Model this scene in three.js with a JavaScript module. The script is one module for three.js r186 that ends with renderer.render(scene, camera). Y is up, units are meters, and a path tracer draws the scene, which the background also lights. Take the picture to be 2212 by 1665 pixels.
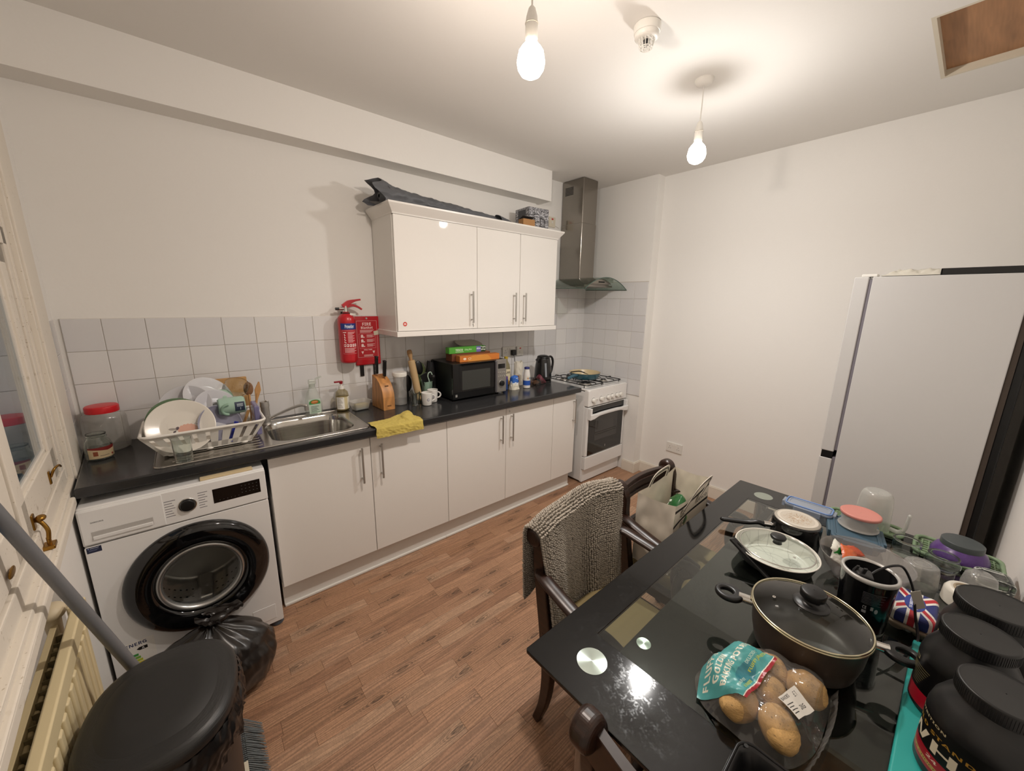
import * as THREE from 'three';
import { RoundedBoxGeometry } from 'three/addons/geometries/RoundedBoxGeometry.js';
import { mergeGeometries } from 'three/addons/utils/BufferGeometryUtils.js';
import { ImprovedNoise } from 'three/addons/math/ImprovedNoise.js';

// ---------------------------------------------------------------- camera, sky, exposure
const scene = new THREE.Scene();
const camera = new THREE.PerspectiveCamera(90.21, 2212 / 1665, 0.02, 60);
camera.rotation.order = 'YXZ';
camera.position.set(0.298, 1.638, 2.616);
camera.rotation.set(-0.2163, -0.70297, 0.01538);
scene.add(camera);
scene.background = new THREE.Color(0.1, 0.125, 0.16);      // dusk outside the window
const renderer = new THREE.WebGLRenderer();
renderer.toneMapping = THREE.LinearToneMapping;
renderer.toneMappingExposure = 1.25;
renderer.shadowMap.enabled = true;
const BULB = 1.17, BULB_FORWARD = 2.3;                      // candela of each bare bulb: all round, and the extra it throws downwards
const BULB_COLORS = [new THREE.Color(1.0, 0.875, 0.775), new THREE.Color(1.0, 0.972, 0.938)];      // the nearer bulb is a little warmer

// ---------------------------------------------------------------- helpers
let seed = 7;
const rnd = () => { seed = (seed * 1664525 + 1013904223) >>> 0; return seed / 4294967296; };
const rr = (a, b) => a + (b - a) * rnd();
const V = (x, y, z) => new THREE.Vector3(x, y, z);
const PI = Math.PI, TAU = PI * 2;
const perlin = new ImprovedNoise();
const noise = (x, y, z = 0) => perlin.noise(x, y, z);
const used = {};
function numbered(n) { if (!(n in used)) { used[n] = 0; return n; } used[n]++; return n + '_' + String(used[n]).padStart(3, '0'); }
function shade(o) { o.castShadow = true; o.receiveShadow = true; return o; }
function clean(g) {
  let q = g.index ? g.toNonIndexed() : g;
  for (const k of Object.keys(q.attributes)) if (!['position', 'normal', 'uv'].includes(k)) q.deleteAttribute(k);
  if (!q.attributes.normal) q.computeVertexNormals();
  if (!q.attributes.uv) q.setAttribute('uv', new THREE.BufferAttribute(new Float32Array(q.attributes.position.count * 2), 2));
  q.morphAttributes = {};
  q.clearGroups();
  return q;
}
function join(gs) { gs = [gs].flat(9); return gs.length === 1 ? gs[0] : mergeGeometries(gs.map(clean)); }
// uv in metres taken from the object's own coordinates, along the face's main axis
function metric(g, s = 1, du = 0, dv = 0) {
  g = clean(g);
  const p = g.attributes.position, n = g.attributes.normal, uv = g.attributes.uv;
  for (let i = 0; i < p.count; i++) {
    const ax = Math.abs(n.getX(i)), ay = Math.abs(n.getY(i)), az = Math.abs(n.getZ(i));
    if (ay >= ax && ay >= az) uv.setXY(i, p.getX(i) * s + du, p.getZ(i) * s + dv);
    else if (ax >= az) uv.setXY(i, p.getZ(i) * s + du, p.getY(i) * s + dv);
    else uv.setXY(i, p.getX(i) * s + du, p.getY(i) * s + dv);
  }
  return g;
}
function obj(name, gs, mat, parent = scene) {
  const m = new THREE.Mesh(join(gs), mat); m.name = parent === scene ? numbered(name) : name;
  parent.add(m); return shade(m);
}
function thing(name, label, category, [x, y, z] = [0, 0, 0], turn = 0, group) {
  const o = new THREE.Group(); o.name = numbered(name); scene.add(o);
  o.position.set(x, y, z); o.rotation.y = turn; o.userData = { label, category };
  if (group) o.userData.group = group;
  return o;
}
function tag(o, label, category, group) { o.userData = { ...o.userData, label, category }; if (group) o.userData.group = group; return o; }
function struct(name, gs, mat, label, category) {
  const o = obj(name, gs, mat); o.userData = { kind: 'structure', label, category }; return o;
}
function structGroup(name, label, category) { const o = new THREE.Group(); o.name = numbered(name); scene.add(o); o.userData = { kind: 'structure', label, category }; return o; }
const T = (g, x = 0, y = 0, z = 0, rx = 0, ry = 0, rz = 0, sx = 1, sy = sx, sz = sx) =>
  g.applyMatrix4(new THREE.Matrix4().compose(V(x, y, z), new THREE.Quaternion().setFromEuler(new THREE.Euler(rx, ry, rz)), V(sx, sy, sz)));
const box = (x0, x1, y0, y1, z0, z1) => T(new THREE.BoxGeometry(x1 - x0, y1 - y0, z1 - z0), (x0 + x1) / 2, (y0 + y1) / 2, (z0 + z1) / 2);
const rbox = (x0, x1, y0, y1, z0, z1, r = 0.003, s = 2) =>
  T(new RoundedBoxGeometry(x1 - x0, y1 - y0, z1 - z0, s, Math.min(r, (x1 - x0) / 2.01, (y1 - y0) / 2.01, (z1 - z0) / 2.01)), (x0 + x1) / 2, (y0 + y1) / 2, (z0 + z1) / 2);
const cyl = (r0, r1, h, x = 0, y = 0, z = 0, seg = 32, open = false) => T(new THREE.CylinderGeometry(r1, r0, h, seg, 1, open), x, y + h / 2, z);   // r0 bottom, r1 top, from y up
const cylX = (r, len, x = 0, y = 0, z = 0, seg = 20) => T(new THREE.CylinderGeometry(r, r, len, seg), x, y, z, 0, 0, PI / 2);
const cylZ = (r, len, x = 0, y = 0, z = 0, seg = 20) => T(new THREE.CylinderGeometry(r, r, len, seg), x, y, z, PI / 2, 0, 0);
const sph = (r, x = 0, y = 0, z = 0, sx = 1, sy = 1, sz = 1, a = 24, b = 16) => T(new THREE.SphereGeometry(r, a, b), x, y, z, 0, 0, 0, sx, sy, sz);
const lathe = (pts, seg = 48) => new THREE.LatheGeometry(pts.map(([r, y]) => new THREE.Vector2(r, y)), seg);
// a vessel with a wall of real thickness t: outside profile from the bottom centre to the rim
const vessel = (pts, t = 0.0022, seg = 44) => lathe([...pts, ...pts.slice().reverse().map(([r, y], i, a) => [Math.max(0.0008, r - t), i === a.length - 1 || y < pts[0][1] + t ? pts[0][1] + t : y])], seg);
const tube = (pts, r, seg = 32, rad = 8, closed = false) => new THREE.TubeGeometry(new THREE.CatmullRomCurve3(pts.map((p) => V(...p)), closed, 'catmullrom', 0.5), seg, r, rad, closed);
function capTube(pts, r, seg = 32, rad = 8) { const a = pts[0], b = pts[pts.length - 1]; return [tube(pts, r, seg, rad), sph(r, ...a, 1, 1, 1, 10, 8), sph(r, ...b, 1, 1, 1, 10, 8)]; }
function bar(a, b, r0, r1 = r0, seg = 14) {
  const A = V(...a), B = V(...b), d = B.clone().sub(A), g = new THREE.CylinderGeometry(r1, r0, d.length(), seg);
  g.applyQuaternion(new THREE.Quaternion().setFromUnitVectors(V(0, 1, 0), d.clone().normalize()));
  return g.translate((A.x + B.x) / 2, (A.y + B.y) / 2, (A.z + B.z) / 2);
}
const poly = (pts) => new THREE.Shape(pts.map(([x, y]) => new THREE.Vector2(x, y)));
function rrect(x0, x1, y0, y1, r, P = THREE.Shape) {
  const s = new P();
  s.moveTo(x0 + r, y0); s.lineTo(x1 - r, y0); s.absarc(x1 - r, y0 + r, r, -PI / 2, 0); s.lineTo(x1, y1 - r); s.absarc(x1 - r, y1 - r, r, 0, PI / 2);
  s.lineTo(x0 + r, y1); s.absarc(x0 + r, y1 - r, r, PI / 2, PI); s.lineTo(x0, y0 + r); s.absarc(x0 + r, y0 + r, r, PI, PI * 1.5);
  return s;
}
const ext = (shape, depth, bevel = 0, seg = 2, cs = 16) => new THREE.ExtrudeGeometry(shape, { depth: depth - 2 * bevel, bevelEnabled: bevel > 0, bevelSize: bevel, bevelOffset: -bevel, bevelThickness: bevel, bevelSegments: seg, curveSegments: cs }).translate(0, 0, bevel);
// extrude a shape drawn in (x, z) upwards from y0
const slab = (shape, y0, h, bevel = 0, seg = 2, cs = 16) => ext(shape, h, bevel, seg, cs).rotateX(PI / 2).translate(0, y0 + h, 0);
// a flat band of changing width along a line in the (x, y) plane of the shape
function ribbon(line, widths, n = 40) {
  const c = new THREE.CatmullRomCurve3(line.map(([x, y]) => V(x, y, 0)), false, 'centripetal');
  const L = [], R = [];
  for (let i = 0; i <= n; i++) {
    const t = i / n, p = c.getPoint(t), d = c.getTangent(t), k = t * (widths.length - 1), j = Math.min(Math.floor(k), widths.length - 2), w = (widths[j] + (widths[j + 1] - widths[j]) * (k - j)) / 2;
    L.push([p.x - d.y * w, p.y + d.x * w]); R.push([p.x + d.y * w, p.y - d.x * w]);
  }
  return poly([...L, ...R.reverse()]);
}
// a grid surface from f(u, v) -> [x, y, z]
function surf(f, nu, nv, closedU = false) {
  const pos = [], uv = [], idx = [];
  for (let j = 0; j <= nv; j++) for (let i = 0; i <= nu; i++) { pos.push(...f(i / nu, j / nv)); uv.push(i / nu, j / nv); }
  for (let j = 0; j < nv; j++) for (let i = 0; i < nu; i++) { const a = j * (nu + 1) + i, b = a + 1, c = a + nu + 1, d = c + 1; idx.push(a, b, d, a, d, c); }
  const g = new THREE.BufferGeometry();
  g.setAttribute('position', new THREE.Float32BufferAttribute(pos, 3)); g.setAttribute('uv', new THREE.Float32BufferAttribute(uv, 2)); g.setIndex(idx); g.computeVertexNormals();
  if (closedU) {
    const n = g.attributes.normal;
    for (let j = 0; j <= nv; j++) { const a = j * (nu + 1), b = a + nu; const m = V(n.getX(a) + n.getX(b), n.getY(a) + n.getY(b), n.getZ(a) + n.getZ(b)).normalize(); n.setXYZ(a, m.x, m.y, m.z); n.setXYZ(b, m.x, m.y, m.z); }
  }
  return g;
}
function warp(g, f) { const p = g.attributes.position; for (let i = 0; i < p.count; i++) { const q = f(p.getX(i), p.getY(i), p.getZ(i)); p.setXYZ(i, q[0], q[1], q[2]); } g.computeVertexNormals(); return g; }

// ---------------------------------------------------------------- textures
function dataTex(w, h, f, srgb = true) {
  const d = new Uint8Array(w * h * 4);
  for (let y = 0; y < h; y++) for (let x = 0; x < w; x++) { const c = f(x / w, y / h), k = (y * w + x) * 4; d[k] = c[0]; d[k + 1] = c[1]; d[k + 2] = c[2]; d[k + 3] = 255; }
  const t = new THREE.DataTexture(d, w, h); t.wrapS = t.wrapT = THREE.RepeatWrapping; t.magFilter = THREE.LinearFilter; t.minFilter = THREE.LinearMipmapLinearFilter; t.generateMipmaps = true;
  if (srgb) t.colorSpace = THREE.SRGBColorSpace; t.needsUpdate = true; return t;
}
// noise that repeats after n cells
const wrapN = (u, v, n, z) => { const a = noise(u * n, v * n, z), b = noise((u - 1) * n, v * n, z), c = noise(u * n, (v - 1) * n, z), d = noise((u - 1) * n, (v - 1) * n, z); return (a * (1 - u) + b * u) * (1 - v) + (c * (1 - u) + d * u) * v; };
const grey = (f, w = 512, h = w) => dataTex(w, h, (u, v) => { const c = Math.max(0, Math.min(255, f(u, v) * 255)); return [c, c, c]; }, false);
function rep(t, x, y = x) { const c = t.clone(); c.repeat.set(x, y); c.needsUpdate = true; return c; }
function canvasTex(w, h, draw) {
  const c = document.createElement('canvas'); c.width = w; c.height = h; const g = c.getContext('2d'); draw(g, w, h);
  const t = new THREE.CanvasTexture(c); t.colorSpace = THREE.SRGBColorSpace; t.anisotropy = 8; return t;
}
const plasterBump = grey((u, v) => 0.5 + 0.3 * wrapN(u, v, 9, 1.3) + 0.12 * wrapN(u, v, 60, 4.1));
const speck = grey((u, v) => 0.5 + 0.5 * wrapN(u, v, 130, 2.2) + 0.25 * wrapN(u, v, 40, 5.2));
const brush = grey((u, v) => 0.45 + 0.3 * wrapN(u, (v * 31) % 1, 5, Math.floor(v * 31)) + 0.25 * (((Math.sin(v * 9173.3) * 43758.5) % 1 + 1) % 1));
const blotch = grey((u, v) => 0.5 + 0.55 * wrapN(u, v, 7, 3.3) + 0.35 * wrapN(u, v, 19, 7.7) + 0.18 * wrapN(u, v, 60, 1.7));

const std = (color, roughness = 0.5, o = {}) => new THREE.MeshStandardMaterial({ color, roughness, ...o });
const phys = (color, roughness = 0.5, o = {}) => new THREE.MeshPhysicalMaterial({ color, roughness, ...o });
const pane = (color, roughness = 0, o = {}) => new THREE.MeshPhysicalMaterial({ color, roughness, transmission: 1, thickness: 0, ior: 1.45, side: THREE.DoubleSide, ...o });
const print = (tex, roughness = 0.5, o = {}) => new THREE.MeshStandardMaterial({ map: tex, roughness, side: THREE.DoubleSide, ...o });
const M = {
  wall: std(0xece9e4, 0.85, { bumpMap: rep(plasterBump, 1.2), bumpScale: 0.0012 }),
  ceil: std(0xeae7e2, 0.9, { bumpMap: rep(plasterBump, 0.9), bumpScale: 0.001 }),
  tile: phys(0xdcdad9, 0.16, { clearcoat: 0.25 }), grout: std(0xc6bdb2, 0.95),
  tile2: phys(0xd8d6d6, 0.18, { clearcoat: 0.25 }), tile3: phys(0xdfdddb, 0.15, { clearcoat: 0.25 }),
  trim: std(0xdbd6cd, 0.55), plastic: std(0xe4e1da, 0.4), cream: std(0xd9d0bd, 0.45),
  oldPaint: std(0xffffff, 0.55, { map: dataTex(512, 512, (u, v) => { const s = wrapN(u, v, 9, 2.6) + 0.6 * wrapN(u, v, 30, 8.2), d = s > 0.42 ? Math.min(1, (s - 0.42) * 3) : 0, f = wrapN(u, v, 90, 1.4) > 0.52 ? 0.6 : 0, k = Math.max(d * 0.55, f); return [224 - 60 * k, 216 - 66 * k, 203 - 74 * k]; }), bumpMap: plasterBump, bumpScale: 0.0008 }),
  gloss: phys(0xe6e2dc, 0.6, { specularIntensity: 0.4, clearcoat: 0.55, clearcoatRoughness: 0.025 }), carcass: std(0xdedad4, 0.4), satin: std(0xddd9d2, 0.35),
  steel: std(0xb9b6b0, 0.32, { metalness: 1, roughnessMap: rep(brush, 2, 2), bumpMap: rep(brush, 2, 2), bumpScale: 0.00006 }),
  hoodSteel: std(0x96918a, 0.34, { metalness: 1, roughnessMap: rep(brush, 2, 2), bumpMap: rep(brush, 2, 2), bumpScale: 0.00006 }),
  chrome: std(0xd8d6d2, 0.12, { metalness: 1 }), dull: std(0xbdbab5, 0.38, { metalness: 0.85 }),
  worktop: std(0x2b2b2c, 0.34, { roughnessMap: rep(speck, 3), bumpMap: rep(speck, 5), bumpScale: 0.00015 }),
  white: phys(0xe8e7e5, 0.3, { clearcoat: 0.2 }), enamel: phys(0xeceae7, 0.15, { clearcoat: 0.4 }),
  black: std(0x0f0f10, 0.35), blackGloss: phys(0x070708, 0.06, { clearcoat: 0.4 }), rubber: std(0x191919, 0.7), charcoal: std(0x2b2b2c, 0.5),
  glass: phys(0xf3f8f5, 0.02, { transmission: 1, thickness: 0.003, ior: 1.47 }), clear: phys(0xe9e8e5, 0.2, { transmission: 0.82, thickness: 0, side: THREE.DoubleSide }), glassGreen: pane(0xcfe0d6, 0.03),
  brass: std(0x9a7436, 0.35, { metalness: 1 }), red: phys(0xb8101e, 0.3, { clearcoat: 0.3 }), redLid: std(0xc81a22, 0.35),
  darkwood: std(0xffffff, 0.32, { map: dataTex(512, 512, (u, v) => { const s = 0.5 + 0.5 * Math.sin((v * 14 + 1.3 * wrapN(u, v, 4, 1.1)) * TAU), n = 0.5 + wrapN(u, (v * 8) % 1, 12, 3); const k = 0.6 + 0.3 * s * n; return [60 * k, 32 * k, 19 * k]; }) }),
  tan: std(0x9c8a66, 0.9), wood: std(0xb98a55, 0.55), pale: std(0xc9a877, 0.6),
};
// ================================================================ the room
const FX = 3.61, AX = 3.505, AZ = -0.015, SZ = 0.70, NZ = 2.87, CY = 2.70;      // right wall, alcove side, alcove back, pier end, near wall, ceiling
const WA = Math.atan(0.068);                                                      // the window wall runs a little askew
const leftPlace = (o) => { o.position.set(-0.135, 0, 0); o.rotation.y = WA; return o; };

// floor: laminate in staggered strips, each one a piece
{
  const floor = structGroup('floor', 'brown oak laminate floor laid in narrow staggered strips', 'floor');
  obj('subfloor', box(-0.6, 3.9, -0.14, -0.006, -0.2, 3.0), std(0x4a3222, 0.8), floor);
  const grain = [0, 1, 2].map((k) => dataTex(1024, 128, (u, v) => {
    const w = wrapN(u, v, 3, 2 + k * 5) * 1.4, ring = Math.sin((v * (5 + 2 * k) + w * (1.3 + k * 0.7) + 0.35 * Math.sin(u * TAU)) * TAU), fine = noise(u * 260, v * 9, k + 0.5) * 0.5 + noise(u * 60, v * 40, k + 3.5) * 0.5;
    const knot = Math.exp(-(((u - 0.35 - 0.2 * k) * 14) ** 2 + ((v - 0.5) * 3.2) ** 2));
    const t = 0.84 + 0.085 * ring + 0.13 * fine - 0.3 * knot * (0.5 + 0.5 * Math.sin(((u - 0.35 - 0.2 * k) ** 2 * 900 + (v - 0.5) ** 2 * 60) * 3));
    return [Math.min(255, 255 * t), Math.min(255, 250 * t), Math.min(255, 244 * t)];
  }));
  const tones = [0xc69d80, 0xbf9577, 0xcaa386, 0xb88e70, 0xc3997a, 0xcda88b, 0xbc9377, 0xc89d7e, 0xb0866a];
  const mats = tones.map((c, i) => std(c, 0.42, { map: grain[i % 3], bumpMap: grain[i % 3], bumpScale: 0.00025 }));
  const SW = 0.0625, lens = [0.3, 0.37, 0.44, 0.52], geos = [];
  for (const L of lens) for (let k = 0; k < 4; k++) {
    const g = clean(rbox(-L / 2 + 0.0003, L / 2 - 0.0003, -0.008, 0, -SW / 2 + 0.0003, SW / 2 - 0.0003, 0.0006, 1)), p = g.attributes.position, uv = g.attributes.uv, du = rnd();
    for (let i = 0; i < p.count; i++) uv.setXY(i, p.getX(i) * 1.15 + du, p.getZ(i) / SW * 0.9 + 0.5);
    geos.push(g);
  }
  const rest = [], all = [];
  for (let r = 0; r < 46; r++) {
    const z = -0.0 + SW * (r + 0.5); let x = -0.32 - rnd() * 0.4;
    while (x < 3.6) { const l = Math.floor(rnd() * 4), L = lens[l], g = geos[l * 4 + Math.floor(rnd() * 4)], m = mats[Math.floor(rnd() * mats.length)]; all.push([x + L / 2, z, g, m]); x += L; }
  }
  const seen = ([x, z]) => z > 0.42 && x > 0.05 && z < 2.75 && x < 3.6;
  all.sort((a, b) => (seen(b) - seen(a)) || (Math.hypot(a[0] - 0.9, a[1] - 1.6) - Math.hypot(b[0] - 0.9, b[1] - 1.6)));
  all.forEach(([x, z, g, m], i) => { if (i < 300) { const p = obj('floor_strip', g, m, floor); p.position.set(x, 0, z); } else rest.push(g.clone().translate(x, 0, z)); });
  obj('floor_strips_beyond', rest, mats[1], floor).userData.kind = 'stuff';
}
// ceiling with a hole for the loft hatch
struct('ceiling', metric(join([box(-0.6, 2.59, CY, CY + 0.16, -0.2, 3.0), box(3.2, 3.9, CY, CY + 0.16, -0.2, 3.0), box(2.59, 3.2, CY, CY + 0.16, -0.2, 2.315), box(2.59, 3.2, CY, CY + 0.16, 2.80, 3.0), box(2.4, 3.4, CY + 0.16, CY + 0.2, 2.2, 3.0)])), M.ceil, 'white painted ceiling with a loft hatch opening', 'ceiling');
{
  const h = thing('loft_hatch', 'unpainted plywood loft hatch panel set in the ceiling opening above the fridge', 'hatch', [2.895, CY, 2.5575]);
  const ply = dataTex(512, 512, (u, v) => { const s = wrapN(u, (v * 3) % 1, 5, 6.6) * 0.5 + noise(u * 6, v * 90, 2) * 0.35 + noise(u * 3, v * 20, 4) * 0.5, k = 0.9 + 0.16 * s; return [186 * k, 138 * k, 98 * k]; });
  obj('hatch_panel', metric(box(-0.305, 0.305, 0.03, 0.045, -0.2425, 0.2425), 1.6), std(0xffffff, 0.7, { map: ply }), h);
  obj('frame_strip', [box(-0.305, -0.291, 0.0, 0.03, -0.2425, 0.2425)], M.cream, h);
  obj('frame_strip', [box(-0.291, 0.291, 0.0, 0.03, -0.2425, -0.2285)], M.cream, h);
  obj('frame_strip', [box(0.291, 0.305, 0.0, 0.03, -0.2425, 0.2425)], M.cream, h);
}
// walls
const wallBack = struct('wall_back', metric(join([box(-0.45, 2.76, 0, CY, -0.2, -0.006), box(2.76, 3.9, 0, CY, -0.2, AZ - 0.006)])), M.wall, 'white back wall behind the kitchen worktop', 'wall');
const wallRight = struct('wall_right', metric(join([box(FX, FX + 0.15, 0, CY, SZ, 3.0), box(AX, FX + 0.15, 0, CY, -0.1, SZ)])), M.wall, 'white right wall with a shallow pier beside the cooker', 'wall');
struct('wall_near', metric(box(-0.4, 3.9, 0, CY, NZ, NZ + 0.15)), M.wall, 'white wall behind the fridge and the table', 'wall');
struct('trim_1', metric(box(-0.35, 2.80, 2.465, CY, -0.05, 0.14)), M.wall, 'boxed-in white beam running along the top of the back wall', 'beam');
{
  const w = leftPlace(struct('wall_left', metric(join([
    box(-0.3, -0.02, 0, 0.875, -0.1, 1.02), box(-0.3, -0.12, 0, 0.875, 1.02, 2.45), box(-0.3, -0.02, 0, 0.875, 2.45, 3.05),
    box(-0.3, -0.012, 0.875, CY, -0.1, 0.17), box(-0.3, -0.012, 2.42, CY, 0.17, 1.95), box(-0.3, -0.012, 0.875, CY, 1.95, 3.05)])), M.wall, 'white window wall with a recess for the radiator', 'wall'));
}
// tiles: back wall
{
  const TS = 0.1482, variants = [M.tile, M.tile2, M.tile3], gBack = {};
  const tileGeo = (w, h) => { const k = w.toFixed(4) + '_' + h.toFixed(4); return gBack[k] || (gBack[k] = rbox(-w / 2, w / 2, -h / 2, h / 2, -0.003, 0.003, 0.0022, 2)); };
  const grout = obj('grout', [box(-0.128, 2.76, 0.93, 1.53, -0.006, -0.0015), box(2.76, AX, 0.80, 1.83, AZ - 0.006, AZ - 0.0015)], M.grout, wallBack);
  const put = (x0, x1, y0, y1, z) => { const w = x1 - x0 - 0.0018, h = y1 - y0 - 0.0018; if (w < 0.008 || h < 0.008) return; const m = obj('tile', tileGeo(w, h), variants[Math.floor(rnd() * 3)], wallBack); m.position.set((x0 + x1) / 2, (y0 + y1) / 2, z - 0.0015 + (rnd() - 0.5) * 0.0008); m.rotation.set((rnd() - 0.5) * 0.006, (rnd() - 0.5) * 0.006, 0); };
  for (let r = 0; r < 4; r++) { const y0 = 0.93 + 0.15 * r; put(-0.128, 0, y0, y0 + 0.15, 0); for (let c = 0; c < 19; c++) { const x0 = c * 0.15; put(x0, Math.min(x0 + 0.15, 2.76), y0, y0 + 0.15, 0); } }
  const cols = [2.762, 2.785, 2.935, 3.085, 3.235, 3.385, AX];
  for (let r = 0; r < 7; r++) { const y0 = 0.775 + 0.15 * r; for (let c = 0; c < 6; c++) put(cols[c], cols[c + 1], y0, y0 + 0.15, AZ); }
  obj('grout', [box(AX - 0.0045, AX, 0.775, 1.83, AZ, SZ - 0.004)], M.grout, wallRight);
  const zc = [AZ, 0.116, 0.264, 0.412, 0.560, SZ - 0.002], gR = {};
  for (let r = 0; r < 7; r++) { const y0 = 0.775 + 0.15 * r; for (let c = 0; c < 5; c++) { const w = zc[c + 1] - zc[c] - 0.0018, k = w.toFixed(4); gR[k] = gR[k] || rbox(-0.003, 0.003, -0.0741, 0.0741, -w / 2, w / 2, 0.0022, 2); const m = obj('tile', gR[k], variants[Math.floor(rnd() * 3)], wallRight); m.position.set(AX - 0.0045 + (rnd() - 0.5) * 0.0008, y0 + 0.075, (zc[c] + zc[c + 1]) / 2); m.rotation.set(0, (rnd() - 0.5) * 0.006, (rnd() - 0.5) * 0.006); } }
  // short tiled return beside the window
  const wl = scene.getObjectByName('wall_left');
  for (let r = 0; r < 4; r++) { const m = obj('tile', rbox(-0.003, 0.003, -0.0741, 0.0741, -0.065, 0.065, 0.0022, 2), variants[r % 3], wl); m.position.set(-0.010, 1.005 + 0.15 * r, 0.078); }
}
// skirting boards
{
  const lip = (x0, x1, z0, z1) => [rbox(x0, x1, 0, 0.098, z0, z1, 0.002), rbox(x0 + (x1 > FX - 0.001 || x1 < FX ? 0.005 : 0), x1, 0.09, 0.108, z0, z1, 0.004)];
  struct('baseboard_right', [...lip(FX - 0.018, FX, SZ, NZ), ...lip(AX - 0.018, AX, 0.575, SZ - 0.0005), rbox(AX - 0.018, FX, 0, 0.098, SZ, SZ + 0.018, 0.002), rbox(AX - 0.014, FX, 0.09, 0.108, SZ, SZ + 0.013, 0.004)], M.oldPaint, 'white skirting board along the right wall', 'skirting');
  struct('baseboard_near', [box(0.4, FX, 0, 0.1, NZ - 0.016, NZ)], M.oldPaint, 'white skirting board along the near wall', 'skirting');
}
// window in the left wall
{
  const w = leftPlace(structGroup('window_1', 'old white painted casement window over the sill, dusk outside', 'window'));
  const P = M.oldPaint, add = (n, g) => obj(n, metric(join(g), 2), P, w);
  add('architrave', [rbox(-0.03, -0.004, 0.905, 2.5, 0.17, 0.385, 0.004), rbox(-0.03, -0.012, 0.905, 2.5, 0.385, 0.40, 0.003)]);
  add('architrave', [rbox(-0.03, -0.004, 2.4, 2.5, 0.385, 1.95, 0.004)]);
  add('frame_post', [rbox(-0.10, -0.03, 0.93, 2.42, 0.36, 0.475, 0.003), rbox(-0.034, -0.026, 0.93, 2.42, 0.40, 0.43, 0.003)]);
  add('frame_post', [rbox(-0.10, -0.03, 0.93, 2.42, 1.09, 1.13, 0.003)]);
  add('frame_post', [rbox(-0.10, -0.03, 0.93, 2.42, 1.73, 1.95, 0.003)]);
  add('frame_rail', [rbox(-0.10, -0.028, 0.905, 0.975, 0.36, 1.95, 0.004)]);
  add('frame_rail', [rbox(-0.10, -0.03, 1.80, 1.86, 0.36, 1.95, 0.003)]);
  add('sill', [rbox(-0.13, 0.0, 0.868, 0.903, 0.572, 2.0, 0.006), rbox(-0.13, -0.012, 0.90, 0.918, 0.2, 2.0, 0.004)]);
  for (const [z0, z1] of [[0.478, 1.088], [1.132, 1.728]]) {
    const s = obj('casement', metric(join([rbox(-0.068, -0.036, 0.978, 1.80, z0, z0 + 0.075, 0.004), rbox(-0.068, -0.036, 0.978, 1.80, z1 - 0.075, z1, 0.004), rbox(-0.068, -0.036, 0.978, 1.085, z0, z1, 0.004), rbox(-0.068, -0.036, 1.735, 1.80, z0, z1, 0.004),
      rbox(-0.058, -0.044, 1.08, 1.1, z0 + 0.07, z1 - 0.07, 0.004), rbox(-0.058, -0.044, 1.08, 1.74, z0 + 0.07, z0 + 0.09, 0.004), rbox(-0.058, -0.044, 1.08, 1.74, z1 - 0.09, z1 - 0.07, 0.004)]), 2), P, w);
    obj('pane', box(-0.053, -0.051, 1.09, 1.745, z0 + 0.072, z1 - 0.072), pane(0xd6dee2), s);
    const t = obj('top_light', metric(join([rbox(-0.068, -0.04, 1.862, 1.91, z0, z1, 0.003), rbox(-0.068, -0.04, 2.37, 2.418, z0, z1, 0.003), rbox(-0.068, -0.04, 1.862, 2.418, z0, z0 + 0.06, 0.003), rbox(-0.068, -0.04, 1.862, 2.418, z1 - 0.06, z1, 0.003)]), 2), P, w);
    obj('pane', box(-0.053, -0.051, 1.9, 2.38, z0 + 0.055, z1 - 0.055), pane(0xd6dee2), t);
  }
  // brass casement fastener and stay hook
  const f = obj('casement_fastener', [rbox(-0.036, -0.031, 0.985, 1.03, 0.99, 1.015, 0.003), T(sph(0.011, 0, 0, 0, 1, 0.8, 1.4), -0.02, 1.014, 1.0), ...capTube([[-0.03, 1.01, 1.0], [-0.02, 1.0, 1.002], [-0.012, 0.975, 1.006], [-0.014, 0.95, 1.008]], 0.005, 20, 8), rbox(-0.03, -0.004, 0.918, 0.93, 0.98, 1.02, 0.003), cyl(0.005, 0.005, 0.02, -0.016, 0.93, 1.0, 12)], M.brass, w);
  obj('stay_hook', [rbox(-0.036, -0.031, 1.0, 1.045, 0.66, 0.675, 0.002), ...capTube([[-0.031, 1.025, 0.667], [-0.02, 1.05, 0.668], [-0.012, 1.053, 0.64], [-0.012, 1.04, 0.612]], 0.0038, 24, 8)], M.brass, w);
  obj('stay_plate', T(sph(0.02, 0, 0, 0, 0.2, 0.5, 1.4), -0.03, 1.015, 1.3), M.brass, w);
}
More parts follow.
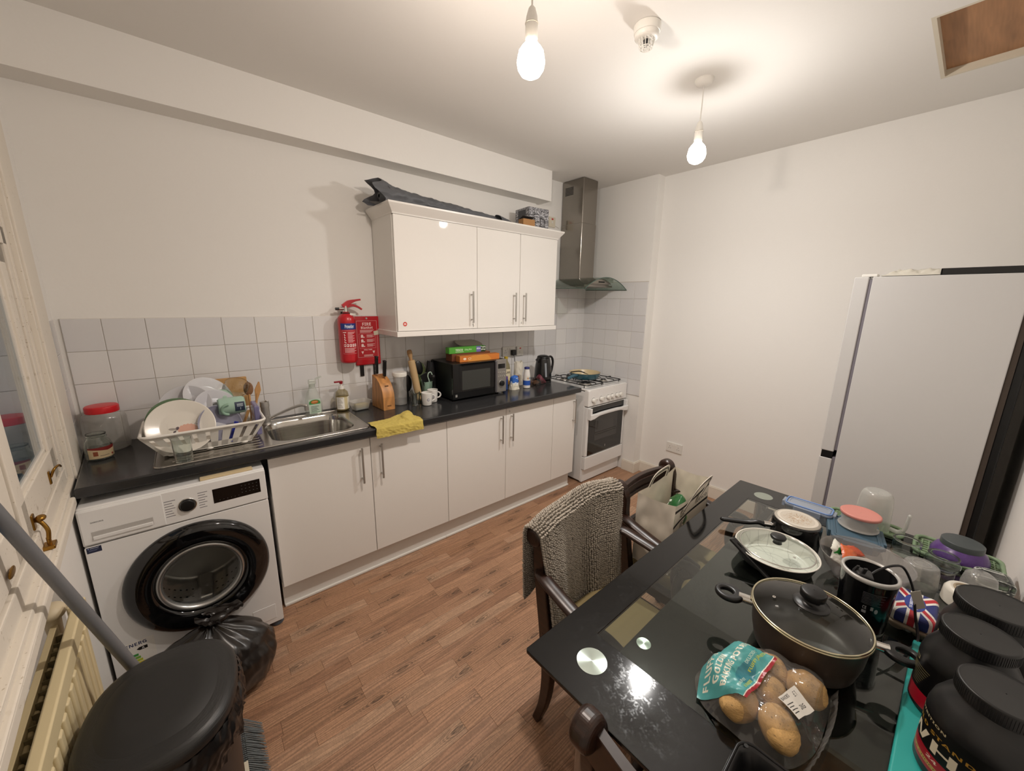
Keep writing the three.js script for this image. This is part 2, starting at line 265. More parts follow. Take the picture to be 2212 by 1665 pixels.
// ================================================================ ceiling fittings
function pendant(label, x, z, tone) {
  const g = thing('pendant_light', label, 'light', [x, CY, z], 0, 'bare bulbs hanging from the ceiling');
  obj('ceiling_rose', T(lathe([[0.001, -0.026], [0.018, -0.026], [0.036, -0.02], [0.042, -0.008], [0.043, 0]], 40)), M.plastic, g);
  const drop = -0.19;
  obj('flex', tube([[0, -0.02, 0], [0.001, -0.1, 0.0], [0, drop, 0]], 0.003, 16, 8), M.plastic, g);
  obj('lamp_holder', lathe([[0.004, drop + 0.012], [0.011, drop + 0.004], [0.017, drop - 0.016], [0.0195, drop - 0.034], [0.0195, drop - 0.075], [0.018, drop - 0.078], [0.018, drop - 0.082], [0.001, drop - 0.083]], 32), M.plastic, g);
  obj('holder_ring', T(new THREE.TorusGeometry(0.0195, 0.0015, 8, 32), 0, drop - 0.036, 0, PI / 2), std(0xb8b2a6, 0.5), g);
  const by = drop - 0.135;
  const bulb = obj('bulb', lathe([[0.001, by - 0.048], [0.016, by - 0.0455], [0.031, by - 0.037], [0.041, by - 0.022], [0.0445, by - 0.004], [0.041, by + 0.016], [0.031, by + 0.034], [0.02, by + 0.046], [0.0135, by + 0.054]], 40), new THREE.MeshStandardMaterial({ color: 0xffffff, roughness: 0.6, emissive: new THREE.Color(1, 0.93, 0.8), emissiveIntensity: 6 }), g);
  obj('bulb_collar', lathe([[0.0145, by + 0.055], [0.0212, by + 0.0465], [0.0322, by + 0.0345], [0.0385, by + 0.025]], 36), phys(0xf6f3ee, 1.0, { transmission: 0.75, thickness: 0, side: THREE.DoubleSide }), g);
  // a lamp of this type throws more light forward (down) than back past its collar
  const l = new THREE.PointLight(BULB_COLORS[tone], BULB, 0, 2); l.position.set(0, by - 0.003, 0); l.castShadow = true; l.shadow.radius = 1.7; l.shadow.bias = -0.001; g.add(l);
  const d = new THREE.SpotLight(BULB_COLORS[tone], BULB_FORWARD, 0, 1.5, 1, 2); d.position.set(0, by - 0.005, 0); d.target.position.set(0, by - 1, 0); d.castShadow = true; d.shadow.radius = 1.7; d.shadow.bias = -0.001; g.add(d, d.target);
  return g;
}
pendant('bare glowing bulb on a flex, nearest the camera', 1.235, 1.578, 0);
pendant('bare glowing bulb on a flex, nearer the right wall', 2.375, 1.573, 1);
{
  const g = thing('heat_detector', 'white round smoke detector on the ceiling between the two bulbs', 'detector', [1.832, CY, 1.593]);
  obj('base', lathe([[0.05, -0.001], [0.052, -0.004], [0.05, -0.026], [0.047, -0.03], [0.001, -0.03]], 48), M.plastic, g);
  obj('head', lathe([[0.047, -0.028], [0.046, -0.042], [0.034, -0.05], [0.001, -0.05]], 48), M.plastic, g);
  const cage = []; for (let k = 0; k < 14; k++) { const a = k * TAU / 14; cage.push(bar([Math.cos(a) * 0.031, -0.048, Math.sin(a) * 0.031], [Math.cos(a) * 0.025, -0.076, Math.sin(a) * 0.025], 0.0016, 0.0016, 6)); }
  for (const r of [0.025, 0.014]) cage.push(T(new THREE.TorusGeometry(r, 0.0018, 6, 32), 0, -0.077, 0, PI / 2));
  for (let k = 0; k < 7; k++) { const a = k * TAU / 7; cage.push(bar([0, -0.077, 0], [Math.cos(a) * 0.025, -0.077, Math.sin(a) * 0.025], 0.0014, 0.0014, 6)); }
  obj('cage', cage, M.plastic, g);
  obj('sensor', cyl(0.009, 0.012, 0.02, 0, -0.07, 0, 16), M.charcoal, g);
}
// ================================================================ kitchen units
// worktop with the sink cut out
const WY = 0.93;
{
  const g = thing('worktop', 'long black laminate worktop with a rounded front edge', 'worktop', [0, 0, 0]);
  const s = poly([[-0.134, 0.001], [2.80, 0.001], [2.80, 0.575], [-0.096, 0.575]]); s.holes.push(rrect(0.545, 0.985, 0.115, 0.505, 0.08, THREE.Path));
  obj('worktop_board', metric(slab(s, WY - 0.04, 0.04, 0.006, 3)), M.worktop, g);
  obj('end_strip', box(2.8, 2.8015, WY - 0.039, WY - 0.001, 0.004, 0.57), M.dull, g);
}
// handles
function barHandle(parent, x, y0, y1, z) { return obj('handle', [cyl(0.006, 0.006, y1 - y0, x, y0, z + 0.03, 14), cylZ(0.0045, 0.03, x, y0 + 0.022, z + 0.015, 10), cylZ(0.0045, 0.03, x, y1 - 0.022, z + 0.015, 10)], M.dull, parent); }
function sticker(parent, text, x, y, z, s, color = '#222', round) {
  const t = canvasTex(96, 128, (c, w, h) => { c.fillStyle = '#ece8e0'; c.fillRect(0, 0, w, h); c.fillStyle = color; c.font = '104px sans-serif'; c.textAlign = 'center'; c.textBaseline = 'middle'; c.fillText(text, w / 2, h / 2 + 4); });
  const m = obj('number_sticker', new THREE.PlaneGeometry(s * 0.75, s), print(t, 0.5), parent); m.position.set(x, y, z); return m;
}
// base cabinets
function baseUnit(label, x0, x1, doors, low = 0) {
  const g = thing('base_cabinet', label, 'cabinet', [(x0 + x1) / 2, 0, 0], 0, 'white base cabinets under the worktop'), o = (x0 + x1) / 2, top = WY - 0.042;
  obj('carcass', [box(x0 - o + 0.001, x0 - o + 0.018, 0.15, low || top, 0.02, 0.503), box(x1 - o - 0.018, x1 - o - 0.001, 0.15, low || top, 0.02, 0.503), box(x0 - o + 0.018, x1 - o - 0.018, 0.15, 0.168, 0.02, 0.503), box(x0 - o + 0.018, x1 - o - 0.018, 0.15, low || top, 0.02, 0.026), box(x0 - o + 0.018, x1 - o - 0.018, top - 0.05, top, 0.5, 0.503)], M.carcass, g);
  obj('plinth', [box(x0 - o, x1 - o, 0.004, 0.15, 0.458, 0.474)], M.carcass, g);
  obj('plinth_seal', [rbox(x0 - o, x1 - o, 0.001, 0.016, 0.474, 0.487, 0.004)], M.plastic, g);
  for (const [a, b, hx] of doors) { const d = obj('door', rbox(a - o + 0.0015, b - o - 0.0015, 0.148, 0.868, 0.505, 0.524, 0.0025), M.gloss, g); barHandle(d, hx - o, 0.618, 0.828, 0.524); }
  return g;
}
const u1 = baseUnit('white two-door base cabinet under the sink', 0.52, 1.519, [[0.52, 1.019, 0.962], [1.019, 1.519, 1.074]], 0.66);
const u2 = baseUnit('white two-door base cabinet below the microwave', 1.519, 2.519, [[1.519, 2.019, 1.968], [2.019, 2.519, 2.065]]);
const u3 = baseUnit('narrow white single-door base cabinet beside the cooker', 2.519, 2.797, [[2.519, 2.797, 2.765]]);
sticker(u2, '6', 2.052 - 2.019, 0.845, 0.5247, 0.03);
sticker(u3, '1', 2.775 - 2.658, 0.85, 0.5247, 0.022, '#555');

// wall cabinet with cornice and light pelmet
{
  const g = thing('wall_cabinet', 'white glossy three-door wall cabinet with cornice above the microwave', 'cabinet', [2.0, 0, 0]), o = 2.0;
  obj('carcass', [box(1.309 - o, 2.70 - o, 1.44, 2.13, 0.0035, 0.305)], M.carcass, g);
  obj('end_panel', [rbox(1.303 - o, 1.309 - o, 1.44, 2.13, 0.0035, 0.306, 0.001)], M.gloss, g);
  const hs = { 0: 1.852, 1: 2.243, 2: 2.344 };
  [[1.305, 1.905], [1.905, 2.302], [2.302, 2.702]].forEach(([a, b], i) => { const d = obj('door', rbox(a - o + 0.0015, b - o - 0.0015, 1.443, 2.128, 0.307, 0.326, 0.003), M.gloss, g); barHandle(d, hs[i] - o, 1.485, 1.70, 0.326); });
  obj('pelmet', [rbox(1.295 - o, 2.712 - o, 1.408, 1.441, 0.0035, 0.336, 0.003)], M.gloss, g);
  // cornice: flared section swept round the front and both ends
  const sec = [[0, 0], [0.004, 0.01], [0.024, 0.036], [0.036, 0.052], [0.036, 0.062], [0, 0.062]], f = (u, v) => {
    const k = Math.min(sec.length - 1, Math.round(v * (sec.length - 1))), [e, h] = sec[k], y = 2.128 + h;
    const pts = [[1.303 - e, 0.0035], [1.303 - e, 0.328 + e], [2.704 + e, 0.328 + e], [2.704 + e, 0.0035]], [x, z] = pts[Math.round(u * 3)];
    return [x - o, y, z];
  };
  obj('cornice', [clean(surf(f, 3, sec.length - 1)), box(1.30 - o, 2.707 - o, 2.13, 2.189, 0.0035, 0.33)].map((q) => { q = clean(q); q.computeVertexNormals(); return q; }), std(0xe6e2dc, 0.3, { side: THREE.DoubleSide }), g);
  sticker(g, '5', 1.868 - o, 1.466, 0.3268, 0.034); sticker(g, '4', 2.325 - o, 1.474, 0.3268, 0.03); sticker(g, '1', 2.225 - o, 1.474, 0.3268, 0.02, '#888');
  const rt = canvasTex(128, 128, (c) => { c.fillStyle = '#e9e3dc'; c.fillRect(0, 0, 128, 128); c.fillStyle = '#c8322c'; c.beginPath(); c.arc(64, 64, 60, 0, TAU); c.fill(); c.fillStyle = '#f0e8e0'; c.fillRect(34, 40, 14, 50); c.fillRect(56, 40, 14, 50); c.fillRect(34, 40, 60, 10); c.fillRect(80, 40, 14, 50); });
  const r = obj('round_sticker', new THREE.CircleGeometry(0.0145, 32), print(rt), g); r.position.set(1.353 - o, 1.487, 0.3268);
}
// ---- sink
{
  const g = thing('sink', 'stainless steel inset sink with a ribbed drainer on the left', 'sink', [0, WY, 0]);
  const plate = rrect(0.118, 1.03, 0.062, 0.532, 0.035); plate.holes.push(rrect(0.562, 0.968, 0.13, 0.492, 0.085, THREE.Path));
  obj('rim_plate', metric(slab(plate, 0.0, 0.0035, 0.0015, 2, 20)), M.steel, g);
  const ring = (inset, r, y, n = 96) => { const pts = rrect(0.562 + inset, 0.968 - inset, 0.13 + inset, 0.492 - inset, r).getSpacedPoints(n); return pts.map((p) => [p.x, y, p.y]); };
  const rings = [ring(0, 0.085, 0.0035), ring(0.006, 0.082, -0.006), ring(0.012, 0.08, -0.03), ring(0.022, 0.078, -0.12), ring(0.034, 0.07, -0.148), ring(0.06, 0.06, -0.156), ring(0.17, 0.008, -0.158)];
  obj('basin', metric(surf((u, v) => rings[Math.round(v * 6)][Math.round(u * 96)], 96, 6, true)), std(0xb9b6b0, 0.3, { metalness: 1, roughnessMap: M.steel.roughnessMap, side: THREE.DoubleSide }), g);
  obj('basin_floor', box(0.72, 0.81, -0.1592, -0.1582, 0.29, 0.33), M.steel, g);
  obj('waste', [cyl(0.035, 0.035, 0.004, 0.765, -0.158, 0.311), cyl(0.02, 0.02, 0.003, 0.765, -0.154, 0.311)], M.chrome, g);
  for (let i = 0; i < 9; i++) obj('drainer_rib', rbox(0.18 + (i % 2) * 0.01, 0.515, 0.0025, 0.0062, 0.15 + i * 0.04, 0.163 + i * 0.04, 0.0018), M.steel, g);
  obj('rim_edge', tube(rrect(0.122, 1.026, 0.066, 0.528, 0.032).getSpacedPoints(80).map((p) => [p.x, 0.003, p.y]), 0.0035, 200, 6, true), M.steel, g);
}
{
  const g = thing('mixer_tap', 'brushed chrome mixer tap with a long swung spout behind the sink', 'tap', [0.585, WY + 0.0035, 0.115]);
  obj('tap_body', [cyl(0.026, 0.024, 0.008), cyl(0.021, 0.021, 0.095, 0, 0.006, 0), cyl(0.023, 0.023, 0.004, 0, 0.045, 0)], M.dull, g);
  obj('tap_cap', [cyl(0.0235, 0.022, 0.03, 0, 0.1, 0), bar([0, 0.125, 0], [0.012, 0.138, 0.02], 0.005)], M.dull, g);
  obj('spout', [...capTube([[0.018, 0.028, 0.004], [0.06, 0.05, 0.02], [0.12, 0.08, 0.05], [0.165, 0.097, 0.075], [0.19, 0.094, 0.09]], 0.0085, 40, 12), cyl(0.011, 0.011, 0.022, 0.192, 0.066, 0.091, 16)], M.dull, g);
}
// ---- washing machine
{
  const g = thing('washing_machine', 'white front-loading washing machine with a large black door ring', 'washing machine', [0.197, 0, 0]);
  const F = 0.60, X = 0.299;
  obj('cabinet', [rbox(-X, -X + 0.012, 0.025, 0.848, 0.045, F - 0.012, 0.004), rbox(X - 0.012, X, 0.025, 0.848, 0.045, F - 0.012, 0.004), rbox(-X, X, 0.025, 0.848, 0.045, 0.06, 0.004), rbox(-X, X, 0.025, 0.04, 0.045, F - 0.012, 0.004), rbox(-X, X, 0.838, 0.858, 0.03, F - 0.006, 0.006)], M.white, g);
  // front skin with a round hole for the door
  const fs = rrect(-X, X, 0.03, 0.70, 0.008); const hole = new THREE.Path(); hole.absarc(0.02, 0.43, 0.165, 0, TAU, true); fs.holes.push(hole);
  obj('front_panel', T(ext(fs, 0.014, 0.002), 0, 0, F - 0.014), M.white, g);
  obj('control_panel', [rbox(-X, X, 0.705, 0.85, F - 0.014, F + 0.002, 0.004)], M.white, g);
  const dr = obj('detergent_drawer', [rbox(-X + 0.004, -0.062, 0.71, 0.846, F, F + 0.006, 0.003)], M.white, g);
  obj('drawer_grip', [rbox(-0.27, -0.098, 0.727, 0.76, F + 0.004, F + 0.0075, 0.001)], std(0xb9b6b2, 0.5), dr);
  obj('grip_lip', [rbox(-0.268, -0.1, 0.727, 0.741, F + 0.006, F + 0.011, 0.002)], M.white, dr);
  obj('selector_dial', [T(lathe([[0, 0.013], [0.022, 0.013], [0.0245, 0.01], [0.025, 0], [0.028, 0]], 40), 0.012, 0.772, F + 0.002, PI / 2)], M.black, g);
  obj('dial_ring', [T(new THREE.TorusGeometry(0.029, 0.003, 10, 48), 0.012, 0.772, F + 0.003)], M.chrome, g);
  const st = canvasTex(512, 192, (c, w, h) => { c.fillStyle = '#050506'; c.fillRect(0, 0, w, h); c.fillStyle = '#6f7174'; c.font = '18px sans-serif'; for (let i = 0; i < 5; i++) for (let j = 0; j < 3; j++) c.fillRect(300 + i * 42, 40 + j * 46, 12, 5); for (let i = 0; i < 6; i++) c.fillRect(60 + i * 40, 160, 10, 4); });
  const dsp = obj('display', new THREE.PlaneGeometry(0.175, 0.066), print(st, 0.12), g); dsp.position.set(0.187, 0.781, F + 0.0026);
  const tx = canvasTex(512, 512, (c, w, h) => { c.fillStyle = '#e8e7e5'; c.fillRect(0, 0, w, h); c.fillStyle = '#77757a'; for (let i = 0; i < 7; i++) { c.fillRect(20, 120 + i * 46, 120 - (i * 37) % 50, 12); c.fillRect(380, 100 + i * 46, 110 - (i * 29) % 50, 12); } });
  const lg = obj('programme_print', new THREE.PlaneGeometry(0.155, 0.125), print(tx, 0.35), g); lg.position.set(0.012, 0.776, F + 0.00215); lg.scale.set(1, 1, 1);
  const nm = canvasTex(256, 48, (c, w, h) => { c.fillStyle = '#e8e7e5'; c.fillRect(0, 0, w, h); c.fillStyle = '#333'; c.font = 'bold 38px sans-serif'; c.textAlign = 'center'; c.textBaseline = 'middle'; c.fillText('SAMSUNG', w / 2, h / 2); });
  const b = obj('maker_name', new THREE.PlaneGeometry(0.05, 0.0094), print(nm, 0.4), g); b.position.set(-0.25, 0.797, F + 0.0063);
  const el = canvasTex(256, 128, (c, w, h) => { c.fillStyle = '#e8e7e5'; c.fillRect(0, 0, w, h); c.fillStyle = '#1a2140'; c.fillRect(0, 10, 170, 100); c.fillStyle = '#8fa3d0'; c.fillRect(14, 24, 16, 14); c.fillStyle = '#c9cfe0'; c.fillRect(40, 26, 100, 8); c.fillStyle = '#7b84a3'; c.fillRect(24, 56, 110, 5); c.fillRect(24, 72, 90, 5); });
  const le = obj('quality_label', new THREE.PlaneGeometry(0.06, 0.03), print(el, 0.4), g); le.position.set(-0.264, 0.684, F + 0.0003);
  const en = canvasTex(256, 512, (c, w, h) => {
    c.fillStyle = '#ece9e2'; c.fillRect(0, 0, w, h); c.fillStyle = '#1b2a55'; c.font = 'bold 58px sans-serif'; c.fillText('ENERG', 6, 62); c.fillStyle = '#111'; c.fillRect(120, 96, 70, 40); c.beginPath(); c.moveTo(120, 96); c.lineTo(96, 116); c.lineTo(120, 136); c.fill(); c.fillStyle = '#fff'; c.font = 'bold 34px sans-serif'; c.fillText('A', 142, 128);
    ['#3f9a4a', '#79b540', '#c3d033', '#f0dc2c', '#efae2b', '#e2702c', '#cc2e28'].forEach((k, i) => { c.fillStyle = k; c.fillRect(14, 170 + i * 38, 90 + i * 14, 30); });
  });
  const ee = obj('energy_label', new THREE.PlaneGeometry(0.092, 0.184), print(en, 0.4), g); ee.position.set(-0.215, 0.14, F + 0.0003);
  // door: black ring, glass bowl, drum seen inside
  const d = new THREE.Group(); d.name = 'door'; g.add(d); d.position.set(0.02, 0.43, F);
  const L = (pts, mat, name) => obj(name, T(lathe(pts, 72), 0, 0, 0, PI / 2), mat, d);
  L([[0.152, 0.004], [0.16, 0.02], [0.175, 0.034], [0.215, 0.036], [0.238, 0.03], [0.252, 0.014], [0.254, 0.0], [0.25, -0.001]], M.blackGloss, 'door_ring');
  L([[0.131, 0.004], [0.136, 0.016], [0.143, 0.023], [0.152, 0.022], [0.156, 0.012]], std(0xb4b4b2, 0.25, { metalness: 0.85 }), 'inner_ring');
  L([[0.001, -0.035], [0.06, -0.03], [0.11, -0.012], [0.135, 0.01], [0.14, 0.016]], pane(0xeef0ee), 'glass_bowl');
  L([[0.165, -0.01], [0.175, -0.035], [0.16, -0.06], [0.19, -0.07]], M.rubber, 'door_seal');
  const drum = obj('drum', [T(lathe([[0.19, -0.06], [0.215, -0.08], [0.215, -0.3], [0.20, -0.34], [0.001, -0.345]], 48), 0, 0, 0, PI / 2)], std(0xc9c6c2, 0.4, { metalness: 0.7, side: THREE.DoubleSide }), d);
  for (let k = 0; k < 3; k++) { const a = k * TAU / 3 + 0.5; obj('drum_paddle', T(rbox(-0.03, 0.03, -0.02, 0.03, -0.1, 0.1, 0.012), Math.cos(a) * 0.195, Math.sin(a) * 0.195, -0.2, 0, 0, a - PI / 2), M.dull, drum); }
  const holes = []; for (let i = 0; i < 60; i++) { const a = -2.6 + (i % 20) * 0.11, z = -0.12 - Math.floor(i / 20) * 0.06; holes.push(T(new THREE.CircleGeometry(0.005, 8), Math.cos(a) * 0.2135, Math.sin(a) * 0.2135, z, 0, 0, 0)); const q = holes[holes.length - 1]; q.translate(-Math.cos(a) * 0.2135, -Math.sin(a) * 0.2135, -z); q.rotateY(-PI / 2); q.rotateZ(a); q.translate(Math.cos(a) * 0.2135, Math.sin(a) * 0.2135, z); }
  obj('drum_holes', holes, std(0x111111, 0.9, { side: THREE.DoubleSide }), drum).userData.kind = 'stuff';
  const ff = obj('filter_flap', [rbox(0.175, 0.27, 0.055, 0.135, F - 0.001, F + 0.0015, 0.0012)], M.white, g);
  for (const sx of [-1, 1]) for (const z of [0.09, F - 0.06]) obj('foot', cyl(0.024, 0.022, 0.026, sx * 0.255, 0, z, 20), M.rubber, g);
  obj('front_foot', cyl(0.03, 0.03, 0.02, 0.272, 0.004, F - 0.035, 24), std(0x4b5560, 0.5), g);
}
tag(obj('timber_lath', metric(rbox(0.262, 0.452, 0.8585, 0.866, 0.555, 0.588, 0.001), 3), std(0xd8c39a, 0.85)), 'thin rough timber lath lying on the washing machine under the worktop edge', 'lath');

// ---- gas cooker
{
  const g = thing('gas_cooker', 'white freestanding gas cooker with a black glass oven door', 'cooker', [3.2, 0, 0]), X = 0.288, F = 0.57, H = 0.888;
  obj('body', [rbox(-X, X, 0.02, H - 0.02, 0.0, F - 0.045, 0.003)], M.white, g);
  obj('plinth', [rbox(-X + 0.004, X - 0.004, 0.012, 0.13, F - 0.06, F - 0.035, 0.002)], M.white, g);
  obj('storage_drawer', [rbox(-X + 0.002, X - 0.002, 0.14, 0.262, F - 0.045, F - 0.004, 0.004)], M.white, g);
  const door = obj('oven_door', [rbox(-X + 0.002, X - 0.002, 0.268, 0.728, F - 0.045, F - 0.008, 0.004)], M.white, g);
  obj('door_glass', [rbox(-X + 0.03, X - 0.03, 0.272, 0.722, F - 0.012, F - 0.004, 0.003)], M.blackGloss, door);
  obj('oven_window', [rbox(-0.17, 0.17, 0.40, 0.64, F - 0.006, F - 0.0032, 0.001)], phys(0x2c2b2a, 0.08, { clearcoat: 0.5 }), door);
  obj('rack_bar', [cylX(0.003, 0.32, 0, 0.455, F - 0.0025, 8), cylX(0.003, 0.32, 0, 0.475, F - 0.0025, 8)], std(0x55524e, 0.4, { metalness: 0.8 }), door);
  obj('oven_handle', [T(ext(ribbon([[-X + 0.004, 0.635], [-X + 0.06, 0.637], [-0.15, 0.646], [0, 0.649], [0.15, 0.646], [X - 0.06, 0.637], [X - 0.004, 0.635]].map(([x, y]) => [x, y + 0.012]), [0.05, 0.046, 0.027, 0.026, 0.026, 0.027, 0.046, 0.05]), 0.03, 0.006), 0, 0, F + 0.006), rbox(-X + 0.004, -X + 0.03, 0.62, 0.725, F - 0.006, F + 0.03, 0.004), rbox(X - 0.03, X - 0.004, 0.62, 0.725, F - 0.006, F + 0.03, 0.004)], M.white, door);
  const emb = canvasTex(64, 64, (c) => { c.fillStyle = '#08080a'; c.fillRect(0, 0, 64, 64); c.strokeStyle = '#b9b7b4'; c.lineWidth = 6; c.beginPath(); c.arc(32, 24, 16, 0, TAU); c.stroke(); c.fillStyle = '#b9b7b4'; c.fillRect(12, 50, 40, 6); });
  const e2 = obj('emblem', new THREE.PlaneGeometry(0.026, 0.026), print(emb, 0.2), door); e2.position.set(0.0, 0.32, F - 0.0036);
  obj('fascia', [rbox(-X, X, 0.738, H - 0.006, F - 0.05, F, 0.006)], M.enamel, g);
  const pr = canvasTex(1024, 128, (c, w, h) => { c.fillStyle = '#eceae7'; c.fillRect(0, 0, w, h); c.fillStyle = '#8f8d8a'; [100, 310, 330, 500, 590, 690, 780].forEach((x) => { c.fillRect(x, 20, 12, 12); c.fillRect(x - 30, 90, 70, 4); }); });
  [-0.222, -0.112, -0.008, 0.052, 0.125, 0.178].forEach((x) => { const k = obj('control_knob', [T(lathe([[0, 0.026], [0.017, 0.026], [0.0195, 0.022], [0.021, 0], [0.024, 0]], 28), x, 0.79, F, PI / 2), rbox(x - 0.003, x + 0.003, 0.772, 0.808, F + 0.02, F + 0.031, 0.0015)], M.plastic, g); });
  obj('control_button', [cylZ(0.006, 0.012, -0.172, 0.796, F + 0.004, 12)], M.plastic, g); obj('control_button', [cylZ(0.006, 0.012, -0.062, 0.796, F + 0.004, 12)], M.plastic, g);
  // hob
  const hs = rrect(-X, X, 0.0, F, 0.03);
  obj('hob_plate', [slab(hs, H - 0.012, 0.016, 0.006, 3)], M.enamel, g);
  const burners = [[-0.135, 0.14, 0.038], [0.135, 0.14, 0.03], [-0.135, 0.40, 0.05], [0.135, 0.40, 0.03]];
  for (const [x, z, r] of burners) { const bq = obj('burner', [cyl(r + 0.012, r + 0.008, 0.008, x, H + 0.004, z, 28), cyl(r, r - 0.002, 0.012, x, H + 0.01, z, 28)], std(0xa9a49c, 0.4, { metalness: 0.7 }), g); obj('burner_cap', [cyl(r - 0.006, r - 0.009, 0.008, x, H + 0.022, z, 28)], M.black, bq); }
  for (const sx of [-1, 1]) {
    const gr = [], x0 = sx * 0.135 - 0.125, x1 = sx * 0.135 + 0.125, y = H + 0.04;
    gr.push(tube(rrect(x0, x1, 0.03, 0.52, 0.02).getSpacedPoints(40).map((p) => [p.x, H + 0.028, p.y]), 0.0045, 120, 6, true));
    for (const z of [0.14, 0.40]) for (let k = 0; k < 4; k++) { const a = k * PI / 2, cx = sx * 0.135, q = (r, h) => [cx + Math.cos(a) * r, h, z + Math.sin(a) * r]; gr.push(...capTube([q(0.118, H + 0.03), q(0.112, y), q(0.04, y)], 0.0042, 10, 6)); }
    for (const [fx, fz] of [[x0, 0.06], [x1, 0.06], [x0, 0.49], [x1, 0.49]]) gr.push(cyl(0.004, 0.004, 0.026, fx, H + 0.003, fz, 8));
    obj('pan_support', gr, M.black, g);
  }
  for (const sx of [-1, 1]) for (const z of [0.06, 0.48]) obj('foot', cyl(0.02, 0.018, 0.021, sx * 0.25, 0, z, 16), M.rubber, g);
}
// ---- cooker hood
{
  const g = thing('cooker_hood', 'stainless steel chimney cooker hood with a curved glass canopy', 'cooker hood', [3.195, 0, AZ]);
  obj('chimney_lower', [metric(rbox(-0.101, 0.101, 1.835, 2.33, 0.004, 0.255, 0.01, 3), 1)], M.hoodSteel, g);
  const up = obj('chimney_upper', [metric(rbox(-0.098, 0.098, 2.32, CY - 0.001, 0.004, 0.252, 0.01, 3), 1)], M.hoodSteel, g);
  const slots = []; for (let i = 0; i < 8; i++) for (let j = 0; j < 6; j++) slots.push(box(-0.0995, -0.0975, 2.575 + j * 0.0115, 2.583 + j * 0.0115, 0.04 + i * 0.012, 0.048 + i * 0.012));
  obj('vent_slots', slots, M.black, up).userData.kind = 'stuff';
  obj('motor_box', [rbox(-0.15, 0.15, 1.79, 1.828, 0.004, 0.40, 0.004), rbox(-0.2, 0.2, 1.772, 1.792, 0.004, 0.40, 0.003)], M.hoodSteel, g);
  // curved glass: one arch across the width
  const arcY = (x) => 1.862 - 1.12 * x * x, gl = (y) => surf((u, v) => { const x = (u - 0.5) * 0.6; return [x, arcY(x) + y - 0.006 * v, 0.004 + v * 0.488]; }, 40, 16);
  obj('glass_canopy', [gl(0), gl(-0.006)], pane(0xd3ddd6, 0.05), g);
  const edge = []; for (let i = 0; i <= 40; i++) { const x = (i / 40 - 0.5) * 0.6; edge.push([x, arcY(x) - 0.009, 0.492]); }
  obj('glass_edge', [tube([[-0.3, arcY(0.3) - 0.003, 0.01], [-0.3, arcY(0.3) - 0.009, 0.485]], 0.0035, 8, 6), tube(edge, 0.0035, 80, 6), tube([[0.3, arcY(0.3) - 0.003, 0.01], [0.3, arcY(0.3) - 0.009, 0.485]], 0.0035, 8, 6)], phys(0x3f5a50, 0.1, { clearcoat: 0.5 }), g);
  const arch = new THREE.Shape(); arch.moveTo(-0.15, 1.80); arch.lineTo(0.15, 1.80); arch.quadraticCurveTo(0.08, 1.846, 0, 1.846); arch.quadraticCurveTo(-0.08, 1.846, -0.15, 1.80);
  obj('control_strip', [T(ext(arch, 0.03, 0.003), 0, -0.002, 0.40)], M.hoodSteel, g);
  for (let i = 0; i < 5; i++) obj('hood_button', cylZ(0.0055, 0.008, -0.03 + i * 0.015, 1.816, 0.434, 12), M.black, g);
}
// ---- sockets and switches
function plate(name, label, w, h, pos, turn, parts) {
  const g = thing(name, label, name.includes('socket') ? 'socket' : 'switch', pos, turn);
  obj('face_plate', [rbox(-w / 2, w / 2, -h / 2, h / 2, 0, 0.011, 0.003)], M.plastic, g); parts(g); return g;
}
const pins = (g, x) => obj('pin_holes', [box(x - 0.0015, x + 0.0015, 0.004, 0.013, 0.0105, 0.0114), box(x - 0.011, x - 0.005, -0.012, -0.008, 0.0105, 0.0114), box(x + 0.005, x + 0.011, -0.012, -0.008, 0.0105, 0.0114)], M.black, g);
const rocker = (g, x, y) => obj('rocker', [rbox(x - 0.006, x + 0.006, y - 0.009, y + 0.009, 0.008, 0.0145, 0.002)], M.plastic, g);
plate('wall_socket', 'white double socket low on the right wall', 0.147, 0.088, [FX, 0.34, 1.04], -PI / 2, (g) => { pins(g, -0.04); pins(g, 0.04); rocker(g, -0.012, 0.022); rocker(g, 0.012, 0.022); });
plate('wall_socket', 'white double socket on the tiles behind the oil bottle', 0.142, 0.084, [2.462, 1.203, 0.0025], 0, (g) => { pins(g, -0.04); pins(g, 0.04); rocker(g, -0.012, 0.022); rocker(g, 0.012, 0.022); });
plate('cooker_switch', 'white switch with red rocker on the tiles beside the socket', 0.076, 0.084, [2.595, 1.198, 0.0025], 0, (g) => { obj('red_rocker', [rbox(-0.008, 0.008, 0.02, 0.03, 0.009, 0.0135, 0.001)], M.redLid, g); rocker(g, 0.0, -0.008); });
const hoodSwitch = plate('hood_switch', 'yellowed fused switch with red rocker high up beside the hood chimney', 0.08, 0.088, [2.975, 2.345, AZ - 0.006], 0, (g) => { obj('red_rocker', [rbox(-0.011, 0.011, 0.02, 0.031, 0.009, 0.0135, 0.001)], M.redLid, g); obj('fuse_holder', [rbox(-0.008, 0.008, -0.01, 0.006, 0.009, 0.013, 0.001)], M.plastic, g); obj('cable', capTube([[0.04, -0.025, 0.006], [0.06, -0.03, 0.006], [0.09, -0.04, 0.008]], 0.0028, 16, 6), M.plastic, g); });
hoodSwitch.children[0].material = M.cream;
{
  const p = thing('power_plug', 'black mains plug in the socket behind the oil bottle', 'plug', [2.502, 1.19, 0.0135]);
  obj('plug_body', [rbox(-0.024, 0.024, -0.022, 0.026, 0, 0.03, 0.008, 3)], M.black, p);
  obj('flex', capTube([[0, -0.02, 0.02], [0.002, -0.06, 0.03], [0.0, -0.16, 0.03], [0.0, -0.245, 0.03]], 0.0032, 24, 6), M.black, p);
}
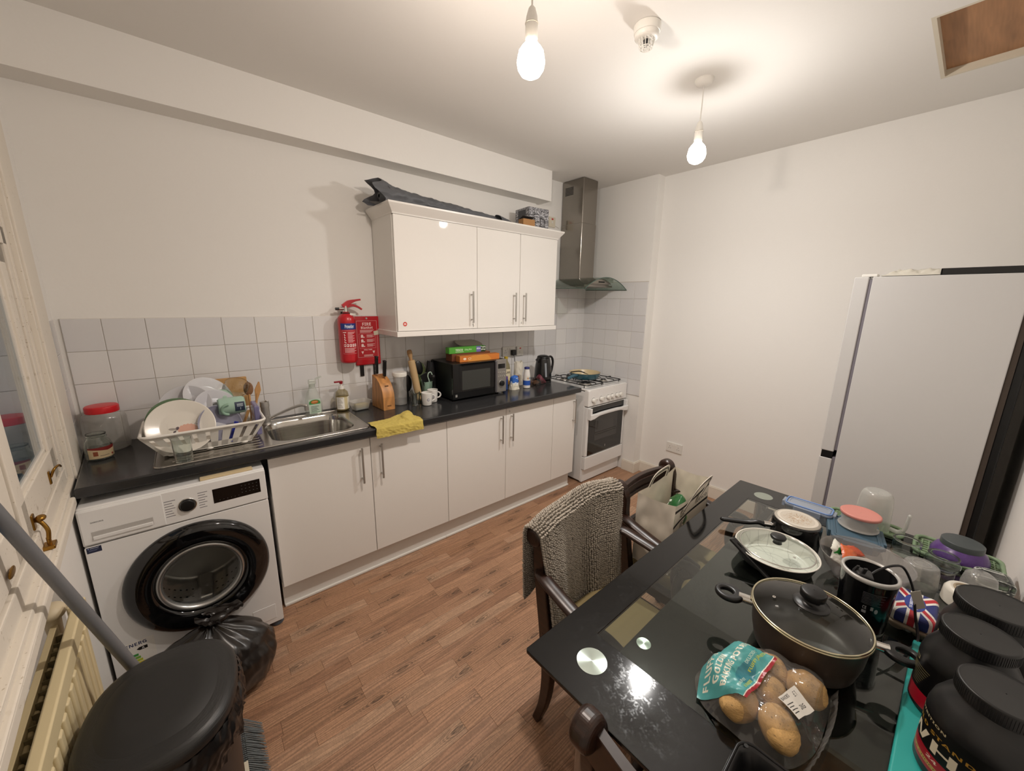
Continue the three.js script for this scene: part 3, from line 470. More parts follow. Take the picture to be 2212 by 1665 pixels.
// ================================================================ large free-standing things
{
  const g = thing('fridge_freezer', 'tall white fridge freezer standing in the corner past the table', 'fridge', [3.27, 0, 2.22]), X = 0.32;
  obj('cabinet', [rbox(-X, X, 0.03, 1.783, 0.035, 0.525, 0.004)], std(0xc9c7c5, 0.35), g);
  obj('back_panel', [rbox(-X + 0.012, X - 0.012, 0.06, 1.76, 0.525, 0.545, 0.003)], std(0x4b4038, 0.7), g);
  obj('condenser_cover', [rbox(-0.27, 0.27, 0.2, 1.6, 0.544, 0.575, 0.006)], M.black, g);
  obj('door_seal', [rbox(-X + 0.006, X - 0.006, 0.06, 0.82, 0.02, 0.036, 0.003), rbox(-X + 0.006, X - 0.006, 0.86, 1.77, 0.02, 0.036, 0.003)], std(0x77727a, 0.7), g);
  obj('freezer_door', [rbox(-X, X, 0.06, 0.81, -0.035, 0.022, 0.005)], std(0xc9c7c5, 0.3), g);
  const d = obj('fridge_door', [rbox(-X, X, 0.85, 1.783, -0.035, 0.022, 0.005)], std(0xc9c7c5, 0.3), g);
  obj('grip_recess', [rbox(-X + 0.002, X - 0.002, 0.808, 0.852, -0.03, 0.02, 0.002)], M.black, g);
  obj('hinge_cover', [rbox(-X + 0.01, -X + 0.07, 1.783, 1.797, -0.01, 0.05, 0.004)], M.plastic, g);
  for (const sx of [-1, 1]) for (const z of [0.08, 0.48]) obj('foot', cyl(0.02, 0.02, 0.032, sx * 0.26, 0, z, 16), M.rubber, g);
}
{
  const g = thing('plastic_bag', 'crumpled pale plastic carrier bag lying flat on top of the fridge', 'bag', [3.09, 1.7835, 2.41]);
  obj('bag_sheet', surf((u, v) => { const x = (u - 0.5) * 0.24, z = (v - 0.5) * 0.26, e = Math.min(1, 6 * Math.min(u, 1 - u, v, 1 - v)); return [x, 0.003 + e * (0.026 + 0.014 * noise(u * 7, v * 7, 3) + 0.01 * noise(u * 17, v * 17, 5)), z]; }, 40, 40), std(0xcfcabd, 0.4, { side: THREE.DoubleSide }), g);
}
tag(obj('baking_tray', [T(rbox(-0.2, 0.2, 0, 0.006, -0.15, 0.15, 0.003), 3.17, 1.7835, 2.63), T(rbox(-0.2, -0.192, 0, 0.03, -0.15, 0.15, 0.003), 3.17, 1.7835, 2.63), T(rbox(0.192, 0.2, 0, 0.03, -0.15, 0.15, 0.003), 3.17, 1.7835, 2.63), T(rbox(-0.2, 0.2, 0, 0.03, -0.15, -0.142, 0.003), 3.17, 1.7835, 2.63), T(rbox(-0.2, 0.2, 0, 0.03, 0.142, 0.15, 0.003), 3.17, 1.7835, 2.63)], M.black), 'shallow black tray lying on the fridge behind the pale bag', 'tray');

// ---- radiator under the window
{
  const g = thing('radiator', 'cream double-panel radiator under the window', 'radiator', [-0.032, 0, 1.1], 0.03), m = std(0xd8c8a0, 0.4), L = 0.95, top = 0.775;
  const sec = []; const n = 20; // ribbed front
  const panel = (x, name) => {
    const fr = [rbox(x - 0.014, x, 0.16, 0.735, 0.004, L, 0.002)]; for (let i = 0; i < n; i++) fr.push(rbox(x - 0.006, x + 0.0075, 0.2, 0.715, 0.02 + i * (L - 0.03) / n, 0.02 + (i + 0.62) * (L - 0.03) / n, 0.006));
    return obj(name, fr, m, g);
  };
  panel(-0.004, 'front_panel'); panel(-0.05, 'back_panel');
  obj('top_rail', [rbox(-0.02, 0.004, 0.725, top, 0.03, L, 0.005), rbox(-0.024, 0.01, 0.735, top + 0.012, 0.0, 0.035, 0.004)], m, g);
  obj('top_rail', [rbox(-0.064, -0.05, 0.71, top - 0.05, 0.03, L, 0.004)], m, g);
  for (let i = 0; i < 26; i++) obj('convector_fin', [rbox(-0.05, -0.018, 0.2, 0.725, 0.05 + i * 0.034, 0.052 + i * 0.034, 0.0008)], std(0x8f8466, 0.8), g);
  obj('valve_head', [T(sph(0.027, 0, 0, 0, 1.1, 0.9, 1.3), -0.06, 0.765, -0.012), cyl(0.014, 0.018, 0.09, -0.06, 0.66, -0.005, 16), cylZ(0.01, 0.05, -0.045, 0.66, 0.02, 12), cyl(0.008, 0.008, 0.66, -0.045, 0.0, 0.0, 12)], std(0xcfc0a2, 0.5), g);
}
// ---- pedal bin with liner
{
  const g = thing('kitchen_bin', 'large black oval kitchen bin with a domed lid and liner poking out', 'bin', [0.142, 0, 1.515], -0.12);
  const ov = (rx, rz, y, n = 72, p = 2.5) => Array.from({ length: n + 1 }, (_, i) => { const a = i / n * TAU, c = Math.cos(a), s = Math.sin(a), k = (Math.abs(c) ** p + Math.abs(s) ** p) ** (-1 / p); return [rx * k * c, y, rz * k * s]; });
  const body = [ov(0.10, 0.125, 0.0), ov(0.115, 0.14, 0.012), ov(0.132, 0.16, 0.62), ov(0.14, 0.168, 0.64), ov(0.14, 0.168, 0.655), ov(0.13, 0.158, 0.655)];
  obj('bin_body', [surf((u, v) => body[Math.round(v * 5)][Math.round(u * 72)], 72, 5, true), slab(poly(ov(0.114, 0.139, 0).map(([x, , z]) => [x, z])), 0.0, 0.012)], std(0x231f1f, 0.45, { side: THREE.DoubleSide }), g);
  const lid = [ov(0.143, 0.172, 0.655), ov(0.146, 0.176, 0.66), ov(0.146, 0.176, 0.675), ov(0.141, 0.17, 0.687), ov(0.13, 0.158, 0.694), ov(0.10, 0.12, 0.7), ov(0.05, 0.06, 0.703), ov(0.0005, 0.0005, 0.704)];
  obj('lid', surf((u, v) => lid[Math.round(v * 7)][Math.round(u * 72)], 72, 7, true), std(0x1c1c1c, 0.42, { bumpMap: rep(blotch, 3), bumpScale: 0.0006 }), g);
  obj('lid_flap', surf((u, v) => { const [x, , z] = ov(0.108 * (1 - v), 0.13 * (1 - v), 0)[Math.round(u * 72)]; return [x, 0.7065 + 0.0025 * Math.sqrt(v) + (v === 0 ? -0.008 : 0), z]; }, 72, 5, true), std(0x1a1a1a, 0.5), g);
  // liner folded over the rim
  obj('liner', surf((u, v) => { const a = u * TAU, c = Math.cos(a), s = Math.sin(a), k = (Math.abs(c) ** 2.5 + Math.abs(s) ** 2.5) ** -0.4, f = 0.005 + 0.008 * Math.sin(v * PI) + 0.009 * v * noise(c * 12, s * 12, 2 + v * 3) + 0.006 * noise(c * 30, s * 30, v * 6), h = 0.085 + 0.05 * noise(c * 3, s * 3, 6); return [(0.142 + f) * k * c, 0.657 - h * v - 0.008 * noise(c * 14, s * 14, 8 + v), (0.17 + f) * k * s]; }, 160, 14, true), phys(0x121112, 0.3, { side: THREE.DoubleSide }), g);
}
// ---- tied rubbish bag
{
  const g = thing('rubbish_bag', 'tied black rubbish bag on the floor between the bin and the washing machine', 'rubbish bag', [0.24, 0, 0.815]);
  obj('bag_body', surf((u, v) => {
    const a = u * TAU, c = Math.cos(a), s = Math.sin(a), t = v;
    const prof = t < 0.1 ? 0.62 + t * 2.6 : t < 0.55 ? 0.9 + 0.12 * Math.sin((t - 0.1) / 0.45 * PI) : Math.max(0.1, 0.9 * (1 - ((t - 0.55) / 0.45) ** 1.5));
    const cr = 0.05 * noise(c * 3 + 5, s * 3, t * 5) + 0.03 * noise(c * 8, s * 8, t * 9) + 0.05 * (t > 0.5 ? (t - 0.5) * 2 : 0) * Math.sin(a * 11 + 3 * noise(c, s, 2));
    const R = 0.165 * (prof + cr);
    return [c * R * (c < 0 ? 1.5 : 1.2) - 0.02 * t, Math.max(0.001, 0.33 * t ** 0.85), s * R * 0.98];
  }, 120, 60, true), phys(0x17120f, 0.28, { side: THREE.DoubleSide, clearcoat: 0.25 }), g);
  obj('knot', [sph(0.026, 0.01, 0.335, -0.005, 1.3, 0.8, 1), surf((u, v) => { const a = u * 2.6 - 0.4, r = 0.015 + 0.075 * v; return [0.01 + Math.cos(a) * r, 0.335 + 0.02 * v + 0.018 * noise(u * 6, v * 4, 1), -0.005 - Math.sin(a) * r * 0.6]; }, 24, 8), surf((u, v) => { const a = 3 + u * 1.8, r = 0.015 + 0.06 * v; return [0.01 + Math.cos(a) * r, 0.335 + 0.035 * v + 0.016 * noise(u * 7, v * 4, 4), -0.005 - Math.sin(a) * r]; }, 24, 8)], phys(0x17120f, 0.3, { side: THREE.DoubleSide }), g);
}
// ---- broom
{
  const g = thing('broom', 'grey broom leaning on the window sill behind the bin', 'broom', [0.245, 0, 1.165]);
  const A = [-0.06, 0.08, 0.02], B = [-0.319, 1.232, 0.184];
  obj('handle', [bar(A, B, 0.0135, 0.0135, 20), sph(0.0135, ...B)], std(0x6c6d70, 0.38), g);
  const hd = obj('head_block', [T(rbox(-0.022, 0.022, 0.06, 0.1, -0.11, 0.16, 0.006), 0.01, 0, 0.03, 0, 0.1, 0.45)], std(0x6e7378, 0.5), g);
  const br = []; for (let i = 0; i < 34; i++) for (let j = 0; j < 5; j++) { const z = -0.075 + i * 0.0078, x = 0.0 + j * 0.006; br.push(bar([x + 0.005, 0.075, z], [x + 0.062 + 0.004 * noise(i, j), 0.002 + 0.006 * j * 0.4, z + 0.012 * noise(i * 0.7, j * 3.1, 2)], 0.0016, 0.0013, 5)); }
  obj('bristles', br, std(0x747a7c, 0.8), g).userData.kind = 'stuff';
  const lb = obj('paper_label', new THREE.PlaneGeometry(0.022, 0.05), std(0xcbc2ae, 0.7, { side: THREE.DoubleSide }), g); lb.position.set(0.018, 0.105, 0.15); lb.rotation.set(-PI / 2, 0, 0);
}
// ---- fire extinguisher and blanket
{
  const g = thing('fire_extinguisher', 'red powder fire extinguisher hanging on the tiled wall', 'fire extinguisher', [1.082, 1.235, 0.062]);
  obj('cylinder', lathe([[0.001, 0.006], [0.045, 0], [0.0525, 0.008], [0.0535, 0.02], [0.0535, 0.262], [0.05, 0.285], [0.038, 0.302], [0.02, 0.312], [0.018, 0.322], [0.001, 0.322]], 48), M.red, g);
  obj('valve', [cyl(0.016, 0.014, 0.03, 0, 0.318, 0, 20), cylX(0.009, 0.04, -0.026, 0.342, 0, 14), cyl(0.012, 0.012, 0.012, 0, 0.345, 0, 16)], M.chrome, g);
  obj('nozzle', [cylX(0.008, 0.022, -0.052, 0.34, 0.006, 12)], M.black, g);
  const lv = obj('lever', [T(ext(ribbon([[-0.015, 0.352], [0.02, 0.378], [0.06, 0.392], [0.095, 0.398]], [0.03, 0.028, 0.013, 0.01]), 0.02, 0.002), 0, 0, -0.01), T(ext(ribbon([[-0.005, 0.35], [0.04, 0.362], [0.075, 0.352], [0.1, 0.336]], [0.018, 0.016, 0.012, 0.01]), 0.018, 0.002), 0, 0, -0.009)], M.red, g);
  obj('safety_tag', [rbox(0.014, 0.05, 0.3, 0.312, 0.03, 0.032, 0.001)], M.plastic, g);
  const tx = canvasTex(512, 512, (c, w, h) => {
    c.fillStyle = '#b01220'; c.fillRect(0, 0, w, h); c.fillStyle = '#22347c'; c.fillRect(0, 26, w, 96); c.fillStyle = '#e8ecf2'; c.font = 'bold 74px sans-serif'; c.textAlign = 'center'; c.fillText('Powder', w / 2, 100);
    c.strokeStyle = '#e3c7c4'; c.lineWidth = 3; c.strokeRect(40, 136, w - 80, 364); c.fillStyle = '#ecd9d6'; for (let i = 0; i < 9; i++) c.fillRect(190, 160 + i * 19, 240 - (i * 53) % 110, 6);
    c.fillRect(64, 160, 90, 12); for (let i = 0; i < 4; i++) { c.beginPath(); c.arc(100, 200 + i * 38, 13, 0, TAU); c.fill(); c.fillRect(92 + i * 6, 206 + i * 38, 34, 12); }
    for (let i = 0; i < 5; i++) { c.fillRect(74 + i * 76, 346, 54, 46); c.fillStyle = '#b01220'; c.fillRect(86 + i * 76, 356, 26 - i * 3, 22); c.fillStyle = '#ecd9d6'; }
    for (let i = 0; i < 4; i++) c.fillRect(80, 412 + i * 20, 350 - (i * 71) % 140, 7);
  });
  obj('label', T(new THREE.CylinderGeometry(0.0538, 0.0538, 0.205, 40, 1, true, -1.05, 2.1), 0, 0.16, 0), print(tx, 0.35), g);
  obj('wall_bracket', [rbox(-0.015, 0.015, 0.2, 0.32, -0.0575, -0.05, 0.002), T(new THREE.TorusGeometry(0.022, 0.003, 8, 24, PI), 0, 0.314, 0, PI / 2), rbox(-0.006, 0.006, 0.308, 0.32, -0.055, -0.02, 0.002)], M.charcoal, g);
}
{
  const g = thing('fire_blanket', 'flat red fire blanket pouch hanging next to the wall cabinet', 'fire blanket', [1.222, 1.20, 0.0035]);
  obj('pouch', [rbox(-0.084, 0.084, 0, 0.325, 0.0, 0.016, 0.006, 3), rbox(-0.082, 0.082, 0.004, 0.045, 0.012, 0.02, 0.005)], M.red, g);
  const tx = canvasTex(512, 900, (c, w, h) => {
    c.fillStyle = '#b31522'; c.fillRect(0, 0, w, h); c.strokeStyle = '#ecd0cc'; c.lineWidth = 5; c.strokeRect(16, 16, w - 32, h - 32); c.fillStyle = '#f1dcd8'; c.textAlign = 'center'; c.font = 'bold 104px sans-serif'; c.fillText('FIRE', w / 2, 130); c.font = 'bold 78px sans-serif'; c.fillText('Blanket', w / 2, 205);
    for (let i = 0; i < 4; i++) c.fillRect(90, 232 + i * 18, 330 - i * 24, 7);
    c.lineWidth = 3; c.strokeRect(60, 320, 390, 350); for (let i = 0; i < 3; i++) { c.beginPath(); c.arc(130, 370 + i * 110, 30, 0, TAU); c.fill(); c.fillRect(100, 392 + i * 110, 90, 22); for (let k = 0; k < 4; k++) c.fillRect(240, 345 + i * 110 + k * 19, 190 - (k * 47) % 90, 7); }
    c.font = 'bold 40px sans-serif'; c.fillText('PULL TABS', w / 2, 720); c.beginPath(); c.moveTo(90, 740); c.lineTo(150, 740); c.lineTo(120, 810); c.fill(); c.beginPath(); c.moveTo(360, 740); c.lineTo(420, 740); c.lineTo(390, 810); c.fill(); for (let k = 0; k < 3; k++) c.fillRect(150, 826 + k * 16, 220, 6);
  });
  const p = obj('pouch_print', new THREE.PlaneGeometry(0.142, 0.25), print(tx, 0.4), g); p.position.set(0, 0.175, 0.0163);
  for (const sx of [-1, 1]) obj('pull_tab', [rbox(sx * 0.045 - 0.013, sx * 0.045 + 0.013, -0.075, 0.01, 0.003, 0.006, 0.001)], sx < 0 ? M.black : M.black, g);
  obj('hanging_stud', cylZ(0.006, 0.006, 0, 0.312, 0.018, 12), M.dull, g);
  obj('inspection_label', [T(rbox(-0.02, 0.02, -0.014, 0.014, 0, 0.001, 0.0004), 0.064, 0.215, 0.0166, 0, 0, 0.15)], std(0xcfc9b4, 0.6), g);
}
// ---- things on top of the wall cabinet
{
  const g = thing('folded_umbrella', 'long grey folded parasol cover lying on top of the wall cabinet', 'cover', [0, 2.1905, 0.19]);
  obj('cloth', surf((u, v) => {
    const a = v * TAU, c = Math.cos(a), n = Math.sin(a), R = 0.078 - 0.05 * u ** 0.8 + 0.01 * noise(u * 9, 3), k = 1 + 0.2 * noise(c * 2 + 3, n * 2, u * 10) + 0.14 * noise(c * 4, n * 4, u * 26), fl = u < 0.12 ? 1 + (0.12 - u) * 3.2 : 1, e = u > 0.975 ? (1 - u) * 40 : 1;
    return [1.30 + 1.03 * u - (u < 0.05 ? (0.05 - u) * (1.0 + 0.8 * Math.sin(a * 4)) : 0), Math.max(0.001, 0.052 - 0.026 * u + n * R * 0.8 * k * fl * e), 0.02 * (0.5 - u) + c * R * 1.15 * k * e];
  }, 110, 36), std(0x5a5c60, 0.55, { side: THREE.DoubleSide }), g);
  obj('gathered_end', surf((u, v) => { const a = u * TAU, r = 0.012 + 0.075 * v; return [1.285 + 0.03 * v + 0.01 * Math.sin(u * 25) * v, Math.max(0.002, 0.052 + Math.sin(a) * r * 0.85), Math.cos(a) * r]; }, 48, 5), std(0x46484c, 0.6, { side: THREE.DoubleSide }), g);
  obj('tie', [T(new THREE.TorusGeometry(0.052, 0.004, 8, 28), 1.62, 0.046, 0, 0, PI / 2, 0, 1, 0.8, 1.15)], std(0x3a3c40, 0.6), g);
  obj('tip_fold', surf((u, v) => { const a = u * PI; return [2.16 + 0.13 * v + 0.01 * Math.sin(u * 9), Math.max(0.002, Math.sin(a) * (0.065 - 0.035 * v) + 0.008 * noise(u * 7, v * 7, 2)), 0.03 + Math.cos(a) * 0.05]; }, 24, 16), std(0x505256, 0.55, { side: THREE.DoubleSide }), g);
}
{
  const silver = canvasTex(256, 256, (c, w, h) => { let s = 3; const r = () => (s = (s * 16807) % 2147483647) / 2147483647; for (let i = 0; i < 1500; i++) { const k = 70 + r() * 150; c.fillStyle = `rgb(${k},${k},${k + 4})`; c.fillRect(r() * w, r() * h, 6 + r() * 10, 3 + r() * 5); } c.strokeStyle = '#222'; c.lineWidth = 9; c.strokeRect(28, 120, 44, 90); c.strokeRect(150, 120, 50, 90); });
  const g = thing('cardboard_carton', 'silver patterned carton on top of the wall cabinet', 'box', [2.555, 2.1905, 0.17], -0.1);
  obj('carton', [rbox(-0.1, 0.1, 0, 0.165, -0.09, 0.09, 0.002)], print(silver, 0.35), g);
  obj('side_print', [box(-0.1012, -0.1, 0.08, 0.15, -0.05, 0.05)], std(0x333338, 0.4), g);
  const b = thing('small_brown_box', 'small open brown cardboard box in front of the silver carton', 'box', [2.405, 2.1905, 0.275], -0.1);
  const k = std(0xa57a4d, 0.85);
  obj('box_walls', [box(-0.055, 0.055, 0, 0.058, 0.028, 0.031), box(-0.055, 0.055, 0, 0.058, -0.031, -0.028), box(-0.055, -0.052, 0, 0.058, -0.028, 0.028), box(0.052, 0.055, 0, 0.058, -0.028, 0.028), box(-0.052, 0.052, 0, 0.002, -0.028, 0.028)], k, b);
  obj('flap', [T(box(-0.055, 0.055, 0, 0.002, -0.0, 0.055), 0, 0.058, -0.028, -0.35)], std(0x34302e, 0.7), b);
}
// ================================================================ table and chairs
const TY = 0.75;
const grooved = (R) => lathe([...Array.from({ length: 90 }, (_, i) => [0.0004 + R * i / 90, R * 0.0024 * Math.sin(i * 2.1)]), [R, 0], [R, -0.0006]], 48);      // disc with turned grooves
{
  const g = thing('glass_dining_table', 'black bordered glass dining table with round metal corner plates', 'table', [1.645, 0, 2.424], 0.0195), hx = 0.765, hz = 0.43;
  const smear = rep(blotch, 2.2), dust = grey((u, v) => 0.13 + 0.34 * Math.max(0, 0.35 * wrapN(u, v, 9, 9.1) + 0.5 * wrapN(u, v, 40, 4.4) + 0.6 * wrapN(u, v, 160, 2.7)), 1024);
  const bm = phys(0x0b0b0c, 0.6, { roughnessMap: rep(dust, 1.3) });
  const s = rrect(-hx, hx, -hz, hz, 0.008); s.holes.push(rrect(-hx + 0.182, hx - 0.182, -hz + 0.095, hz - 0.095, 0.002, THREE.Path));
  obj('black_border', metric(slab(s, TY - 0.01, 0.01, 0.0015, 2)), bm, g);
  obj('clear_glass', box(-hx + 0.182, hx - 0.182, TY - 0.0012, TY - 0.0006, -hz + 0.095, hz - 0.095), pane(0xe6e9e6), g);
  obj('under_leaf', metric(rbox(-hx + 0.1, hx - 0.3, TY - 0.04, TY - 0.03, -hz + 0.15, hz - 0.03, 0.002)), phys(0x262827, 0.05), g);
  for (const sx of [-1, 1]) for (const sz of [-1, 1]) {
    const x = sx * (hx - 0.105), z = sz * (hz - 0.135);
    obj('corner_plate', T(grooved(0.038), x, TY + 0.0006, z), std(0xb4beb5, 0.16, { metalness: 1 }), g);
    obj('leg', [cyl(0.027, 0.027, TY - 0.012, x, 0.0, z, 28), cyl(0.036, 0.036, 0.02, x, 0.0, z, 28)], std(0x9c9ea0, 0.25, { metalness: 1 }), g);
    obj('leaf_stud', T(grooved(0.019), sx < 0 ? -hx + 0.28 : hx - 0.32, TY - 0.029, sz * (hz - 0.18)), std(0xb4beb5, 0.16, { metalness: 1 }), g);
  }
  obj('apron_rail', [rbox(-hx + 0.12, hx - 0.12, TY - 0.07, TY - 0.045, -hz + 0.16, -hz + 0.19, 0.002), rbox(-hx + 0.12, hx - 0.12, TY - 0.07, TY - 0.045, hz - 0.19, hz - 0.16, 0.002)], M.black, g);
}
// ---- carver chairs
function makeChair(label, x, z, turn) {
  const g = thing('carver_chair', label, 'chair', [x, 0, z], turn, 'dark wood carver chairs at the table'), W = 0.205;
  for (const s of [-1, 1]) {
    // post in side view: shape x is the chair's depth (front +), y is height
    const side = ribbon([[-0.222, 0.0], [-0.19, 0.1], [-0.172, 0.24], [-0.185, 0.42], [-0.21, 0.58], [-0.228, 0.7], [-0.232, 0.77], [-0.246, 0.815]], [0.03, 0.036, 0.046, 0.058, 0.056, 0.054, 0.056, 0.04]);
    const post = (t) => T(ext(t, 0.034, 0.005, 3), s * W + 0.017, 0, 0, 0, -PI / 2, 0);
    const p = obj('back_post', metric(join([post(side)]), 2), M.darkwood, g);
    const sc = new THREE.Shape(); sc.absarc(-0.258, 0.8, 0.039, 0, TAU);
    obj('scroll', metric(T(ext(sc, 0.05, 0.016, 5, 28), s * W + 0.025, 0, 0, 0, -PI / 2, 0), 2), M.darkwood, p);
    // arm: sweeps from the post out and forward, then down to the seat rail
    obj('arm', metric(join([...sweep([[s * W, 0.675, -0.222], [s * (W + 0.028), 0.685, -0.19], [s * (W + 0.042), 0.672, -0.1], [s * (W + 0.05), 0.655, 0.02], [s * (W + 0.052), 0.66, 0.1], [s * (W + 0.05), 0.648, 0.145]], 0.027, 0.013)]), 2), M.darkwood, g);
    obj('arm_support', metric(join(sweep([[s * (W + 0.05), 0.648, 0.12], [s * (W + 0.05), 0.6, 0.075], [s * (W + 0.04), 0.52, 0.07], [s * (W + 0.02), 0.43, 0.12]], 0.015, 0.018)), 2), M.darkwood, g);
    obj('front_leg', metric(join([T(ext(ribbon([[0.285, 0.0], [0.262, 0.12], [0.225, 0.28], [0.205, 0.42]], [0.03, 0.034, 0.042, 0.05]), 0.036, 0.005, 3), s * (W + 0.012) + 0.018, 0, 0, 0, -PI / 2, 0)]), 2), M.darkwood, g);
  }
  const curve = (y0, y1, d, t) => surfBoard((u) => [(u - 0.5) * 2 * W, -0.232 - d * Math.sin(u * PI)], y0, y1, t);
  obj('crest_rail', metric(join([curve(0.725, 0.812, 0.03, 0.024), curve(0.745, 0.75, 0.022, 0.024), curve(0.788, 0.793, 0.022, 0.024)]), 2), M.darkwood, g);
  obj('mid_rail', metric(curve(0.56, 0.6, 0.024, 0.02), 2), M.darkwood, g);
  obj('seat_frame', metric(join([rbox(-W - 0.02, W + 0.02, 0.38, 0.44, 0.19, 0.22, 0.004), rbox(-W, W, 0.38, 0.44, -0.22, -0.19, 0.004), rbox(-W - 0.018, -W + 0.012, 0.38, 0.44, -0.2, 0.2, 0.004), rbox(W - 0.012, W + 0.018, 0.38, 0.44, -0.2, 0.2, 0.004)]), 2), M.darkwood, g);
  obj('seat', [T(new RoundedBoxGeometry(2 * W - 0.03, 0.07, 0.4, 4, 0.028), 0, 0.442, 0.0)], std(0x9a8a62, 0.92, { bumpMap: rep(speck, 12), bumpScale: 0.0006 }), g);
  return g;
}
function sweep(pts, a, b) { // oval-section bar along a curve
  const c = new THREE.CatmullRomCurve3(pts.map((p) => V(...p))), n = 36, m = 14, up = V(0, 1, 0);
  const fr = Array.from({ length: n + 1 }, (_, i) => { const t = c.getTangent(i / n), sd = V().crossVectors(t, Math.abs(t.y) > 0.85 ? V(0, 0, 1) : up).normalize(), nn = V().crossVectors(sd, t).normalize(); return [c.getPoint(i / n), sd, nn]; });
  const g = surf((u, v) => { const [p, sd, nn] = fr[Math.round(v * n)], q = u * TAU; return [p.x + sd.x * a * Math.cos(q) + nn.x * b * Math.sin(q), p.y + sd.y * a * Math.cos(q) + nn.y * b * Math.sin(q), p.z + sd.z * a * Math.cos(q) + nn.z * b * Math.sin(q)]; }, m, n, true);
  const e = pts[pts.length - 1]; return [g, T(sph(1, 0, 0, 0, a, b, Math.min(a, b), 14, 10), ...e)];
}
function surfBoard(f, y0, y1, t) { // curved upright board: f(u) -> [x, z]
  const pts = Array.from({ length: 25 }, (_, i) => f(i / 24)), back = pts.map(([x, z]) => [x, z - t]).reverse();
  return slab(poly([...pts, ...back]), y0, y1 - y0, 0.0015, 1);
}
makeChair('dark wood carver chair with a grey chenille mat over its back', 1.39, 1.98, 0.0);
makeChair('dark wood carver chair holding a canvas shopping bag', 1.937, 1.957, -0.03);
makeChair('dark wood carver chair at the near short end of the table', 1.078, 2.455, PI / 2 + 0.03);

// ---- chenille mat over the first chair
{
  const g = thing('chenille_mat', 'grey chenille bath mat draped over the nearest side chair', 'bath mat', [1.39, 0, 1.98]);
  const zc = -0.245, R = 0.03, Hb = 0.30, Hf = 0.46, total = Hb + PI * R + Hf;
  const f = (u, v) => {
    const s = v * total, x0 = -0.232 + 0.472 * u; let y, z;
    const top = 0.832 + 0.018 * Math.sin(u * PI * 0.9 - 0.6) + 0.022 * u + 0.006 * Math.sin(u * 11);
    const bow = -0.028 * Math.sin(Math.min(1, Math.max(0, (x0 + 0.2) / 0.4)) * PI);
    if (s < Hb) { y = top - (Hb - s); z = zc - R - 0.012; } else if (s < Hb + PI * R) { const a = (s - Hb) / R; y = top + R * 0.85 * Math.sin(a); z = zc - R * 1.3 * Math.cos(a); } else { const q = s - Hb - PI * R; y = top - q; z = zc + R * 1.25 + 0.10 * q + 0.017 * Math.sin(u * 9 + 0.8) * Math.min(1, q * 6) + 0.005 * Math.sin(u * 29 + 2) * Math.min(1, q * 3); }
    const sway = 0.02 * Math.sin(v * 5) * (u - 0.5) + (s > Hb + PI * R ? 0.03 * (s - Hb - PI * R) * (u < 0.4 ? 1 : 0.4) : 0);
    return [x0 + sway, y, z + bow];
  };
  obj('backing', surf(f, 60, 90), std(0x7b756c, 0.95, { side: THREE.DoubleSide }), g);
  const nu = 54, nv = 92, tuft = new THREE.SphereGeometry(1, 6, 5), im = new THREE.InstancedMesh(tuft, std(0xffffff, 0.95), nu * nv), q = new THREE.Quaternion(), c = new THREE.Color(); let k = 0;
  for (let j = 0; j < nv; j++) for (let i = 0; i < nu; i++) {
    const u = (i + 0.5 + (rnd() - 0.5) * 0.3) / nu, v = (j + 0.5 + (rnd() - 0.5) * 0.4) / nv, p = V(...f(u, v)), a = V(...f(Math.min(1, u + 0.004), v)).sub(p), b = V(...f(u, Math.min(1, v + 0.004))).sub(p), n = V().crossVectors(b, a).normalize(); 
    if (n.z < 0 && v > 0.5) n.negate(); if (v < 0.35 && n.z > 0) n.negate(); if (v >= 0.35 && v <= 0.5 && n.y < 0) n.negate();
    q.setFromUnitVectors(V(0, 1, 0), n.clone().add(V(0, -0.25, 0)).normalize()); im.setMatrixAt(k, new THREE.Matrix4().compose(p.addScaledVector(n, 0.0045), q, V(0.0049, 0.0068, 0.0046))); const t = 0.85 + rnd() * 0.3; im.setColorAt(k, c.setRGB(0.385 * t, 0.343 * t, 0.29 * t)); k++;
  }
  im.name = 'tufts'; im.userData.kind = 'stuff'; g.add(shade(im));
}
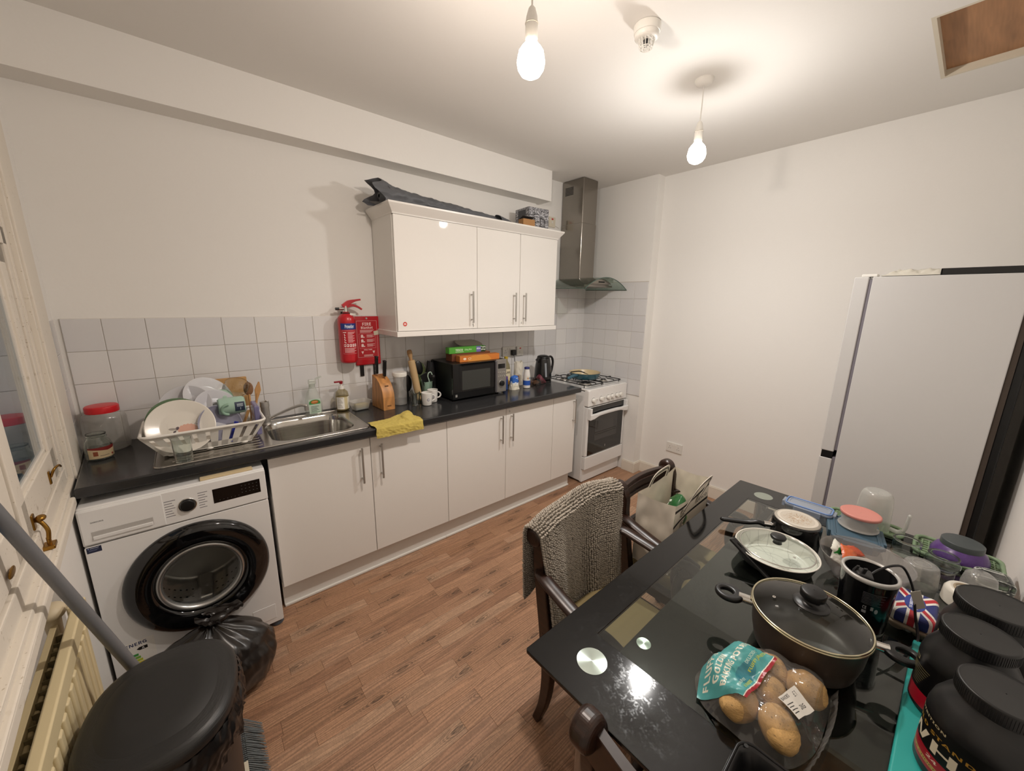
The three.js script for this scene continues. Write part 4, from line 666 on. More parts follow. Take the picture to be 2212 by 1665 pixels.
// ---- canvas shopping bag with its packets
{
  const g = thing('canvas_shopping_bag', 'beige canvas shopping bag with black stripes standing on the far side chair', 'shopping bag', [1.96, 0.481, 1.85], 0.08);
  const weave = dataTex(256, 256, (u, v) => { const k = 0.9 + 0.06 * Math.sin(u * 256 * 1.5) * Math.sin(v * 256 * 1.5) + 0.08 * wrapN(u, v, 6, 3.3); return [240 * k, 231 * k, 216 * k]; });
  const cm = std(0xffffff, 0.9, { map: weave, side: THREE.DoubleSide }), L = 0.2, D = 0.085, H = 0.33;
  const striped = canvasTex(512, 512, (c, w, h) => { c.fillStyle = '#ece4d4'; c.fillRect(0, 0, w, h); c.fillStyle = '#1d1b1a'; [40, 150, 260].forEach((y) => c.fillRect(0, y, w, 20)); c.fillStyle = '#3a3631'; for (let k = 0; k < 5; k++) { c.fillRect(150, 80 + k * 13, 70 - (k * 17) % 30, 6); c.fillRect(150, 185 + k * 12, 60 - (k * 13) % 26, 6); } c.font = 'bold 34px serif'; c.fillText('TESCO', 380, 130); });
  const wall = (a, b, sag) => surf((u, v) => { const x = a[0] + (b[0] - a[0]) * u, z = a[1] + (b[1] - a[1]) * u, o = Math.sin(u * PI) * Math.sin(v * PI * 0.9) * sag, nx = b[1] - a[1], nz = -(b[0] - a[0]), l = Math.hypot(nx, nz); return [x + nx / l * o + 0.008 * noise(u * 4, v * 4, sag * 50), v * (H - 0.03 * Math.sin(u * PI) * (sag > 0.012 ? 1 : 0.3)), z + nz / l * o]; }, 24, 24);
  const q = [[-L, -D], [L, -D], [L + 0.0, D], [-L, D]];
  obj('front_side', wall(q[3], q[2], 0.022), print(striped, 0.9), g);
  obj('back_side', wall(q[1], q[0], 0.012), cm, g);
  obj('end_gusset', wall(q[0], q[3], 0.008), cm, g);
  obj('end_gusset', wall(q[2], q[1], 0.008), cm, g);
  obj('bag_bottom', box(-L, L, 0.0, 0.003, -D, D), cm, g);
  // webbing handles: flat bands in a tilted plane, a black line woven down the middle
  const strap = (z, tilt, h) => { const line = [[-0.09, -0.19], [-0.09, -0.02], [-0.075, h * 0.75], [0, h], [0.075, h * 0.75], [0.09, -0.02], [0.09, -0.19]], o = new THREE.Group(); o.name = 'handle_strap'; g.add(o); o.position.set(0, H, z); o.rotation.x = tilt; obj('webbing', ext(ribbon(line, [0.03, 0.03], 60), 0.002), cm, o); obj('woven_stripe', T(ext(ribbon(line, [0.01, 0.01], 60), 0.0032), 0, 0, -0.0006), M.black, o); };
  strap(D + 0.02, 0.35, 0.07); strap(-D + 0.004, 0.25, 0.05);
}
{
  const gp = canvasTex(256, 256, (c, w, h) => { c.fillStyle = '#1f5a2c'; c.fillRect(0, 0, w, h); c.fillStyle = '#74b82e'; c.fillRect(0, 0, 90, h); c.fillStyle = '#e6ebe0'; c.font = 'bold 90px sans-serif'; c.save(); c.translate(150, 200); c.rotate(-1.2); c.fillText('Pod', 0, 40); c.restore(); c.fillStyle = '#e9e6da'; c.fillRect(0, 200, 60, 56); });
  const pk = tag(obj('crisp_packet', surf((u, v) => { const a = u * TAU, e = Math.sin(v * PI) ** 0.5; return [Math.cos(a) * 0.075 * (0.5 + 0.5 * e), v * 0.2, Math.sin(a) * 0.05 * e + 0.006 * noise(u * 9, v * 9, 3)]; }, 40, 30), print(gp, 0.3)), 'green shiny food packet poking out of the canvas bag', 'packet');
  pk.position.set(1.93, 0.565, 1.865); pk.rotation.set(0.2, 0.5, -0.5);
  const p2 = tag(obj('clear_packet', surf((u, v) => { const a = u * TAU, e = Math.sin(v * PI) ** 0.5; return [Math.cos(a) * 0.05 * (0.5 + 0.5 * e), v * 0.2, Math.sin(a) * 0.035 * e + 0.006 * noise(u * 9, v * 9, 7)]; }, 30, 24), std(0xb7ab8e, 0.35, { side: THREE.DoubleSide })), 'brown and clear food packet inside the canvas bag', 'packet');
  p2.position.set(1.83, 0.54, 1.83); p2.rotation.set(-0.1, 0.2, -0.15);
}
// ================================================================ things on the worktop
const Y0 = WY + 0.0006;
{
  const g = thing('sweet_jar', 'large clear plastic jar with a red screw lid in the worktop corner', 'jar', [-0.045, Y0, 0.095]);
  obj('jar_body', lathe([[0.001, 0.002], [0.066, 0.002], [0.074, 0.01], [0.076, 0.03], [0.076, 0.15], [0.07, 0.168], [0.056, 0.178], [0.054, 0.195]], 48), M.clear, g);
  obj('lid', lathe([[0.056, 0.18], [0.0575, 0.184], [0.0575, 0.206], [0.053, 0.211], [0.001, 0.212]], 48), M.redLid, g);
}
{
  const g = thing('small_glass_jar', 'small empty glass jar with a paper label in front of the red-lidded jar', 'jar', [-0.062, Y0, 0.232]); g.scale.setScalar(1.06);
  obj('jar_body', vessel([[0.001, 0.001], [0.036, 0.001], [0.041, 0.008], [0.042, 0.06], [0.038, 0.075], [0.029, 0.088], [0.028, 0.104], [0.03, 0.106], [0.03, 0.11]]), M.glass, g);
  obj('neck_ring', T(new THREE.TorusGeometry(0.0295, 0.002, 8, 36), 0, 0.096, 0, PI / 2), M.glass, g);
  const tx = canvasTex(512, 200, (c, w, h) => { c.fillStyle = '#cbb894'; c.fillRect(0, 0, w, h); c.fillStyle = '#7c1f1c'; c.beginPath(); c.moveTo(0, 0); c.lineTo(w, 0); c.lineTo(w, 24); c.lineTo(w / 2, 70); c.lineTo(0, 24); c.fill(); c.fillStyle = '#8c4a30'; c.fillRect(70, 70, 60, 80); c.fillStyle = '#5b5348'; c.fillRect(150, 150, 120, 8); c.font = 'bold 50px serif'; c.fillText('LO', 420, 70); c.fillStyle = '#9d2b22'; c.fillRect(310, 140, 30, 30); });
  obj('label', T(new THREE.CylinderGeometry(0.0424, 0.0424, 0.046, 36, 1, true, -0.7, 2.9), 0, 0.035, 0), print(tx, 0.6), g);
}
// dish rack
{
  const g = thing('dish_rack', 'white plastic dish drying rack on the drainer', 'dish rack', [0.315, Y0 + 0.0055, 0.30]), m = std(0xe6e2da, 0.35, { side: THREE.DoubleSide });
  const a = 0.165, b = 0.115, A = 0.225, B = 0.165, h0 = 0.012, h1 = 0.115;   // bottom and rim half sizes
  obj('base_tray', [rbox(-a, a, h0 - 0.004, h0, -b, b, 0.002)], m, g);
  obj('rim', [tube(rrect(-A, A, -B, B, 0.035).getSpacedPoints(60).map((p) => [p.x, h1, p.y]), 0.006, 160, 8, true), slab((() => { const s = rrect(-A - 0.006, A + 0.006, -B - 0.006, B + 0.006, 0.04); s.holes.push(rrect(-A + 0.006, A - 0.006, -B + 0.006, B - 0.006, 0.03, THREE.Path)); return s; })(), h1 - 0.002, 0.004)], m, g);
  // sides: slats between bottom and rim
  const strip = (p0, p1, q0, q1, t0, t1) => surf((u, v) => { const t = t0 + (t1 - t0) * u, k = v; return [0, 1, 2].map((i) => (p0[i] + (p1[i] - p0[i]) * t) * (1 - k) + (q0[i] + (q1[i] - q0[i]) * t) * k); }, 1, 4);
  const side = (p0, p1, q0, q1, n) => {
    const g2 = []; g2.push(surf((u, v) => { const k = v * 0.28; return [0, 1, 2].map((i) => (p0[i] + (p1[i] - p0[i]) * u) * (1 - k) + (q0[i] + (q1[i] - q0[i]) * u) * k); }, 8, 1));
    g2.push(surf((u, v) => { const k = 0.84 + v * 0.16; return [0, 1, 2].map((i) => (p0[i] + (p1[i] - p0[i]) * u) * (1 - k) + (q0[i] + (q1[i] - q0[i]) * u) * k); }, 8, 1));
    for (let i = 0; i <= n; i++) { const w = 0.33 / n, c = i / n; g2.push(strip(p0, p1, q0, q1, Math.max(0, c - w), Math.min(1, c + w))); }
    return g2;
  };
  const B0 = [[-a, h0, b], [a, h0, b], [a, h0, -b], [-a, h0, -b]], R0 = [[-A, h1, B], [A, h1, B], [A, h1, -B], [-A, h1, -B]];
  [[0, 1, 9], [1, 2, 5], [2, 3, 9], [3, 0, 5]].forEach(([i, j, n]) => obj('slatted_side', side(B0[i], B0[j], R0[i], R0[j], n), m, g));
  for (const [x, z] of [[-a + 0.03, b - 0.01], [a - 0.03, b - 0.01], [0, b - 0.01], [-a + 0.03, -b + 0.02], [a - 0.03, -b + 0.02]]) obj('foot', sph(0.016, x, 0.0085, z, 1, 0.5, 1, 16, 10), m, g);
}
const plateShape = (R, d = 0.02) => lathe([[0.001, 0.004], [R * 0.55, 0.003], [R * 0.62, 0.006], [R * 0.9, d - 0.003], [R, d], [R, d + 0.003], [R * 0.97, d + 0.003], [R * 0.62, 0.011], [R * 0.55, 0.008], [0.001, 0.008]], 64);
function dish(name, label, R, mat, pos, rot, depth = 0.02, group = 'plates in the dish rack') {
  const g = thing(name, label, 'plate', pos, 0, group); obj('dish_body', plateShape(R, depth), mat, g); g.rotation.set(...rot, 'YXZ'); return g;
}
const RX = 0.315, RZ = 0.30, RY = Y0 + 0.03;
{ // front plate with the painted sheep
  const p = dish('dinner_plate', 'large cream dinner plate with a painted pink sheep, frontmost in the rack', 0.124, phys(0xd9d3c8, 0.18, { clearcoat: 0.3 }), [RX - 0.088, RY + 0.094, RZ + 0.078], [1.06, 0.06, 0]);
  const tx = canvasTex(512, 320, (c, w, h) => {
    c.fillStyle = '#d9d3c8'; c.fillRect(0, 0, w, h); c.fillStyle = '#d3a491'; c.beginPath(); c.ellipse(300, 170, 150, 100, 0, 0, TAU); c.fill();
    for (let i = 0; i < 16; i++) { c.beginPath(); c.arc(300 + Math.cos(i * 0.4) * 140, 170 + Math.sin(i * 0.4) * 92, 20, 0, TAU); c.fill(); }
    c.fillStyle = '#5b4f55'; c.beginPath(); c.ellipse(140, 130, 26, 40, 0.7, 0, TAU); c.fill(); c.beginPath(); c.ellipse(95, 190, 18, 28, 0.9, 0, TAU); c.fill(); c.fillStyle = '#9c958c'; c.beginPath(); c.ellipse(70, 130, 62, 24, 0.15, 0, TAU); c.fill();
    c.strokeStyle = '#6f625f'; c.lineWidth = 6; for (const [x, y] of [[410, 80], [440, 96], [440, 210], [470, 225]]) { c.beginPath(); c.moveTo(x, y); c.lineTo(x + 34, y - 8); c.stroke(); }
  });
  const d = obj('painted_sheep', new THREE.PlaneGeometry(0.115, 0.072), print(tx, 0.25), p); d.rotation.x = -PI / 2; d.position.set(0.01, 0.0088, 0.012);
}
dish('side_plate', 'grey white plate tilted at the left back of the rack', 0.105, phys(0xc4c3c6, 0.2), [RX - 0.06, RY + 0.155, RZ - 0.045], [1.0, -0.25, 0]);
dish('side_plate', 'grey white plate leaning at the back of the rack near the bottle', 0.11, phys(0xc9c8ca, 0.2), [RX + 0.02, RY + 0.175, RZ - 0.09], [1.05, 0.55, 0]);
dish('side_plate', 'smaller grey white plate between the two tilted plates', 0.1, phys(0xbebdc2, 0.2), [RX + 0.045, RY + 0.13, RZ - 0.02], [1.1, 0.5, 0]);
dish('green_plate', 'dark green plate behind the painted plate', 0.11, std(0x5b7454, 0.3), [RX - 0.1, RY + 0.11, RZ + 0.045], [1.2, 0.05, 0]);
{
  const g = thing('soup_bowl', 'translucent lilac bowl standing on edge behind the painted plate', 'bowl', [RX + 0.035, RY + 0.06, RZ + 0.03]);
  obj('bowl_body', lathe([[0.001, 0], [0.04, 0.002], [0.075, 0.02], [0.092, 0.05], [0.094, 0.052], [0.09, 0.05], [0.072, 0.024], [0.001, 0.004]], 48), phys(0xa4a3b6, 0.15, { transmission: 0.35, thickness: 0, side: THREE.DoubleSide }), g); g.rotation.set(1.15, 0.45, 0, 'YXZ');
}
{
  const g = thing('pink_whisk_brush', 'magenta dish brush with a round flower head lying over the plates', 'dish brush', [RX - 0.1, RY + 0.185, RZ + 0.02]);
  obj('flower_head', [T(lathe([[0.001, 0.004], [0.01, 0.004], [0.012, 0.0], [0.024, 0.006], [0.031, 0.016], [0.029, 0.018], [0.02, 0.01], [0.001, 0.008]], 32), 0, 0, 0, 1.2, 0.2, 0)], std(0x9c2a72, 0.4, { side: THREE.DoubleSide }), g);
  obj('handle', capTube([[0, 0, -0.005], [0.04, -0.012, 0], [0.09, -0.03, 0.005]], 0.004, 20, 8), std(0xa8364a, 0.4), g);
}
{
  const g = thing('blue_handled_slicer', 'blue plastic blade slanting down behind the rack slats', 'utensil', [RX + 0.08, Y0 + 0.03, RZ + 0.12]);
  obj('blade', [T(rbox(-0.009, 0.009, 0, 0.1, -0.002, 0.002, 0.0015), 0, 0, 0, 0, 0, -0.35)], std(0x1f2a8a, 0.3), g);
}
{
  const g = thing('green_blender_cup', 'mint green drinking bottle lying on its side in the rack', 'bottle', [RX + 0.105, RY + 0.148, RZ + 0.005]);
  obj('cup_body', [T(lathe([[0.001, 0], [0.036, 0], [0.041, 0.008], [0.043, 0.07], [0.042, 0.10], [0.036, 0.11], [0.001, 0.112]], 40), -0.05, 0, 0, 0, 0, -PI / 2)], std(0x9fbcab, 0.35), g);
  obj('handle_loop', [T(new THREE.TorusGeometry(0.028, 0.007, 10, 24, PI), -0.01, -0.01, 0.038, 0.3, 0, PI / 2)], std(0x8fae9a, 0.35), g);
  const tx = canvasTex(128, 96, (c, w, h) => { c.fillStyle = '#28344a'; c.fillRect(0, 0, w, h); c.fillStyle = '#b9c4c8'; for (let i = 0; i < 3; i++) c.fillRect(26 + i * 14, 16, 7, 60); c.fillRect(76, 40, 34, 6); });
  obj('label', [T(new THREE.CylinderGeometry(0.0436, 0.0436, 0.04, 20, 1, true, -0.55, 1.1), 0.035, 0, 0, 0, 0, -PI / 2)].map((q) => q), print(tx, 0.4), g);
  const g2 = thing('green_blender_cup', 'paler mint bottle lying behind the labelled mint bottle', 'bottle', [RX + 0.075, RY + 0.172, RZ - 0.085]);
  obj('cup_body', [T(lathe([[0.001, 0], [0.036, 0], [0.041, 0.008], [0.043, 0.05], [0.038, 0.075], [0.02, 0.09], [0.001, 0.092]], 40), -0.04, 0, 0, 0, 0.2, -PI / 2)], std(0x9ab6a2, 0.4), g2);
}
{
  const g = thing('glass_bowl', 'clear glass bowl tipped over in the rack by the wooden spoons', 'bowl', [RX + 0.135, RY + 0.185, RZ - 0.075]);
  obj('bowl_body', vessel([[0.001, 0], [0.03, 0.001], [0.05, 0.03], [0.055, 0.065], [0.057, 0.068]]), M.glass, g); g.rotation.set(-0.9, 0.2, -0.3);
  const h = thing('clear_container', 'clear plastic food box upside down in the right end of the rack', 'food box', [RX + 0.13, Y0 + 0.022, RZ + 0.065]);
  obj('box_shell', [T(new RoundedBoxGeometry(0.12, 0.075, 0.085, 3, 0.014), 0, 0.0378, 0)], pane(0xe4e2de, 0.15), h);
  const k = thing('lilac_colander', 'lilac tinted plastic holder standing at the right end of the rack', 'holder', [RX + 0.205, Y0 + 0.022, RZ + 0.0]);
  obj('holder_body', [rbox(-0.012, 0.012, 0, 0.15, -0.07, 0.07, 0.006)], phys(0xa9a5d0, 0.15, { transmission: 0.6, thickness: 0 }), k);
}
{
  const spoon = (label, x, z, rx, rz, pointed) => {
    const g = thing('wooden_spoon', label, 'spoon', [x, Y0 + 0.03, z]); g.rotation.set(rx, 0, rz);
    obj('spoon_handle', [bar([0, 0, 0], [0, 0.17, 0], 0.0055, 0.006, 10)], M.wood, g);
    if (pointed) obj('spoon_blade', [T(ext(ribbon([[0, 0.14], [0, 0.19], [0, 0.235]], [0.012, 0.03, 0.006]), 0.007, 0.002), 0, 0, -0.0035)], M.wood, g); else obj('spoon_bowl', [sph(1, 0, 0.2, 0, 0.022, 0.036, 0.007)], std(0x7c5636, 0.6), g);
  };
  spoon('dark wooden spoon standing bowl up at the right of the rack', RX + 0.195, RZ - 0.1, -0.1, -0.02, false);
  spoon('pale wooden spatula with a pointed tip at the right end of the rack', RX + 0.2, RZ - 0.11, -0.12, -0.22, true);
}
{
  const g = thing('chopping_board', 'wooden chopping board leaning on the tiles behind the rack', 'chopping board', [0.41, Y0, 0.03]);
  const b = obj('board', metric(rbox(-0.115, 0.115, 0, 0.272, -0.008, 0.008, 0.006, 3), 3), std(0xb98f5a, 0.6, { bumpMap: rep(brush, 1, 3), bumpScale: 0.0002 }), g); b.rotation.x = -0.09; b.position.z = 0.02;
}
{
  const g = thing('drinking_glass', 'clear tumbler standing on the drainer in front of the rack', 'glass', [0.222, Y0 + 0.005, 0.505]);
  obj('glass_wall', vessel([[0.001, 0.001], [0.0305, 0.001], [0.0345, 0.105]], 0.0022), M.glass, g);
}
// ---- bottles behind the sink
{
  const g = thing('spray_bottle', 'clear empty washing-up spray bottle behind the sink', 'bottle', [0.842, Y0 + 0.0035, 0.085]); g.scale.setScalar(1.15);
  obj('bottle_body', T(lathe([[0.001, 0], [0.036, 0], [0.041, 0.01], [0.041, 0.06], [0.037, 0.085], [0.025, 0.125], [0.016, 0.15], [0.015, 0.165]], 40), 0, 0, 0, 0, 0, 0, 1.05, 1, 0.7), phys(0xf6f8f5, 0.08, { transmission: 0.92, thickness: 0, side: THREE.DoubleSide }), g);
  obj('spray_head', [rbox(-0.016, 0.02, 0.165, 0.192, -0.012, 0.012, 0.006), T(rbox(0.0, 0.034, -0.004, 0.004, -0.006, 0.006, 0.002), 0.018, 0.192, 0, 0, 0, 0.35), cyl(0.014, 0.014, 0.016, 0, 0.152, 0, 20)], phys(0xecefea, 0.2, { transmission: 0.75, thickness: 0, side: THREE.DoubleSide }), g);
  const tx = canvasTex(256, 320, (c, w, h) => { c.fillStyle = '#bccdbc'; c.fillRect(0, 0, w, h); c.fillStyle = '#3c8a44'; c.beginPath(); c.ellipse(128, 80, 120, 66, 0, PI, TAU); c.fill(); c.fillRect(8, 78, 240, 36); c.fillStyle = '#b8632e'; c.beginPath(); c.ellipse(128, 66, 80, 38, 0, 0, TAU); c.fill(); c.fillStyle = '#d8b97a'; c.fillRect(76, 52, 104, 14); c.fillStyle = '#44524a'; for (let i = 0; i < 5; i++) c.fillRect(40, 160 + i * 26, 170 - (i * 47) % 70, 10); c.fillStyle = '#8aa58e'; c.fillRect(30, 286, 200, 20); });
  const l = obj('label', new THREE.PlaneGeometry(0.058, 0.078), print(tx, 0.4), g); l.position.set(0, 0.052, 0.0292);
}
{
  const g = thing('soap_dispenser', 'pump soap bottle with a red nozzle beside the sink', 'soap', [1.012, Y0 + 0.0035, 0.085]); g.scale.setScalar(1.15);
  obj('bottle_body', lathe([[0.001, 0], [0.032, 0], [0.035, 0.006], [0.035, 0.085], [0.031, 0.105], [0.018, 0.118], [0.014, 0.124]], 40), pane(0xe2dcc8, 0.08), g);
  obj('liquid', lathe([[0.001, 0.003], [0.031, 0.003], [0.033, 0.008], [0.033, 0.078], [0.001, 0.078]], 36), phys(0xc9bd94, 0.25, { transmission: 0.4, thickness: 0 }), g);
  obj('pump_collar', [cyl(0.0155, 0.0145, 0.018, 0, 0.12, 0, 24), cyl(0.005, 0.005, 0.02, 0, 0.138, 0, 12)], M.plastic, g);
  obj('pump_head', [cyl(0.008, 0.01, 0.014, 0, 0.15, 0, 20), rbox(-0.036, 0.006, 0.158, 0.167, -0.006, 0.006, 0.003)], std(0x8c1220, 0.35), g);
  const tx = canvasTex(256, 256, (c, w, h) => { c.fillStyle = '#e7e4dc'; c.fillRect(0, 0, w, h); c.fillStyle = '#77736c'; for (let i = 0; i < 9; i++) c.fillRect(20, 20 + i * 24, 90 - (i * 31) % 40, 8); c.fillStyle = '#ccbf97'; c.fillRect(128, 0, 60, h); c.fillStyle = '#8d887e'; for (let i = 0; i < 8; i++) c.fillRect(200, 30 + i * 26, 46, 6); });
  obj('label', T(new THREE.CylinderGeometry(0.0354, 0.0354, 0.068, 32, 1, true, -1.2, 2.4), 0, 0.046, 0), print(tx, 0.45), g);
}
{
  const g = thing('sponge_tub', 'open clear plastic tub beside the soap', 'tub', [1.108, Y0, 0.125], 0.12);
  const m = phys(0xe2e0da, 0.25, { transmission: 0.6, thickness: 0, side: THREE.DoubleSide });
  const ring = (x, z, r, y) => rrect(-x, x, -z, z, r).getSpacedPoints(48).map((p) => [p.x, y, p.y]), rs = [ring(0.006, 0.004, 0.003, 0.002), ring(0.045, 0.03, 0.012, 0.002), ring(0.048, 0.033, 0.013, 0.008), ring(0.06, 0.043, 0.016, 0.058), ring(0.065, 0.047, 0.018, 0.059)];
  obj('tub_shell', surf((u, v) => rs[Math.round(v * 4)][Math.round(u * 48)], 48, 4, true), m, g);
  const s = thing('scouring_sponge', 'yellow sponge with a dark green scouring side in the clear tub', 'sponge', [1.115, Y0 + 0.0035, 0.128], 0.25);
  obj('foam', [rbox(-0.038, 0.038, 0.012, 0.034, -0.024, 0.024, 0.004)], std(0xb9a53a, 0.95), s);
  obj('scourer', [rbox(-0.038, 0.038, 0, 0.012, -0.024, 0.024, 0.002)], std(0x2c4a38, 1), s);
}
// ---- knife block and knives
{
  const bx = 1.248, bz = 0.165, turn = 0.0;
  const g = thing('knife_block', 'curved beech wood knife block holding black-handled knives', 'knife block', [bx, Y0, bz], 0.06);
  const s = new THREE.Shape(); s.moveTo(0.088, 0); s.lineTo(0.088, 0.085); s.quadraticCurveTo(0.078, 0.16, 0.01, 0.197); s.quadraticCurveTo(-0.02, 0.212, -0.062, 0.216); s.lineTo(-0.085, 0); s.lineTo(0.088, 0);
  obj('block', metric(T(ext(s, 0.08, 0.004, 3, 20), 0.04, 0, 0, 0, -PI / 2, 0), 4), std(0xffffff, 0.45, { map: dataTex(256, 256, (u, v) => { const k = 0.93 + 0.07 * Math.sin((u * 6 + 0.8 * wrapN(u, v, 3, 2)) * TAU) + 0.05 * noise(u * 90, v * 6, 1); return [196 * k, 138 * k, 80 * k]; }) }), g);
  obj('logo', box(-0.014, 0.014, 0.022, 0.032, 0.0878, 0.0884), std(0x7c5228, 0.6), g);
  obj('empty_slot', [T(rbox(-0.012, 0.012, -0.003, 0.003, -0.004, 0.004, 0.001), 0, 0.1545, 0.062, 0.9)], std(0x5d3c1d, 0.8), g);
  const knife = (label, x, z, y, rx, len) => { const k = thing('kitchen_knife', label, 'knife', [bx + x, Y0 + y, bz + z], 0.06, undefined); k.rotation.set(rx, 0.06, 0); obj('blade', [box(-0.0008, 0.0008, -0.05, 0.012, -0.012, 0.012)], M.chrome, k); const h = obj('knife_handle', [rbox(-0.009, 0.009, 0.008, len, -0.013, 0.013, 0.006, 3), rbox(-0.0095, 0.0095, len - 0.008, len + 0.002, -0.0125, 0.0125, 0.003)], M.black, k); for (const t of [0.25, 0.5, 0.75]) obj('rivet', [cylX(0.0025, 0.019, 0, len * t, 0, 10)], M.chrome, h); };
  knife('long black-handled knife at the back of the knife block', -0.022, -0.03, 0.218, 0.1, 0.125);
  knife('shorter black-handled knife at the front of the knife block', 0.012, 0.012, 0.203, 0.18, 0.115);
}
// ---- tall jar, glasses, mugs, utensils
{
  const g = thing('pasta_jar', 'tall clear jar with a white lid beside the knife block', 'jar', [1.37, Y0, 0.165]);
  obj('jar_body', lathe([[0.001, 0.002], [0.04, 0.002], [0.043, 0.008], [0.044, 0.2], [0.043, 0.21]], 40), M.clear, g);
  obj('lid', lathe([[0.046, 0.198], [0.047, 0.202], [0.047, 0.222], [0.044, 0.226], [0.001, 0.226]], 40), M.plastic, g);
  obj('lid_ridges', Array.from({ length: 40 }, (_, i) => { const a = i / 40 * TAU; return cyl(0.0012, 0.0012, 0.018, Math.cos(a) * 0.047, 0.203, Math.sin(a) * 0.047, 5); }), M.plastic, g).userData.kind = 'stuff';
  const d = thing('black_bowl_scoop', 'dark kitchen scoop standing behind the tall jar', 'utensil', [1.455, Y0, 0.1]);
  obj('scoop', [sph(0.045, 0, 0.125, 0, 0.75, 1.35, 0.3), bar([0, 0, 0], [0, 0.08, 0], 0.008, 0.006)], M.black, d);
}
{
  const g = thing('rolling_pin', 'wooden rolling pin standing upright behind the tumbler', 'rolling pin', [1.508, Y0 + 0.001, 0.175]); g.rotation.z = 0.13; g.rotation.x = -0.1; g.scale.setScalar(1.14);
  obj('roller', [lathe([[0.001, 0.05], [0.018, 0.05], [0.0215, 0.056], [0.0215, 0.255], [0.018, 0.262], [0.001, 0.262]], 28)], std(0xb79a70, 0.65), g);
  obj('grip', [lathe([[0.001, 0.004], [0.011, 0.006], [0.013, 0.02], [0.009, 0.045], [0.009, 0.052]], 20)], std(0xb79a70, 0.65), g);
  obj('grip', [lathe([[0.009, 0.26], [0.011, 0.28], [0.0155, 0.298], [0.0155, 0.315], [0.012, 0.325], [0.001, 0.327]], 20)], std(0xa8845a, 0.65), g);
}
{
  const g = thing('tumbler', 'faceted glass tumbler in front of the rolling pin', 'glass', [1.44, Y0, 0.245]);
  obj('glass_wall', vessel([[0.001, 0.001], [0.029, 0.001], [0.034, 0.095]], 0.003, 12), M.glass, g);
}
function mug(label, x, z, turn) {
  const g = thing('mug', label, 'mug', [x, Y0, z], turn, 'white mugs in front of the microwave');
  obj('cup', lathe([[0.001, 0], [0.027, 0], [0.031, 0.004], [0.034, 0.03], [0.0375, 0.085], [0.037, 0.09], [0.0345, 0.088], [0.031, 0.02], [0.001, 0.008]], 40), phys(0xd9d6d0, 0.2, { clearcoat: 0.3 }), g);
  obj('handle', [T(new THREE.TorusGeometry(0.021, 0.0048, 10, 28, PI * 1.15), 0.034, 0.048, 0, 0, 0, -PI * 0.57, 1, 1.25, 1)], phys(0xd9d6d0, 0.2), g);
  obj('grey_motif', T(new THREE.CylinderGeometry(0.0363, 0.0347, 0.034, 20, 1, true, -0.5, 1.0), 0, 0.042, 0), print(canvasTex(64, 64, (c) => { c.fillStyle = '#d9d6d0'; c.fillRect(0, 0, 64, 64); c.fillStyle = '#98959a'; c.beginPath(); c.ellipse(30, 30, 20, 22, 0.4, 0, TAU); c.fill(); c.fillStyle = '#c4c1c2'; c.beginPath(); c.ellipse(36, 26, 12, 14, 0.4, 0, TAU); c.fill(); }), 0.3), g);
}
mug('white mug with a grey motif, nearer the worktop edge', 1.505, 0.29, -0.15);
mug('white mug standing just behind the front mug', 1.578, 0.235, -0.15);
